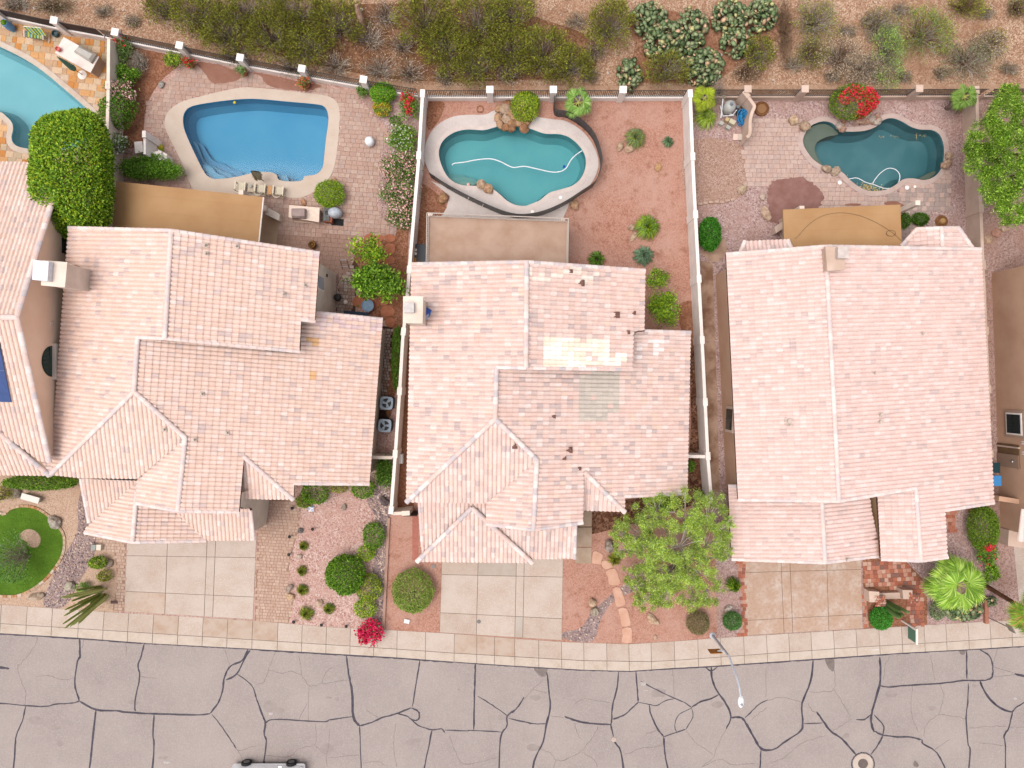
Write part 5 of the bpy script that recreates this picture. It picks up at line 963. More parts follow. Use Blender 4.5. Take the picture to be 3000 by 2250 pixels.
def plant(name, label, cat, px, py, rxp, ryp, h, pal, n=None, leaf=.13, style='ball', asp=.5, flower=None, fl=.25, k=20, cr=.3, group=None, amp=.27, base=None, stems=6, twig=None, seed=None, hz=.6, boxy=0, trunk=None, low=-.35, flsize=None, flpos=None, up=.35, thick=.3):
    PLN[0] += 1; rg = np.random.default_rng(seed or 100 + PLN[0]); zc = h * hz; c = P(px, py, zc); kk = (H - zc) / F; rx, ry = rxp * kk, ryp * kk
    root = thing(name, label, cat, (c.x, c.y, 0), 0, group)
    rz = h - zc if trunk else h * .5
    zc0 = zc if trunk else h * .5
    if n is None: n = int(min(16000, max(250, (rx * ry * 3.1416 + (rx + ry) * rz * 2.2) * 2.6 / (leaf * leaf * asp))))
    if style == 'ball': pts = ballpts(rg, n, rx * .97, ry * .97, rz, zc0, max(12, int(18 * (rx * ry) ** .5 * 1.6)), amp, thick, low)
    else: pts = clumppts(rg, n, rx, ry, rz, zc0, k, cr)
    if boxy:
        u, v_ = np.abs(pts[:, 0]) / rx + 1e-6, np.abs(pts[:, 1]) / ry + 1e-6; f_ = 1 + boxy * (np.sqrt(u * u + v_ * v_) / (u ** 4 + v_ ** 4) ** .25 - 1); pts[:, :2] *= f_[:, None]
    pts[:, 2] = np.maximum(pts[:, 2], .03)
    V, col = leaves(rg, pts, leaf, pal, asp, up)
    part(root, 'crown' if trunk else 'foliage', npmesh('foliage', V, 4, LEAF, col), local=True)
    if flower:
        m_ = int(n * fl * .5); up_ = pts[pts[:, 2] > zc0 * .75]
        if flpos is not None:
            q = np.array([[x * rx, y * ry] for x, y in flpos]); sel = []
            for a in up_:
                if ((q - a[:2]) ** 2).sum(1).min() < (.32 * rx) ** 2: sel.append(a)
            up_ = np.array(sel) if len(sel) > 20 else up_
        fpts = up_[rg.integers(0, len(up_), m_)] * np.array([1.03, 1.03, 1.06]); V, col = leaves(rg, fpts, flsize or leaf * .95, flower, .9, .6)
        part(root, 'blossoms', npmesh('blossoms', V, 4, LEAF, col), local=True)
    if trunk:
        segs = [([(0, 0, 0), (.08, .05, h * .25), (.0, .1, h * .42)], [trunk, trunk * .8, trunk * .65])]
        for i in range(7):
            a = i * .9 + rg.uniform(-.3, .3); e = rg.uniform(.45, .8); segs.append(([(0, .1, h * .4), (math.cos(a) * rx * e * .45, math.sin(a) * ry * e * .45, h * .58), (math.cos(a) * rx * e, math.sin(a) * ry * e, h * .72)], [trunk * .5, trunk * .33, .02]))
        part(root, 'trunk', sticks('trunk', segs, WOOD, n=6), local=True)
    elif stems:
        segs = []
        for i in range(stems):
            a = rg.uniform(0, 6.28); segs.append(([(0, 0, 0), (math.cos(a) * rx * .3, math.sin(a) * ry * .3, h * .4), (math.cos(a) * rx * .6, math.sin(a) * ry * .6, h * .7)], [.03, .02, .01]))
        part(root, 'stem', sticks('stem', segs, WOOD), local=True)
    if twig:
        nt_, pal_, ln = twig; segs = []; cols = []
        for i in range(nt_):
            p = pts[rg.integers(0, len(pts))]; o_ = np.array([p[0] * .25, p[1] * .25, p[2] * .3]); e = o_ + (p - o_) * ln; m_ = (o_ + e) / 2 + rg.normal(size=3) * .08
            segs.append(([o_, m_, e], [.016, .012, .006])); cols.append(pal_[rg.integers(0, len(pal_))])
        part(root, 'twigs', sticks('twigs', segs, TWIG, cols), local=True)
    return root
TWG = G((186, 172, 158), (160, 144, 128), (206, 194, 184), k=.6); TWB = G((120, 92, 70), (150, 118, 92), k=.6)
ORD = 'first second third fourth fifth sixth seventh eighth ninth tenth eleventh twelfth thirteenth fourteenth fifteenth sixteenth seventeenth eighteenth nineteenth twentieth'.split()
def brush(name, label, cat, px, py, rxp, ryp, h, pal, tw, nl=1400, nt_=110, leaf=.1, group=None, tip=.55, droop=0.0):
    PLN[0] += 1; rg = np.random.default_rng(900 + PLN[0]); zc = h * .5; c = P(px, py, zc); kk = (H - zc) / F; rx, ry = rxp * kk, ryp * kk
    root = thing(name, label, cat, (c.x, c.y, 0), 0, group); segs = []; cols = []; tips = []; dirs = []
    for i in range(nt_):
        a = rg.uniform(0, 6.28); e = math.sqrt(rg.uniform(.04, 1.0)); z1 = h * rg.uniform(.6, 1.0) * (1 - .5 * e * e)
        t = np.array([math.cos(a) * rx * e, math.sin(a) * ry * e, z1]); a2 = a + rg.normal() * .7
        o_ = np.array([math.cos(a2) * rx * e * .45 * rg.random(), math.sin(a2) * ry * e * .45 * rg.random(), 0])
        m_ = o_ * .45 + t * .55 + np.array([rg.normal() * .14, rg.normal() * .14, h * .1]); segs.append(([o_, m_, t], [.018, .012, .005])); cols.append(tw[rg.integers(0, len(tw))])
        tips.append((m_, t))
    if nl:
        nb = rg.integers(0, nt_, nl); wgt = rg.random(nt_) ** 1.5; nb = rg.choice(nt_, nl, p=wgt / wgt.sum()); A_ = np.array([q[0] for q in tips])[nb]; T_ = np.array([q[1] for q in tips])[nb]
        pts = T_ + (A_ - T_) * rg.uniform(-.1, .45, (nl, 1)) + rg.normal(size=(nl, 3)) * np.array([.1, .1, .07]) * (1 + .35 * (rx + ry) * .5); pts[:, 2] = np.maximum(pts[:, 2], .03)
        tint = rg.uniform(.72, 1.28, nt_)[nb][:, None]
        d = T_ - A_; d /= np.linalg.norm(d, axis=1)[:, None]; V, col = leaves(rg, pts, leaf, pal, .42, .2, .18, d); part(root, 'foliage', npmesh('foliage', V, 4, LEAF, col * tint), local=True)
    part(root, 'branches', sticks('branches', segs, TWIG, cols), local=True); return root
def padcactus(label, px, py, rxp, ryp, h, n=150, group=None, pal=None, pr=.16):
    PLN[0] += 1; rg = np.random.default_rng(300 + PLN[0]); zc = h * .5; c = P(px, py, zc); kk = (H - zc) / F; rx, ry = rxp * kk, ryp * kk
    root = thing('prickly_pear', label, 'cactus', (c.x, c.y, 0), 0, group); b = B(); pal = pal or (CACT * 2 + G((206, 200, 140), (216, 178, 144), (150, 140, 104)))
    for i in range(n):
        a = rg.uniform(0, 6.28); e = math.sqrt(rg.random()); z = h * (1 - .6 * e * e) * rg.uniform(.45, 1)
        o_ = Vector((math.cos(a) * rx * e, math.sin(a) * ry * e, z)); q = Matrix.Rotation(rg.uniform(0, 6.28), 3, 'Z') @ Matrix.Rotation(rg.uniform(.1, 1.1), 3, 'X'); s_ = pr * rg.uniform(.7, 1.25)
        ring = [(math.cos(t) * .78, math.sin(t) * 1.0 + .12 * math.sin(t)) for t in np.linspace(0, 6.283, 9)[:-1]]
        v = [o_ + q @ Vector((0, 0, .18 * s_))] + [o_ + q @ Vector((x * s_, y * s_, 0)) for x, y in ring] + [o_ + q @ Vector((0, 0, -.18 * s_))]
        f = [(0, 1 + j, 1 + (j + 1) % 8) for j in range(8)] + [(9, 1 + (j + 1) % 8, 1 + j) for j in range(8)]
        b.add(v, f, tuple(np.array(pal[rg.integers(0, len(pal))]) * rg.uniform(.85, 1.15)))
    part(root, 'foliage', b.me('foliage', LEAF, True, True), local=True); segs = [([(0, 0, 0), (rg.normal() * rx * .3, rg.normal() * ry * .3, h * .5)], [.08, .05]) for _ in range(5)]; part(root, 'stem', sticks('stem', segs, WOOD, n=5), local=True); return root
def tuft(label, px, py, rp, h, pal, n=160, wid=.03, name='ornamental_grass', cat='grass tuft', spread=1.0, cur=.35):
    PLN[0] += 1; rg = np.random.default_rng(500 + PLN[0]); zc = h * .4; c = P(px, py, zc); r_ = rp * (H - zc) / F; root = thing(name, label, cat, (c.x, c.y, 0)); Vs = []; cs = []
    for i in range(n):
        a = rg.uniform(0, 6.28); e = rg.uniform(.25, 1) ** .8 * spread; d = np.array([math.cos(a), math.sin(a), 0]); s_ = np.array([-d[1], d[0], 0]) * wid
        p0 = d * .05 * r_; p1 = d * r_ * e * .55 + np.array([0, 0, h * (1 - .3 * e)]); p2 = d * r_ * e + np.array([0, 0, h * (1 - cur - .55 * e) if h * (1 - cur - .55 * e) > .04 else .04])
        Vs += [[p0 - s_ * .6, p0 + s_ * .6, p1 + s_, p1 - s_], [p1 - s_, p1 + s_, p2 + s_ * .1, p2 - s_ * .1]]; cc = np.array(pal[rg.integers(0, len(pal))]) * rg.uniform(.85, 1.15); cs += [cc, cc]
    part(root, 'leaves', npmesh('leaves', np.array(Vs), 4, LEAF, np.array(cs)), local=True)
    part(root, 'stem', B().lathe([(r_ * .12, 0), (r_ * .1, h * .15), (r_ * .03, h * .25)], 8).me('stem', WOOD), local=True); return root
fr_cache = {}
def frond_mesh(rg, ln, pal, pitch, nf=34, droop=.55, spread=4.0):
    v = []; f = []; cs = []
    def q4(a, b_, c, d, col): k = len(v); v.extend([a, b_, c, d]); f.append((k, k + 1, k + 2, k + 3)); cs.append(col)
    st = ln * .5 * (1 - .35 * max(0, pitch)); hx, hz = math.cos(pitch) * st, math.sin(pitch) * st; q = pitch * .55 - .35; roll = rg.normal() * .35
    def T(x, y, z): y, z = y * math.cos(roll) - z * math.sin(roll), y * math.sin(roll) + z * math.cos(roll); return (hx + x * math.cos(q) - z * math.sin(q), y, hz + x * math.sin(q) + z * math.cos(q))
    q4((0, -.03, 0), (0, .03, 0), (hx, .02, hz), (hx, -.02, hz), S(186, 190, 100, .7)); tint = rg.uniform(.78, 1.2)
    for i in range(nf):
        t = (i / (nf - 1) - .5) * spread; l = ln * .52 * (1 - .28 * (abs(t) / (spread / 2)) ** 2) * rg.uniform(.92, 1.05); dx, dy = math.cos(t), math.sin(t); wv = l * spread / nf * .8; sx, sy = -dy * wv * .5, dx * wv * .5; zf = .03 * (i % 2)
        col = tuple(np.array(pal[rg.integers(0, len(pal))]) * rg.uniform(.85, 1.15) * tint); A0 = T(0, 0, 0); m1 = T(dx * l * .62 + sx, dy * l * .62 + sy, zf); m2 = T(dx * l * .62 - sx, dy * l * .62 - sy, .03 - zf); e1 = T(dx * l + sx * .15, dy * l + sy * .15, -l * droop * .3); e2 = T(dx * l - sx * .15, dy * l - sy * .15, -l * droop * .3)
        k = len(v); v.extend([A0, m1, m2]); f.append((k, k + 1, k + 2)); cs.append(col); q4(m1, e1, e2, m2, col)
    return mkmesh('frond', v, f, LEAF, cs)
def palm(label, px, py, ln, h, pal, n=16, seed=1, trunk=.14, pitch=(.9, -.5), base=None, tm=None):
    rg = np.random.default_rng(seed); top = P(px, py, h); b0 = Vector((top.x, top.y, 0)) if base is None else P(*base)
    root = thing('fan_palm', label, 'palm', b0)
    part(root, 'trunk', B().tube([(0, 0, 0), tuple((top - b0) * .5 + Vector((.03, 0, 0))), tuple(top - b0)], [trunk, trunk * .85, trunk * .8], 9).me('trunk', tm or WOOD), local=True)
    for i in range(n):
        a = i * 2.399 + rg.uniform(-.3, .3); p = pitch[0] + (pitch[1] - pitch[0]) * i / n + rg.uniform(-.15, .15)
        part(root, 'frond', frond_mesh(rg, ln, pal, p), Matrix.Translation(top - b0 + Vector((0, 0, rg.uniform(0, .1)))) @ Matrix.Rotation(a, 4, 'Z'), local=True)
    return root
def rock(label, px, py, rp, h, col, seed, ry=None, rot=0, name='boulder', group=None, parent=None):
    z0 = h * .4; c = P(px, py, z0); r_ = rp * (H - z0) / F; ry_ = (ry or rp) * (H - z0) / F; v = []; f = []; nu, nv = 11, 7; off = Vector((seed * 7.3, seed * 3.1, 0))
    for j in range(nv):
        th = math.pi * j / (nv - 1)
        for i in range(nu):
            a = 2 * math.pi * i / nu; d = Vector((math.sin(th) * math.cos(a), math.sin(th) * math.sin(a), math.cos(th))); k = 1 + .38 * noise.noise(d * 1.3 + off) + .14 * noise.noise(d * 3.5 + off)
            q = Vector((d.x * r_ * k, d.y * ry_ * k, max(-.08, d.z * h * .55 * k + h * .42))); q.rotate(Matrix.Rotation(rot, 3, 'Z')); v.append(q)
    f = [(j * nu + i, (j + 1) * nu + i, (j + 1) * nu + (i + 1) % nu, j * nu + (i + 1) % nu) for j in range(nv - 1) for i in range(nu)]
    o = bpy.data.objects.new(name, mkmesh(name, v, f, STONE, [col] * len(f))); C.objects.link(o); o.location = (c.x, c.y, 0)
    if parent is not None:
        o.parent = parent
        if parent.name in LOC: o.matrix_parent_inverse = LOC[parent.name].inverted()
    else: tag(o, label, 'boulder' if name == 'boulder' else 'stone', group)
    return o

# ---- desert hillside
patch('leaf_litter', [(540, 20), (700, 60), (900, 20), (1400, 10), (1600, 60), (1740, 120), (1720, 215), (1500, 236), (1200, 236), (1000, 205), (760, 150), (600, 110)], .005, gravel('litter_soil', [S(110, 76, 54), S(150, 108, 82), S(176, 134, 106)], 9, S(120, 80, 56), .6, .35, .6, S(180, 138, 112), 1.4))  # brown litter, its dark colour standing in for shadows between the bushes
patch('leaf_litter', [(1850, 60), (1960, 30), (2060, 60), (2260, 20), (2290, 100), (2180, 180), (2080, 235), (1850, 236), (1860, 140)], .005, gravel('litter_soil_b', [S(120, 84, 62), S(164, 120, 94), S(190, 148, 122)], 9, S(150, 100, 76), .6, .35, .6))
cre = [(470, 20, 50, 40), (575, 40, 85, 66), (655, 90, 70, 58), (720, 30, 75, 60), (790, 100, 75, 66), (870, 30, 80, 62), (900, 130, 66, 60), (985, 60, 70, 66), (1240, 50, 80, 84), (1310, 135, 75, 80), (1395, 190, 66, 55), (1400, 60, 80, 80), (1500, 50, 74, 76), (1500, 150, 70, 64), (1590, 150, 80, 70), (1670, 190, 70, 55), (1790, 70, 62, 74), (1955, 200, 64, 44), (2225, 150, 40, 45)]
for i, (x, y, a, b_) in enumerate(cre):
    brush('creosote_bush', f'{ORD[i]} olive creosote bush on the hillside, counted from the striped chair side', 'bush', x, y, a * 1.1, b_ * 1.1, 1.9 + .4 * (i % 3), CREO, TWG + TWG + TWB, int(a * b_ * 1.0), 150, .125, 'creosote bushes on the hillside')
gap = [(690, 160, 50), (980, 190, 60), (1080, 110, 70), (1130, 40, 60), (1110, 200, 65), (1200, 210, 60), (1180, 130, 55), (1490, 215, 45), (1745, 150, 40), (850, 195, 45), (1300, 225, 40)]
for i, (x, y, a) in enumerate(sorted(gap)):
    brush('dry_bush', f'{ORD[i]} grey leafless bush among the creosote, counted from the striped chair side', 'bush', x, y, a, a * .8, 1.1, DRY + OLIVE[3:], TWG + TWB, 260, 130, .09, 'dry bushes among the creosote')
for lab, x, y, a, b_, hh, pal, tw, nl in (
        ('grey green bush leaning beside the trunk snag near the prickly pears', 2395, 60, 62, 60, 1.2, OLIVE + GREY, TWG, 1500), ('pale straw coloured bush behind the red bougainvillea', 2470, 165, 70, 60, 1.2, DRY, TWG + TWB, 1100),
        ('silver grey twiggy bush next to the feathery green bush', 2540, 200, 60, 48, 1.2, GREY + DRY, TWG, 1700), ('feathery light green bush above the tan rear fence', 2605, 165, 42, 88, 1.5, SAGE + FEATH[:1], TWG, 2600),
        ('large round grey green bush alone on the bare hillside', 2715, 95, 82, 70, 1.4, OLIVE + SAGE, TWG + TWB, 2600), ('small olive bush cut by the top edge of the hillside', 2835, 14, 55, 35, 1.1, OLIVE, TWB, 900),
        ('low dry brush on rusty soil next to the wall corner', 2840, 175, 70, 58, .9, GREY + SAGE[:1], TWG + TWB, 1300), ('thin olive brush at the far top corner of the hillside', 2985, 20, 30, 30, .9, OLIVE + GREY, TWB, 400),
        ('twiggy tan bush high on the bare slope behind the slate pool', 2580, 70, 52, 46, 1.0, GREY + OLIVE[:1], TWG + TWB, 900), ('olive brown bush low on the slope near the wide bougainvillea', 2385, 150, 46, 44, 1.0, OLIVE + GREY, TWB, 1100), ('straw coloured tangled bush behind the small corner palm', 2905, 130, 50, 44, .9, DRY + OLIVE[:1], TWG + TWB, 900), ('dark leafy debris brush between the prickly pears and the bare slope', 2300, 90, 22, 90, .8, TWB, TWB, 500), ('dry brown brush at the top corner above the blue planter', 150, 12, 60, 26, .8, GREY + OLIVE[3:], TWB, 500), ('sparse grey brush above the striped chair', 40, 8, 40, 20, .6, GREY, TWG, 250), ('brown leafless brush below the last prickly pear clump', 2190, 210, 40, 30, .7, TWB + DRY, TWB, 400)):
    brush('desert_bush', lab, 'bush', x, y, a * 1.12, b_ * 1.12, hh, pal, tw + TWB, int(nl * 1.4), 210, .1)
for i, (x, y, a, b_, n) in enumerate([(1845, 215, 36, 45, 110), (1905, 55, 55, 50, 190), (1955, 120, 70, 60, 280), (2030, 80, 45, 60, 160), (2060, 190, 62, 55, 240), (2140, 45, 55, 50, 180), (2165, 120, 50, 45, 110), (2235, 40, 45, 48, 160)]):
    padcactus(f'{ORD[i]} clump of grey green prickly pear on the hillside, counted from the creosote side', x, y, a, b_, 1.1, n, 'prickly pears on the hillside', pr=.19)
for i, (x, y) in enumerate([(660, 15), (1350, 20)]): pass
b = brush('snag', 'weathered broken tree stump standing in the creosote', 'stump', 1062, 75, 22, 30, .8, DRY, TWB, 0, 20)
part(b, 'trunk', B().tube([(0, -.4, 0), (0, .1, 1.2), (-.05, .5, 2.0)], [.3, .24, .12], 9).me('trunk', mat('dead_wood', S(206, 170, 148), S(150, 108, 84), 5, .9)), local=True)
rg_ = random.Random(77); RC = [S(226, 196, 172), S(236, 216, 204), S(206, 166, 142), S(240, 228, 220)]
hill = []
for i in range(190):
    x = rg_.uniform(0, 3000); y = rg_.uniform(2, min(235, 20 + x * .2 if x < 1100 else 235))
    hill.append((x, y, rg_.uniform(2.0, 5.5) if rg_.random() < .93 else rg_.uniform(6, 10)))
for i, (x, y, rp) in enumerate(hill):
    rock(None, x, y, rp, rp * .016, rg_.choice(RC), i, rp * rg_.uniform(.6, 1), rg_.uniform(0, 3), 'hillside_stone', parent=ground)

for i, (x, y, a) in enumerate(sorted(((300, 30, 34), (385, 60, 28), (1690, 60, 40), (1730, 225, 30), (2330, 190, 40), (2440, 225, 30), (2650, 225, 26), (2760, 215, 30), (2640, 30, 34), (2920, 110, 34), (2960, 200, 30), (2545, 60, 30), (2480, 90, 34), (2890, 40, 26)))):
    brush('dry_weed', f'{ORD[i]} low dry weed patch on the hillside, counted from the striped chair side', 'weed', x, y, a, a * .7, .45, GREY + OLIVE[1:2] + TWB, TWG + TWB, 380, 90, .08, 'dry weeds on the hillside')
# ---- yard of the far west neighbour
plant('hedge_tree', 'big clipped bright green tree between two tiled roofs', 'tree', 211, 515, 98, 170, 6.2, BRIGHT + LIME[:1], 44000, .17, 'ball', .5, trunk=.2, hz=.7, amp=.38, low=-.3, thick=.35, boxy=.85)
plant('hedge', 'long low green hedge under the eaves beside the lawn', 'hedge', 120, 1414, 112, 22, 1.1, BRIGHT + DEEP, 5200, .11, 'ball', amp=.2)
plant('shrub', 'brown green shrub at the far end of the hedge', 'shrub', 10, 1445, 32, 28, .9, OLIVE + TWB, 900, .1, 'clump')
rt = brush('lawn_tree', 'sparse small tree with pale bare branches on the lawn', 'tree', 28, 1640, 62, 75, 3.0, G((96, 140, 60), (120, 160, 84), (76, 116, 44)), TWG, 1700, 90, .13)
# ---- yard of the deep blue pool, planting along its walls
plant('shrub', 'grey green loose shrub by the fence corner with bougainvillea', 'shrub', 352, 150, 36, 36, 1.3, SAGE + OLEA, 1900, .11, 'clump', k=24)
plant('bougainvillea', 'straggly pink bougainvillea sticking up at the fence corner', 'shrub', 352, 112, 34, 20, 1.7, OLEA, 260, .1, 'clump', flower=RED, fl=.9, k=9, cr=.3, hz=.8, stems=4)
brush('dry_bush', 'pale lavender leafless bush beside the flagstone wall', 'bush', 405, 178, 38, 38, 1.0, GREY, TWG, 500, 150, .08)
plant('shrub', 'dark green spreading shrub above the pink oleander', 'shrub', 368, 215, 44, 34, 1.3, DEEP + BRIGHT[:1], None, .12, 'clump', k=26)
plant('oleander', 'pink flowering oleander between the two western pools', 'shrub', 350, 268, 52, 36, 1.9, OLEA, 1600, .13, 'clump', flower=PINK, fl=.7, k=26)
plant('shrub', 'large dark green shrub below the pink oleander', 'shrub', 342, 328, 54, 52, 1.8, DEEP, None, .13, 'ball', amp=.3)
plant('shrub', 'white flowering shrub in front of the white counter', 'shrub', 345, 415, 36, 34, 1.6, OLEA + SAGE, 1100, .12, 'clump', flower=WHT, fl=.5)
plant('hedge', 'leafy green hedge in front of the tan metal patio cover', 'hedge', 430, 492, 110, 46, 1.8, G((98, 142, 36), (122, 160, 50), (78, 120, 28)), 9000, .12, 'clump', k=70, cr=.2)
plant('shrub', 'yellow green shrub against the slanting fence', 'shrub', 505, 174, 30, 26, 1.0, LIME + OLEA, 900, .11, 'clump')
plant('shrub', 'small dark shrub tucked behind the tan metal patio cover corner', 'shrub', 322, 600, 14, 30, 1.2, DEEP, 500, .12)
tuft('orange and green croton plant beside the white counter', 464, 432, 17, .5, ORG + LIME, 70, .05, 'croton', 'plant')
def potted(label, px, py, rp, pal, flower=None, pot=S(190, 120, 80), hh=.9, n=420):
    q = P(px, py + 6, .2); t = thing('potted_plant', label, 'potted plant', (q.x, q.y, 0)); b = B().lathe([(.16, 0), (.25, .38), (.28, .4), (.24, .4), (.22, .34)], 12, col=pot); part(t, 'pot', b.me('pot', MC, True), local=True)
    rg = np.random.default_rng(int(px)); pts = clumppts(rg, n, rp / 45, rp / 45, .4, .65, 14, .35); V, c = leaves(rg, pts, .11, pal); part(t, 'foliage', npmesh('foliage', V, 4, LEAF, c), local=True)
    if flower: V, c = leaves(rg, pts[rg.integers(0, n, n // 2)] * 1.05, .1, flower, .9); part(t, 'blossoms', npmesh('blossoms', V, 4, LEAF, c), local=True)
    return t
potted('terracotta pot of pink red bougainvillea by the slanting fence', 560, 184, 19, OLEA, RED); potted('potted pale leaved plant beside the damp paving', 716, 208, 20, SAGE); potted('terracotta pot with a loose green plant on damp paving', 898, 244, 24, SAGE + OLEA, G((230, 120, 80)))
plant('shrub', 'small dark open shrub beside the clipped bright green ball', 'shrub', 1060, 268, 20, 22, .9, DEEP + OLEA, 420, .12, 'clump')
plant('shrub', 'clipped bright green ball shrub by the wall corner', 'shrub', 1121, 271, 38, 31, 1.2, BRIGHT + G((90, 180, 40)), 3000, .1, amp=.14)
plant('shrub', 'round yellow flecked shrub below the bright green ball', 'shrub', 1115, 318, 27, 24, .8, OLEA + LIME, 1400, .09, flower=ORG, fl=.25)
plant('bougainvillea', 'tall red bougainvillea in the corner of the cream wall', 'shrub', 1193, 310, 34, 48, 1.7, OLEA + BRIGHT[:1], 1500, .12, 'clump', flower=RED, fl=.55, flpos=[(.1, .1), (-.4, .5), (.2, -.4), (.3, .2), (.4, .7)])
plant('shrub', 'low dark plant under the red bougainvillea', 'shrub', 1157, 352, 18, 14, .5, DEEP, 300, .1)
plant('shrub', 'white flowered green shrub along the long cream wall', 'shrub', 1178, 405, 50, 46, 1.7, BRIGHT + OLEA, None, .13, 'clump', k=40, flower=WHT, fl=.12)
for lab, x, y, a, b_ in (('long pink oleander bush against the cream wall, next to the white flowered shrub', 1168, 492, 54, 50), ('middle pink oleander bush against the cream wall', 1170, 565, 54, 42), ('pale pink oleander bush with dry tips at the narrow end of the row', 1172, 628, 40, 38)):
    plant('oleander', lab, 'shrub', x, y, a * 1.15, b_ * 1.1, 1.8, OLEA, 3600, .13, 'clump', flower=PINK, fl=.5, k=55, group='oleanders along the cream wall')
plant('shrub', 'bright feathery round shrub by the grey smoker cover', 'shrub', 965, 568, 43, 40, 1.2, LIME[:2] + BRIGHT, 3600, .13, 'ball', .3, amp=.25, up=.8)
plant('citrus_tree', 'green tree with broad leaves beside the blue tub table', 'tree', 1108, 830, 88, 62, 3.4, DEEP + BRIGHT, 3600, .2, 'clump', .6, k=46, cr=.26, trunk=.09, hz=.7)
plant('citrus_tree', 'thin yellowing young tree over the red stepping stones', 'tree', 1078, 735, 58, 62, 2.8, LIME[:2] + BRIGHT, 900, .2, 'clump', .5, k=16, cr=.26, trunk=.06, hz=.75)
plant('hedge', 'narrow dark hedge along the long cream wall', 'hedge', 1163, 1040, 16, 100, 1.5, DEEP, 3400, .1, amp=.2)
plant('hedge', 'dark green hedge on the sunless side of the long cream wall by the front', 'hedge', 1125, 1385, 30, 52, 1.6, DEEP, 2600, .12, 'clump', k=36)
for lab, x, y, a, b_, hh, pal in (('round leafy shrub beneath the eaves beside the brick pavers', 922, 1445, 40, 36, 1.1, BRIGHT + DEEP), ('sprawling green shrub beneath the eaves next to the river rocks', 1062, 1432, 38, 30, 1.0, BRIGHT + DEEP), ('brown tipped small shrub between two leafy shrubs under the eaves', 992, 1428, 26, 18, .8, OLIVE + DRY[:1]), ('dark olive shrub at the corner of the brick pavers', 888, 1468, 26, 22, .7, OLIVE + DEEP),
        ('dark green two toned shrub beside the low pink kerb', 1093, 1570, 33, 42, 1.0, DEEP + BRIGHT[:1]), ('yellow green low shrub just under the two toned shrub', 1075, 1622, 27, 24, .8, LIME + BRIGHT), ('olive round shrub touching the big dark round shrub', 1083, 1717, 38, 42, 1.0, OLIVE + LIME + DEEP), ('yellow green round shrub above the magenta bougainvillea', 1068, 1782, 33, 30, .8, LIME + BRIGHT)):
    plant('shrub', lab, 'shrub', x, y, a, b_, hh, pal, None, .11, amp=.22)
plant('shrub', 'big dark green round shrub in the pink gravel', 'shrub', 1009, 1687, 56, 57, 1.8, DEEP + BRIGHT[:2], 6500, .13, amp=.25)
plant('bougainvillea', 'magenta bougainvillea spilling onto the sidewalk', 'shrub', 1083, 1852, 40, 44, 1.1, OLEA, 600, .1, 'clump', flower=MAG, fl=4.2, k=40, flsize=.13)
for i, (x, y, rp) in enumerate([(889, 1600, 17), (884, 1673, 19), (885, 1729, 21), (898, 1797, 27), (963, 1784, 21)]):
    tuft(f'{ORD[i]} small brown green tuft plant in the pink gravel, counted from the house', x, y, rp, .45, OLIVE + DEEP[:2] + TWB[:1], 230, .022, 'tuft_plant', 'plant')
plant('shrub', 'large lumpy olive green shrub beside the middle driveway', 'shrub', 1208, 1742, 58, 62, 1.4, G((132, 160, 52), (148, 172, 72), (110, 140, 44), (160, 160, 100)), 8000, .1, amp=.3)
plant('shrub', 'small green shrub in the pink rocks beside the pavers strip', 'shrub', 283, 1648, 27, 20, .8, LIME + DEEP, 1300, .1, amp=.2); plant('shrub', 'tiny olive bush above the leaning cactus', 'shrub', 304, 1690, 22, 18, .6, OLIVE, 700, .09)
plant('shrub', 'weedy green plant behind the leaning cactus', 'shrub', 240, 1722, 28, 18, .6, SAGE + BRIGHT[:1], 420, .12, 'clump')
# columnar cactus: tall thin stems from one base
q = P(300, 1738); t = thing('organ_pipe_cactus', 'tall many stemmed cactus at the sidewalk by the paver strip', 'cactus', q); rg = random.Random(6)
for i in range(26):
    a = rg.uniform(0, 6.28); r0 = rg.uniform(.05, .6); hh = rg.uniform(1.4, 4.2); tilt = rg.uniform(.03, .28)
    b0 = Vector((math.cos(a) * r0, math.sin(a) * r0, 0)); tp = b0 + Vector((math.cos(a) * hh * tilt, math.sin(a) * hh * tilt, hh)); col = rg.choice(G((150, 160, 80), (172, 178, 110), (128, 140, 66), k=.95))
    part(t, 'stem', B().tube([b0, b0.lerp(tp, .5), b0.lerp(tp, .93), tp], [.07, .075, .06, .015], 7, col).me('stem', LEAF, True), local=True)
# ---- yard of the teal pool
plant('shrub', 'yellow green round bush over the pool waterfall rocks', 'shrub', 1546, 303, 43, 44, 1.5, LIME + OLEA[:1], 3600, .11, amp=.2)
palm('small fan palm inside the black mesh pool fence', 1694, 300, 1.15, 1.2, G((136, 172, 78), (112, 150, 60), (168, 192, 116), k=.7), 8, 3, .12, (.8, -.2))
tuft('large grey green agave grass ball on bare soil', 1862, 405, 38, .7, SAGE + GREY[:1] + OLIVE[:1], 420, .025); tuft('small grey green tuft on bare soil by the white wall', 1957, 415, 20, .45, G((104, 132, 92), (130, 156, 116), (84, 110, 74)), 170, .03)
tuft('bright green grass clump beside two stones', 1897, 665, 44, .9, LIME[:2] + SAGE + BRIGHT, 420, .028); tuft('spiky grey green agave near the roof edge', 1887, 748, 36, .7, G((112, 140, 110), (138, 164, 132), (92, 120, 86)), 150, .05, 'agave', 'agave'); tuft('small dark green clump close under the roof edge', 1748, 760, 30, .6, DEEP + SAGE[:1], 220, .04)
plant('shrub', 'airy light green shrub against the wall of the middle house', 'shrub', 1925, 815, 44, 32, 1.6, BRIGHT + LIME[:1], 900, .13, 'clump', k=20); plant('shrub', 'dense bright green shrub against the wall of the middle house', 'shrub', 1950, 905, 56, 58, 2.0, BRIGHT + LIME[:1], None, .14, 'clump', k=50)
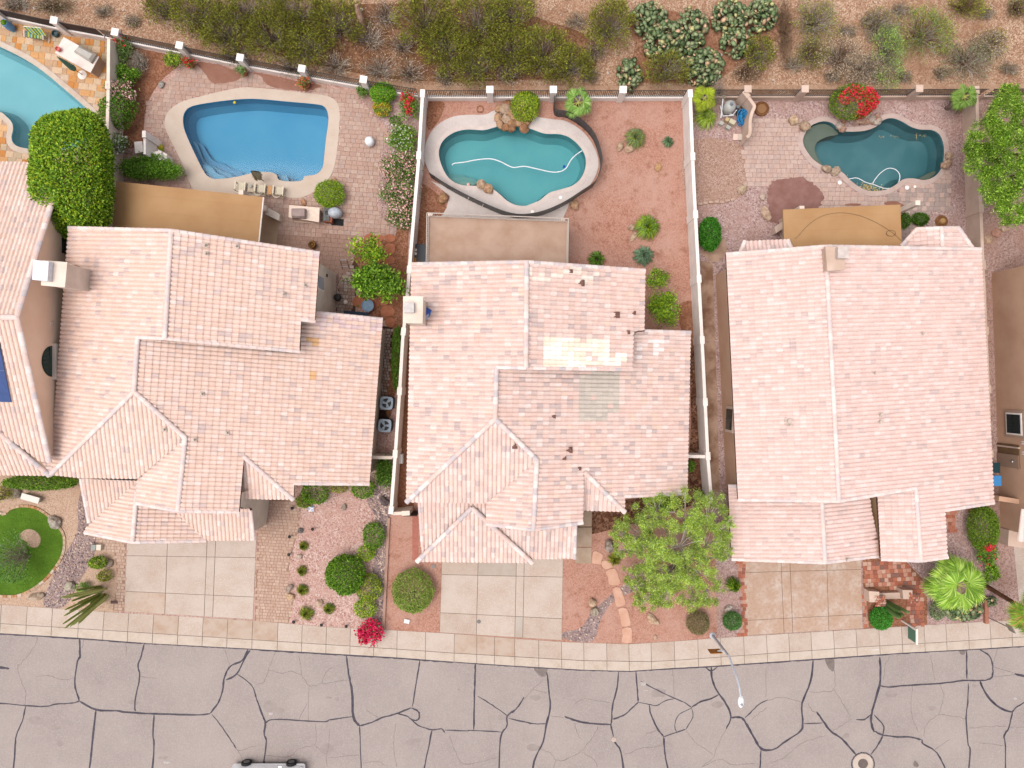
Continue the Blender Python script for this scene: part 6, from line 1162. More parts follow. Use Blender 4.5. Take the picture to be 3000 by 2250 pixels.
plant('shrub', 'small green shrub in the dark gap behind the short white wall', 'shrub', 2024, 1365, 14, 18, .8, DEEP + BRIGHT[:1], 500, .1); plant('shrub', 'dark shrub under the front eaves of the middle house', 'shrub', 1945, 1478, 30, 26, 1.1, DEEP, 1000, .12, 'clump'); plant('shrub', 'dark shrub beside the foot of the long white wall', 'shrub', 2050, 1455, 20, 18, .9, DEEP, 500, .12, 'clump')
# big front tree: several crowns of feathery leaves on one trunk
q = P(1985, 1640); t = thing('palo_verde_tree', 'big feathery light green tree in front of the middle house', 'tree', q); rg = np.random.default_rng(42)
V_, c_, segs = [], [], []; cols = []
for x, y, a, hh in ((1860, 1560, 62, 3.6), (1920, 1500, 66, 4.2), (2010, 1500, 70, 4.8), (2090, 1500, 62, 4.6), (2085, 1590, 66, 4.4), (1990, 1590, 85, 5.0), (1900, 1620, 70, 4.2), (1830, 1610, 36, 3.0), (1960, 1680, 62, 3.6), (2050, 1680, 66, 4.0), (2080, 1740, 48, 3.2), (1895, 1760, 50, 2.4), (1960, 1745, 52, 2.6), (1850, 1690, 34, 1.8), (1870, 1720, 30, 2.0), (2035, 1760, 40, 2.4), (1925, 1720, 44, 2.6), (2132, 1545, 34, 4.6), (1815, 1560, 30, 3.0), (2125, 1620, 30, 4.0)):
    c = P(x, y, hh) - q; kk = a * (H - hh) / F; pts = clumppts(rg, int(a * a * 1.25), kk * 1.05, kk * 1.05, kk * .6, 0, 26, .15) + np.array([c.x, c.y, hh - kk * .3]); V, cc = leaves(rg, pts, .14, FEATH + LIME[:1] + SAGE[:1], .2, .3, .22); V_.append(V); c_.append(cc)
    base = np.array([0, 0, .9]); e = np.array([c.x, c.y, hh]); segs.append(([base, base * .4 + e * .6 + np.array([0, 0, .4]), e], [.1, .06, .02])); cols.append(TWG[1])
    for j in range(22):
        p = pts[rg.integers(0, len(pts))]; segs.append(([e * .8 + base * .2, p * .5 + e * .5 + rg.normal(size=3) * .05, p], [.02, .014, .006])); cols.append(TWG[rg.integers(0, 3)])
part(t, 'crown', npmesh('crown', np.concatenate(V_), 4, LEAF, np.concatenate(c_)), local=True); part(t, 'limbs', sticks('limbs', segs, TWIG, cols, 4), local=True); part(t, 'trunk', B().tube([(0, 0, 0), (.05, .1, .6), (0, 0, 1.2)], [.24, .2, .16], 9).me('trunk', WOOD), local=True)
plant('shrub', 'round dead brown clipped bush beside the street light', 'shrub', 2051, 1823, 34, 35, 1.1, G((138, 126, 84), (120, 110, 70), (152, 132, 100)), 4500, .08, amp=.08); plant('shrub', 'round green clipped bush against the red brick edging', 'shrub', 2144, 1820, 28, 27, 1.0, G((86, 130, 62), (66, 110, 46), (108, 148, 80)), 3800, .08, amp=.08)
tuft('spiky dark green yucca against the red brick edging', 2150, 1715, 28, .9, DEEP + LIME[:1], 150, .04, 'yucca', 'yucca'); tuft('brown green grass clump beneath the big tree', 1800, 1640, 26, .7, OLIVE, 160, .02)
# ---- yard of the slate pool
plant('bougainvillea', 'wide red bougainvillea above the slate pool', 'shrub', 2503, 300, 68, 50, 1.8, OLIVE[:2] + DEEP, 4200, .11, 'ball', flower=RED, fl=.8, amp=.16, flpos=[(-.2, .4), (.5, .3), (.6, -.2), (.2, -.5), (.7, .6), (-.5, .1), (.1, 0), (.8, 0)])
palm('small fan palm in the gravel corner at the tan wall', 2824, 285, 1.0, 1.8, G((126, 160, 66), (104, 140, 50), (152, 180, 94), k=.7), 9, 5, .16, (.9, -.3)); tuft('dry low grass under the small fan palm', 2806, 305, 30, .6, OLIVE + GREY, 150, .03)
plant('shrub', 'dense dark green shrub against the long white wall', 'shrub', 2079, 686, 31, 50, 1.5, G((60, 122, 28), (80, 146, 40), (44, 96, 18)), 4800, .11, amp=.18)
palm('ragged yellowing palm against the long white wall', 2062, 290, 1.0, 1.5, OLIVE[:2] + LIME[:2], 8, 7, .1, (.9, .0)); tuft('light green feathery grass beside the pump corner', 2068, 345, 42, .8, FEATH + LIME[:1], 300, .022); brush('dry_bush', 'bare twiggy bush between the palm and the filter tank', 'bush', 2105, 270, 28, 55, 1.5, GREY, TWG, 120, 90, .08)
plant('shrub', 'small dark boxwood by the patio cover corner', 'shrub', 2651, 645, 16, 22, .7, DEEP[:1] + DEEP[2:3], 900, .1); plant('shrub', 'rounded dark boxwood in the gravel near the bay roof', 'shrub', 2696, 641, 27, 19, .7, DEEP[:1] + DEEP[2:3], 1500, .1); plant('shrub', 'tiny round green plant in the gravel beside the feathery tree', 'shrub', 2906, 318, 10, 8, .3, DEEP, 200, .07)
rt = thing('feathery_tree', 'large bright feathery tree overhanging the tan wall', 'tree', P(2985, 480)); rg = np.random.default_rng(51); q = P(2985, 480); V_, c_, segs, cols = [], [], [], []
for x, y, a, hh in ((2960, 330, 70, 5.0), (2905, 400, 66, 4.8), (2985, 440, 90, 6.0), (2890, 470, 60, 4.6), (2935, 540, 72, 5.2), (3000, 600, 80, 5.4), (2965, 270, 40, 4.2), (3060, 350, 80, 5.6), (3070, 500, 90, 6.0), (2860, 440, 34, 4.0)):
    c = P(x, y, hh) - q; kk = a * (H - hh) / F; pts = clumppts(rg, int(a * a * 1.3), kk, kk, kk * .6, 0, 46, .17) + np.array([c.x, c.y, hh - kk * .3]); V, cc = leaves(rg, pts, .14, BRIGHT + DEEP[:2] + FEATH[:1], .26, .3, .2); V_.append(V); c_.append(cc); base = np.array([0, 0, 1.2]); e = np.array([c.x, c.y, hh]); segs.append(([base, base * .4 + e * .6 + np.array([0, 0, .4]), e], [.12, .07, .02])); cols.append(TWB[0])
part(rt, 'crown', npmesh('crown', np.concatenate(V_), 4, LEAF, np.concatenate(c_)), local=True); part(rt, 'limbs', sticks('limbs', segs, TWIG, cols, 5), local=True); part(rt, 'trunk', B().tube([(0, 0, 0), (.05, .1, .8), (0, 0, 1.5)], [.28, .24, .18], 9).me('trunk', WOOD), local=True)
# ---- front of the east house
palm('broad bright fan palm over the brick paving', 2802, 1712, 2.05, 2.6, G((150, 184, 66), (126, 164, 50), (176, 202, 98), (106, 144, 44), k=.8), 19, 21, .2, (1.05, -.35))
plant('hedge', 'tall clipped hedge with red blossoms along the taupe house', 'hedge', 2883, 1545, 40, 68, 1.8, G((108, 138, 34), (132, 156, 50), (76, 112, 26)), 6500, .11, amp=.12, flower=RED, fl=.08, flpos=[(.1, -.8)]); plant('shrub', 'loose red flowered shrub below the clipped hedge', 'shrub', 2895, 1620, 36, 40, 1.2, OLEA + BRIGHT[:1], 1900, .11, 'clump', flower=RED, fl=.12); plant('shrub', 'low leafy green ground shrub beside the leaning palm trunk', 'shrub', 2905, 1680, 26, 30, .7, BRIGHT, 1400, .11, 'clump')
plant('shrub', 'round clipped bright green bush by the mail post', 'shrub', 2580, 1813, 33, 34, 1.0, G((70, 146, 44), (92, 168, 64), (52, 120, 30)), 5200, .08, amp=.1); plant('shrub', 'round grey green cactus bush between brick path and prickly pear', 'shrub', 2745, 1792, 22, 26, .8, CACT, 1400, .09, amp=.12)
padcactus('large grey green prickly pear under the broad fan palm', 2825, 1785, 52, 34, 1.0, 230, pr=.2); padcactus('small prickly pear in the pink gravel beside the palm trunk', 2903, 1762, 20, 14, .5, 40, pr=.14)
q = P(2592, 1765); t = thing('column_cactus', 'clustered dark columnar cactus leaning beside the clipped bush', 'cactus', q); rg = random.Random(16)
for i in range(14):
    a = rg.uniform(0, 6.28); r0 = rg.uniform(0, .3); hh = rg.uniform(1.6, 2.5); b0 = Vector((math.cos(a) * r0, math.sin(a) * r0, 0)); tp = b0 + Vector((math.cos(a) * .12, math.sin(a) * .12, hh)); part(t, 'stem', B().tube([b0, b0.lerp(tp, .5), b0.lerp(tp, .92), tp], [.1, .11, .09, .02], 8, rg.choice(G((108, 136, 80), (84, 112, 58), (150, 172, 124), k=.9))).me('stem', LEAF, True), local=True)
palm('leaning shaggy fan palm at the very edge of the street view', 3025, 1800, 1.5, 4.6, G((132, 166, 50), (110, 146, 40), (180, 150, 80)), 13, 13, .16, (.8, -.5), (2880, 1712), mat('shaggy_bark', S(150, 100, 70), S(96, 64, 48), 4, .95, bump=.6, bscale=20))
# ------------------------------------------------------------------ street furniture and car
GALV = mat('galvanised_pole', S(206, 206, 214, .6), S(190, 192, 202, .6), 3, .45)
r = thing('street_light', 'tall pale grey street light with a curved arm over the road', 'street light', P(2088, 1862))
b0 = P(2088, 1862); p1 = P(2135, 1921, 3.5); b0 = Vector((p1.x, p1.y, 0))
part(r, 'pole', B().tube([b0, b0 + Vector((0, 0, 1.8)), p1], [.1, .085, .07], 10).me('pole', GALV)); part(r, 'base_plate', B().lathe([(.22, 0), (.22, .04), (.12, .1)], 12, tuple(b0)).me('base_plate', GALV))
arm = smooth([tuple(p1), tuple(P(2150, 1962, 4.3)), tuple(P(2163, 2000, 4.9)), tuple(P(2169, 2035, 5.1)), tuple(P(2170, 2048, 5.12))], 5, False); part(r, 'arm', B().tube(arm, .06, 8).me('arm', GALV))
hd = P(2171, 2056, 5.12); lh = part(r, 'lamp_head', B().lathe([(.05, -.1), (.2, -.08), (.24, 0), (.16, .08), (.03, .1)], 14, tuple(hd), sx=.75, sy=1.5).me('lamp_head', mat('lamp_white', S(240, 238, 240, .65), rough=.4))); part(lh, 'photocell', B().lathe([(.07, 0), (.07, .1), (.02, .12)], 10, (hd.x, hd.y - .12, hd.z + .07)).me('photocell', mat('grey_cell', S(180, 182, 188))))
s0 = P(2112, 1908, 2.6); part(r, 'sign_bracket', B().box((p1.x - .22, p1.y + .02, 2.75), (.5, .05, .06)).me('sign_bracket', GALV))
part(r, 'sign_panel', B().box((p1.x - .5, p1.y - .18, 2.3), (.75, .03, .75), .05).me('sign_panel', mat('sign_orange', S(214, 140, 70))))
r = thing('parked_car', 'white car parked at the far side of the road', 'car', P(790, 2275, -.1)); WP = mat('car_paint', S(248, 248, 250, .9), rough=.2, spec=.5, coat=.6); BLK = mat('rubber', (.012, .012, .013), rough=.7); DG = mat('car_glass', (.01, .012, .014), rough=.05, spec=.6)
x0, x1 = P(687, 2232).x, P(898, 2232).x; L_ = x1 - x0; yn = P(0, 2236, .3).y; W_ = 1.8; yc_ = yn - W_ / 2
prof = [(0, .35), (.01, .75), (.04, .95), (.16, 1.02), (.3, 1.45), (.62, 1.48), (.76, 1.0), (.93, .86), (.99, .7), (1, .4), (.97, .3), (.03, .3)]
def carshell(name, lo, hi, inset_top):
    v = []; n = len(prof)
    for side in (1, -1):
        for t, z in prof: k = W_ / 2 * (1 - (.2 if z > 1.2 else .1 if z > .9 else .05 if z > .6 else 0)) * (1 - .12 * (abs(t - .5) * 2) ** 6); v.append((x0 + t * L_, yc_ + side * k, z - .1))
    return v, [tuple(range(n)), tuple(range(2 * n - 1, n - 1, -1))] + [(i, n + i, n + (i + 1) % n, (i + 1) % n) for i in range(n)]
body = part(r, 'body', mkmesh('body', *carshell('body', 0, 0, 0), WP))
for t in (.185, .805):
    for sy in (1, -1):
        c = (x0 + t * L_, yc_ + sy * (W_ / 2 - .06), .22); w_ = part(r, 'wheel', mkmesh('wheel', *(lambda q: ([(c[0] + x * .33, c[1] + z * .13, c[2] + y * .33) for x, y, z in q[0]], q[1]))(([(math.cos(a), math.sin(a), s_) for s_ in (-1, 1) for a in np.linspace(0, 6.283, 19)[:-1]], [(i, (i + 1) % 18, 18 + (i + 1) % 18, 18 + i) for i in range(18)] + [tuple(range(17, -1, -1)), tuple(range(18, 36))])), BLK))
        part(w_, 'rim', mkmesh('rim', [(c[0] + math.cos(a) * .2, c[1] + sy * .135, c[2] + math.sin(a) * .2) for a in np.linspace(0, 6.283, 13)[:-1]], [tuple(range(12))], mat('rim', S(150, 150, 156), rough=.3, metal=.7)))
for sy in (1, -1):
    part(r, 'side_window', mkmesh('side_window', [(x0 + t * L_, yc_ + sy * (W_ / 2 * (.89 if z < 1.1 else .815)) + sy * .012, z - .1) for t, z in ((.2, 1.06), (.31, 1.4), (.6, 1.42), (.72, 1.05))], [(0, 1, 2, 3)], DG)); part(r, 'mirror', B().box((x0 + .7 * L_, yc_ + sy * (W_ / 2 + .08), .95), (.18, .18, .12)).me('mirror', WP)); part(r, 'headlight', B().box((x0 + .965 * L_, yc_ + sy * .68, .62), (.22, .3, .12)).me('headlight', mat('lamp_glass', S(200, 206, 214), rough=.1)))
part(r, 'windscreen', mkmesh('windscreen', [(x0 + t * L_, yc_ + s_ * k, z - .085) for t, z, k, s_ in ((.625, 1.48, .7, 1), (.755, 1.02, .8, 1), (.755, 1.02, .8, -1), (.625, 1.48, .7, -1))], [(0, 1, 2, 3)], DG))
q = P(2528, 2237, -.09); r = thing('manhole', 'round dark manhole lid in a pale concrete ring in the road', 'manhole', q); part(r, 'ring', B().lathe([(.66, 0), (.66, .012), (.3, .014)], 28).me('ring', CONC), local=True); part(r, 'lid', B().lathe([(.33, 0), (.33, .02), (.3, .024), (.05, .022)], 24).me('lid', mat('cast_iron', S(128, 112, 106), S(110, 96, 92), 9, .6)), local=True)
o = part(None, 'valve_cover', B().lathe([(.15, 0), (.15, .012), (.02, .014)], 16, tuple(P(1798, 2167, -.095))).me('valve_cover', CONC)); tag(o, 'small round pale valve cover on a tar seam in the road', 'valve cover')
# mail post, sign pole, planter walls of the east front yard
q = P(2641, 1818); r = thing('sign_post', 'white post with a green and white board at the sidewalk', 'sign', q); part(r, 'post', B().box((0, 0, .9), (.09, .09, 1.8)).me('post', WHITE), local=True); part(r, 'arm', B().box((.03, -.45, 1.72), (.1, 1.0, .1)).me('arm', WHITE), local=True); part(r, 'board', B().box((0, -.5, 1.2), (.04, .75, .8)).me('board', mat('sign_green', S(96, 140, 118), rough=.5)), local=True)
q = P(2890, 1806); r = thing('sign_pole', 'thin dark metal pole with a small flat sign beside the brick pier', 'sign', q); part(r, 'pole', B().tube([(0, 0, 0), (0, 0, 2.3)], .03, 7).me('pole', mat('dull_steel', S(140, 134, 134))), local=True); part(r, 'sign_panel', B().box((.02, -.02, 2.25), (.06, .5, .55), .5).me('sign_panel', mat('sign_back', S(160, 146, 130))), local=True)
o = thing('brick_pier', 'narrow brick pier by the sidewalk at the end of the prickly pear bed', 'pier', P(2886, 1790)); part(o, 'pier_body', B().prism(W2([(2878, 1756), (2890, 1756), (2890, 1824), (2880, 1824)]), 0, .25).me('pier_body', mat('brick_pier', S(204, 140, 116), S(186, 120, 96), 8, .9, bump=.3)))
r = thing('planter_wall', 'low stucco planter wall with two brick topped piers by the brick paving', 'planter', P(2590, 1745)); z4 = lambda pts, z: [tuple(P(2500 + x / 4.424, 1600 + y / 4.424, z))[:2] for x, y in pts]
for k, pts in enumerate(([(205, 585), (340, 595), (345, 730), (215, 730)], [(640, 570), (770, 575), (770, 690), (650, 690)])): c = part(r, 'pier', B().prism(z4(pts, .8), 0, .76).me('pier', TAN)); pave(c, [(2500 + x / 4.424, 1600 + y / 4.424) for x, y in pts], [], .05, .14, RB, .77, .82, 'brick', 40, .015, 41 + k, ((1, 1), (.5, 1)))
part(r, 'low_wall', B().prism(z4([(335, 610), (645, 600), (645, 680), (345, 690)], .4), 0, .4).me('low_wall', TAN))
o = thing('planter_pier', 'brick topped stucco pier half hidden under the broad fan palm', 'pier', P(2735, 1745)); part(o, 'pier_body', B().prism(z4([(1000, 570), (1140, 590), (1150, 680), (1010, 680)], .8), 0, .8).me('pier_body', TAN))
for lab, x, y, c, sx in (('bright blue wheeled bin beside the taupe house wall', 2917, 1408, S(70, 140, 200, .7), 1), ('dark green wheeled bin next to the blue bin', 2913, 1370, S(30, 66, 74, .6), 1)):
    q = P(x, y, .9); r = thing('wheeled_bin', lab, 'bin', (q.x, q.y, 0)); m_ = mat('bin', c, rough=.45); part(r, 'body', B().box((0, 0, .48), (.52, .56, .9), 0, None, 1.0).me('body', m_), local=True); part(r, 'lid', B().box((0, 0, .97), (.6, .66, .07)).me('lid', m_), local=True)
    for s_ in (-1, 1): part(r, 'wheel', B().tube([(.24, s_ * .3, .1), (.24, s_ * .36, .1)], .1, 12).me('wheel', BLK), local=True)
# ------------------------------------------------------------------ air conditioners
def acunit(label, x, y):
    q = P(x, y, .85); r = thing('air_conditioner', label, 'air conditioner', (q.x, q.y, 0), -.07, 'air conditioners beside the cream wall'); m_ = mat('ac_case', S(176, 190, 204, .7), S(160, 174, 190, .7), 4, .5)
    oct_ = [(math.copysign(abs(math.cos(a)) ** .45, math.cos(a)) * .42, math.copysign(abs(math.sin(a)) ** .45, math.sin(a)) * .42) for a in np.linspace(0, 6.2832, 33)[:-1]]
    part(r, 'case', B().prism(oct_, 0, .76).me('case', mat('ac_side', S(110, 122, 134))), local=True); part(r, 'top_ring', ringmesh('top_ring', oct_, [(math.cos(a) * .31, math.sin(a) * .31) for a in np.linspace(0, 6.2832, 29)[:-1]], .765, .86, m_), local=True)
    part(r, 'fan_well', B().lathe([(.305, .765), (.305, .768), (.02, .77)], 20).me('fan_well', IRON), local=True)
    for k in range(3):
        a = k * 2.094 + x; ca, sa = math.cos(a), math.sin(a); pts = [(.05, -.05), (.28, -.16), (.3, .06), (.06, .05)]; part(r, 'fan_blade', mkmesh('fan_blade', [(u * ca - v * sa, u * sa + v * ca, .8 + v * .2) for u, v in pts], [(0, 1, 2, 3)], m_), local=True)
    part(r, 'hub', B().lathe([(.07, .78), (.07, .83), (.02, .84)], 12).me('hub', m_), local=True)
acunit('square blue grey air conditioner beside the cream wall, the one farther from the street', 1132, 1181); acunit('square blue grey air conditioner beside the cream wall, the one nearer the street', 1127, 1247)
q = P(1172, 1344, .5); o = part(None, 'utility_box', B().box((q.x, q.y, .3), (.36, .62, .6)).me('utility_box', mat('white_box', S(226, 222, 222, .7)))); tag(o, 'white utility box in the brown side yard beside the long cream wall', 'utility box')
# ------------------------------------------------------------------ patio of the deep blue pool
def chair(label, x, y, rz, grp):
    q = P(x, y, .4); r = thing('patio_chair', label, 'chair', (q.x, q.y, 0), rz, grp); m_ = mat('resin', S(214, 200, 176, .7), rough=.5)
    for k in range(5): part(r, 'seat_slat', B().box((-.2 + .1 * k, .12, .4), (.088, .5, .025)).me('seat_slat', m_), local=True)
    part(r, 'backrest', mkmesh('backrest', [(math.cos(a) * .3, -.16 - math.sin(a) * k, z) for k, z in ((.1, .42), (.24, .85), (.29, .85), (.14, .42)) for a in np.linspace(.1, 3.04, 9)], [(9 * i + j, 9 * i + j + 1, 9 * i + j + 10, 9 * i + j + 9) for i in range(3) for j in range(8)], m_), local=True)
    for s_ in (-1, 1):
        part(r, 'armrest', B().box((s_ * .32, .08, .62), (.09, .62, .035)).me('armrest', m_), local=True)
        for yy in (.32, -.22): part(r, 'leg', B().box((s_ * .32, yy, .31), (.06, .07, .6)).me('leg', m_), local=True)
for lab, x in (('cream slatted chair at the patio cover end of the pool deck row', 706), ('cream slatted chair between the two small tables on the pool deck', 764), ('cream slatted chair standing apart at the open end of the pool deck row', 817)): chair(lab, x, 551 + (x - 706) * .12, -.1, 'chairs on the cream pool deck')
def table(label, x, y, w_, d_, hh, m_, rz=-.1, name='side_table'):
    q = P(x, y, hh); r = thing(name, label, 'table', (q.x, q.y, 0), rz); part(r, 'table_top', B().box((0, 0, hh - .02), (w_, d_, .04)).me('table_top', m_), local=True)
    for sx in (-1, 1):
        for sy in (-1, 1): part(r, 'leg', B().box((sx * (w_ / 2 - .05), sy * (d_ / 2 - .05), hh / 2 - .02), (.05, .05, hh - .04)).me('leg', m_), local=True)
    return r
table('small cream table with a fan between two slatted chairs', 735, 551, .42, .5, .48, mat('cream_table', S(226, 204, 178)), name='side_table'); table('small orange wooden table between two slatted chairs', 790, 557, .3, .55, .45, mat('orange_wood', S(232, 176, 124)))
q = P(735, 546, .5); o = part(None, 'desk_fan', B().lathe([(.12, 0), (.14, .02), (.03, .05), (.1, .12), (.02, .14)], 12, (q.x, q.y, .5)).me('desk_fan', mat('fan_grey', S(200, 196, 190)))); tag(o, 'tiny grey fan on the small cream table', 'fan')
q = P(772, 530); r = thing('thatch_umbrella', 'closed thatched straw umbrella at the edge of the blue pool', 'umbrella', q); part(r, 'pole', B().tube([(0, 0, 0), (0, 0, 2.1)], .03, 7).me('pole', WOOD), local=True)
rg = np.random.default_rng(4); Vs = [];
for i in range(260): a = rg.uniform(0, 6.28); e = rg.uniform(.12, .34); zt_ = 2.1 + rg.uniform(-.15, .1); zb_ = rg.uniform(1.0, 1.3); c = np.array([math.cos(a), math.sin(a), 0]); s_ = np.array([-c[1], c[0], 0]) * .02; Vs.append([c * .03 - s_ + [0, 0, zt_], c * .03 + s_ + [0, 0, zt_], c * e + s_ + [0, 0, zb_], c * e - s_ + [0, 0, zb_]])
part(r, 'canopy', npmesh('canopy', np.array(Vs), 4, LEAF, np.array(G((150, 138, 108), (124, 114, 88), (178, 164, 134), k=.7))[rg.integers(0, 3, 260)]), local=True)
r = thing('grill_island', 'pale tiled grill island with a mauve covered grill on the paver patio', 'grill', P(890, 630)); z5 = lambda pts, z: [tuple(P(640 + x / 5.53, 500 + y / 5.53, z))[:2] for x, y in pts]
part(r, 'base', B().prism(z5([(1160, 570), (1620, 610), (1610, 820), (1150, 745)], .9), 0, .9).me('base', TAN)); part(r, 'counter_top', B().prism(z5([(1145, 558), (1638, 600), (1628, 835), (1135, 755)], .96), .9, .96).me('counter_top', mat('pale_tile', S(244, 222, 204, .62), S(232, 202, 184, .62), 5, .5))); part(r, 'footing', B().prism(W2([(862, 647), (947, 650), (946, 658), (862, 652)]), 0, .12).me('footing', TAN))
c = P(640 + 1300 / 5.53, 500 + 690 / 5.53, 1.25); part(r, 'grill_cover', mkmesh('grill_cover', [(c.x + x * .42, c.y + yy * .3, .97 + zz) for x in (-1, -.88, .88, 1) for yy, zz in ((-1, .02), (-1, .3), (-.7, .46), (.7, .46), (1, .3), (1, .02))], [(6 * i + j, 6 * i + j + 1, 6 * i + j + 7, 6 * i + j + 6) for i in range(3) for j in range(5)] + [tuple(range(5, -1, -1)), tuple(range(18, 24))], mat('mauve_cover', S(196, 172, 166), S(176, 150, 146), 3, .8)))
q = P(957, 628, .6); r = thing('camp_stove', 'small black and steel camp stove on an orange cart by the grill island', 'stove', (q.x, q.y, 0), -.1); part(r, 'cart', B().box((.1, -.1, .3), (.55, .75, .5)).me('cart', mat('cart_rust', S(160, 84, 58), rough=.6)), local=True); part(r, 'top', B().box((0, 0, .58), (.4, .85, .06)).me('top', mat('stove_grey', S(120, 120, 118), S(50, 50, 52), 6, .4)), local=True); part(r, 'burner', B().lathe([(.13, .61), (.13, .66), (.05, .68)], 12, (0, .1, 0)).me('burner', IRON), local=True)
q = P(980, 622, .7); r = thing('covered_smoker', 'round smoker under a pale grey drawstring cover', 'smoker', (q.x, q.y, 0)); part(r, 'cover', B().lathe([(.3, .05), (.42, .3), (.44, .6), (.36, .85), (.15, .98), (.02, 1.0)], 18, sx=1.05, sy=.8).me('cover', mat('grey_cover', S(202, 206, 214, .65), S(170, 174, 184, .65), 6, .7, bump=.5, bscale=12), sm=True), local=True); part(r, 'leg', B().tube([(0, 0, 0), (0, 0, .1)], .25, 10).me('leg', IRON), local=True)
o = part(None, 'mat', B().prism(z5([(1830, 770), (2030, 785), (2025, 895), (1830, 885)], .04), .036, .05).me('mat', mat('black_mat', (.008, .008, .009), rough=.8))); tag(o, 'black rectangular mat on the pavers beside the covered smoker', 'mat')
q = P(1082, 413, .45); o = part(None, 'covered_pot', B().lathe([(.26, 0), (.32, .2), (.3, .45), (.2, .6), (.03, .64)], 18, (q.x, q.y, .03)).me('covered_pot', mat('white_cover', S(240, 238, 240, .72), S(220, 218, 224, .72), 6, .6, bump=.4, bscale=10), sm=True)); tag(o, 'white wrapped pot alone on the paver patio', 'pot')
q = P(915, 717, .3); o = part(None, 'bronze_pot', B().lathe([(.16, 0), (.26, .18), (.27, .32), (.2, .42), (.16, .42), (.14, .3)], 18, (q.x, q.y, .03)).me('bronze_pot', mat('bronze', S(168, 120, 66), S(110, 72, 40), 6, .35, metal=.6), sm=True)); tag(o, 'round bronze pot on the pavers near the roof edge', 'pot')
r = thing('wedge_wall', 'sloping stucco ledge wall beside the tan metal patio cover', 'wall', P(795, 628)); part(r, 'ledge', B().prism(z5([(745, 600), (800, 600), (975, 690), (995, 720), (980, 810), (760, 705)], .6), 0, .6).me('ledge', CREAM)); part(r, 'post', B().prism(z5([(710, 560), (770, 560), (770, 640), (710, 660)], .9), 0, .9).me('post', CREAM))
q = P(1077, 895, .6); r = thing('tub_table', 'round blue tub table among the red stepping stones', 'table', (q.x, q.y, 0)); part(r, 'table_top', B().lathe([(.34, .5), (.4, .52), (.4, .6), (.36, .6), (.35, .57), (.02, .57)], 24).me('table_top', mat('tub_blue', S(122, 150, 176, .7), S(104, 132, 160, .7), 4, .5)), local=True); part(r, 'base', B().lathe([(.3, 0), (.26, .25), (.3, .5)], 16).me('base', mat('tub_grey', S(110, 120, 130))), local=True)
table('long dark blue bench table under the lower roof edge', 1043, 922, 1.6, .42, .5, mat('navy', S(52, 66, 84, .7)), -.08, 'bench'); 
q = P(990, 872, .5); r = thing('kettle_grill', 'small black kettle grill against the house wall', 'grill', (q.x, q.y, 0)); part(r, 'bowl', B().lathe([(.08, .35), (.24, .5), (.25, .62), (.15, .75), (.02, .78)], 16).me('bowl', IRON), local=True)
for k in range(3): a = k * 2.1; part(r, 'leg', B().tube([(math.cos(a) * .1, math.sin(a) * .1, .45), (math.cos(a) * .24, math.sin(a) * .24, 0)], .015, 5).me('leg', IRON), local=True)
q = P(1008, 775, .6); r = thing('walking_frame', 'folded silver and black frame leaning near the young tree', 'frame', (q.x, q.y, 0))
for k, (a, b_) in enumerate((((-.2, .25, .8), (.2, .28, .8)), ((-.2, -.1, .5), (.2, -.1, .5)), ((-.22, .25, .8), (-.25, -.2, 0)), ((.22, .28, .8), (.22, -.2, 0)), ((-.2, .1, .6), (.2, .1, .6)))): part(r, 'tube', B().tube([a, b_], .02, 6).me('tube', GALV if k in (0, 1) else IRON), local=True)
o = part(None, 'clothes_prop', B().tube([P(1005, 800, 1.0), P(988, 835, .9), P(985, 862, .1)], .015, 5).me('clothes_prop', IRON)); tag(o, 'thin black rod propped against the cream house wall', 'rod')
o = part(None, 'white_jug', B().lathe([(.12, 0), (.14, .2), (.06, .28), (.05, .33)], 12, tuple(P(1014, 886))).me('white_jug', WHITE)); tag(o, 'small white jug on the ground beside the kettle grill', 'jug')
r = table('black table with white cups beside the balcony deck', 1230, 742, .72, 1.2, .72, mat('black_table', S(66, 68, 74, .6), rough=.6), 0, 'table')
for k, (x, y) in enumerate(((1218, 733), (1218, 744))):
    o = part(None, 'cup', B().lathe([(.06, 0), (.09, .1), (.07, .1), (.05, .02)], 12, tuple(P(x, y, .72))).me('cup', WHITE)); tag(o, ('white cup on the black table, nearer the pool', 'white cup on the black table, nearer the roof')[k], 'cup')
o = part(None, 'wood_block', B().box(tuple(P(1216, 762, .76)), (.16, .3, .08)).me('wood_block', mat('honey_wood', S(206, 140, 60)))); tag(o, 'honey coloured wooden block on the black table', 'block')
# ------------------------------------------------------------------ stones and slabs
ROCKC = [S(220, 178, 142), S(206, 160, 122), S(230, 198, 168), S(192, 142, 106), S(214, 184, 158)]
r = thing('rock_waterfall', 'brown boulder waterfall at the head of the teal pool', 'waterfall', P(1500, 345)); rg = random.Random(3)
for k, (x, y, rp) in enumerate(((1462, 318, 14), (1480, 322, 18), (1458, 345, 13), (1465, 366, 14), (1485, 350, 18), (1505, 338, 20), (1530, 335, 18), (1500, 362, 18), (1520, 360, 16), (1538, 356, 17), (1548, 348, 14), (1535, 375, 16), (1480, 373, 13), (1500, 378, 12), (1487, 305, 13), (1503, 300, 10))): rock(None, x, y, rp, rp * .03, rg.choice(ROCKC[:2] + ROCKC[3:4] + ROCKC), 20 + k, rp * rg.uniform(.7, 1), rg.uniform(0, 3), 'stone', parent=r)
r = thing('rock_waterfall', 'pile of pink and grey boulders under the wide red bougainvillea', 'waterfall', P(2520, 355))
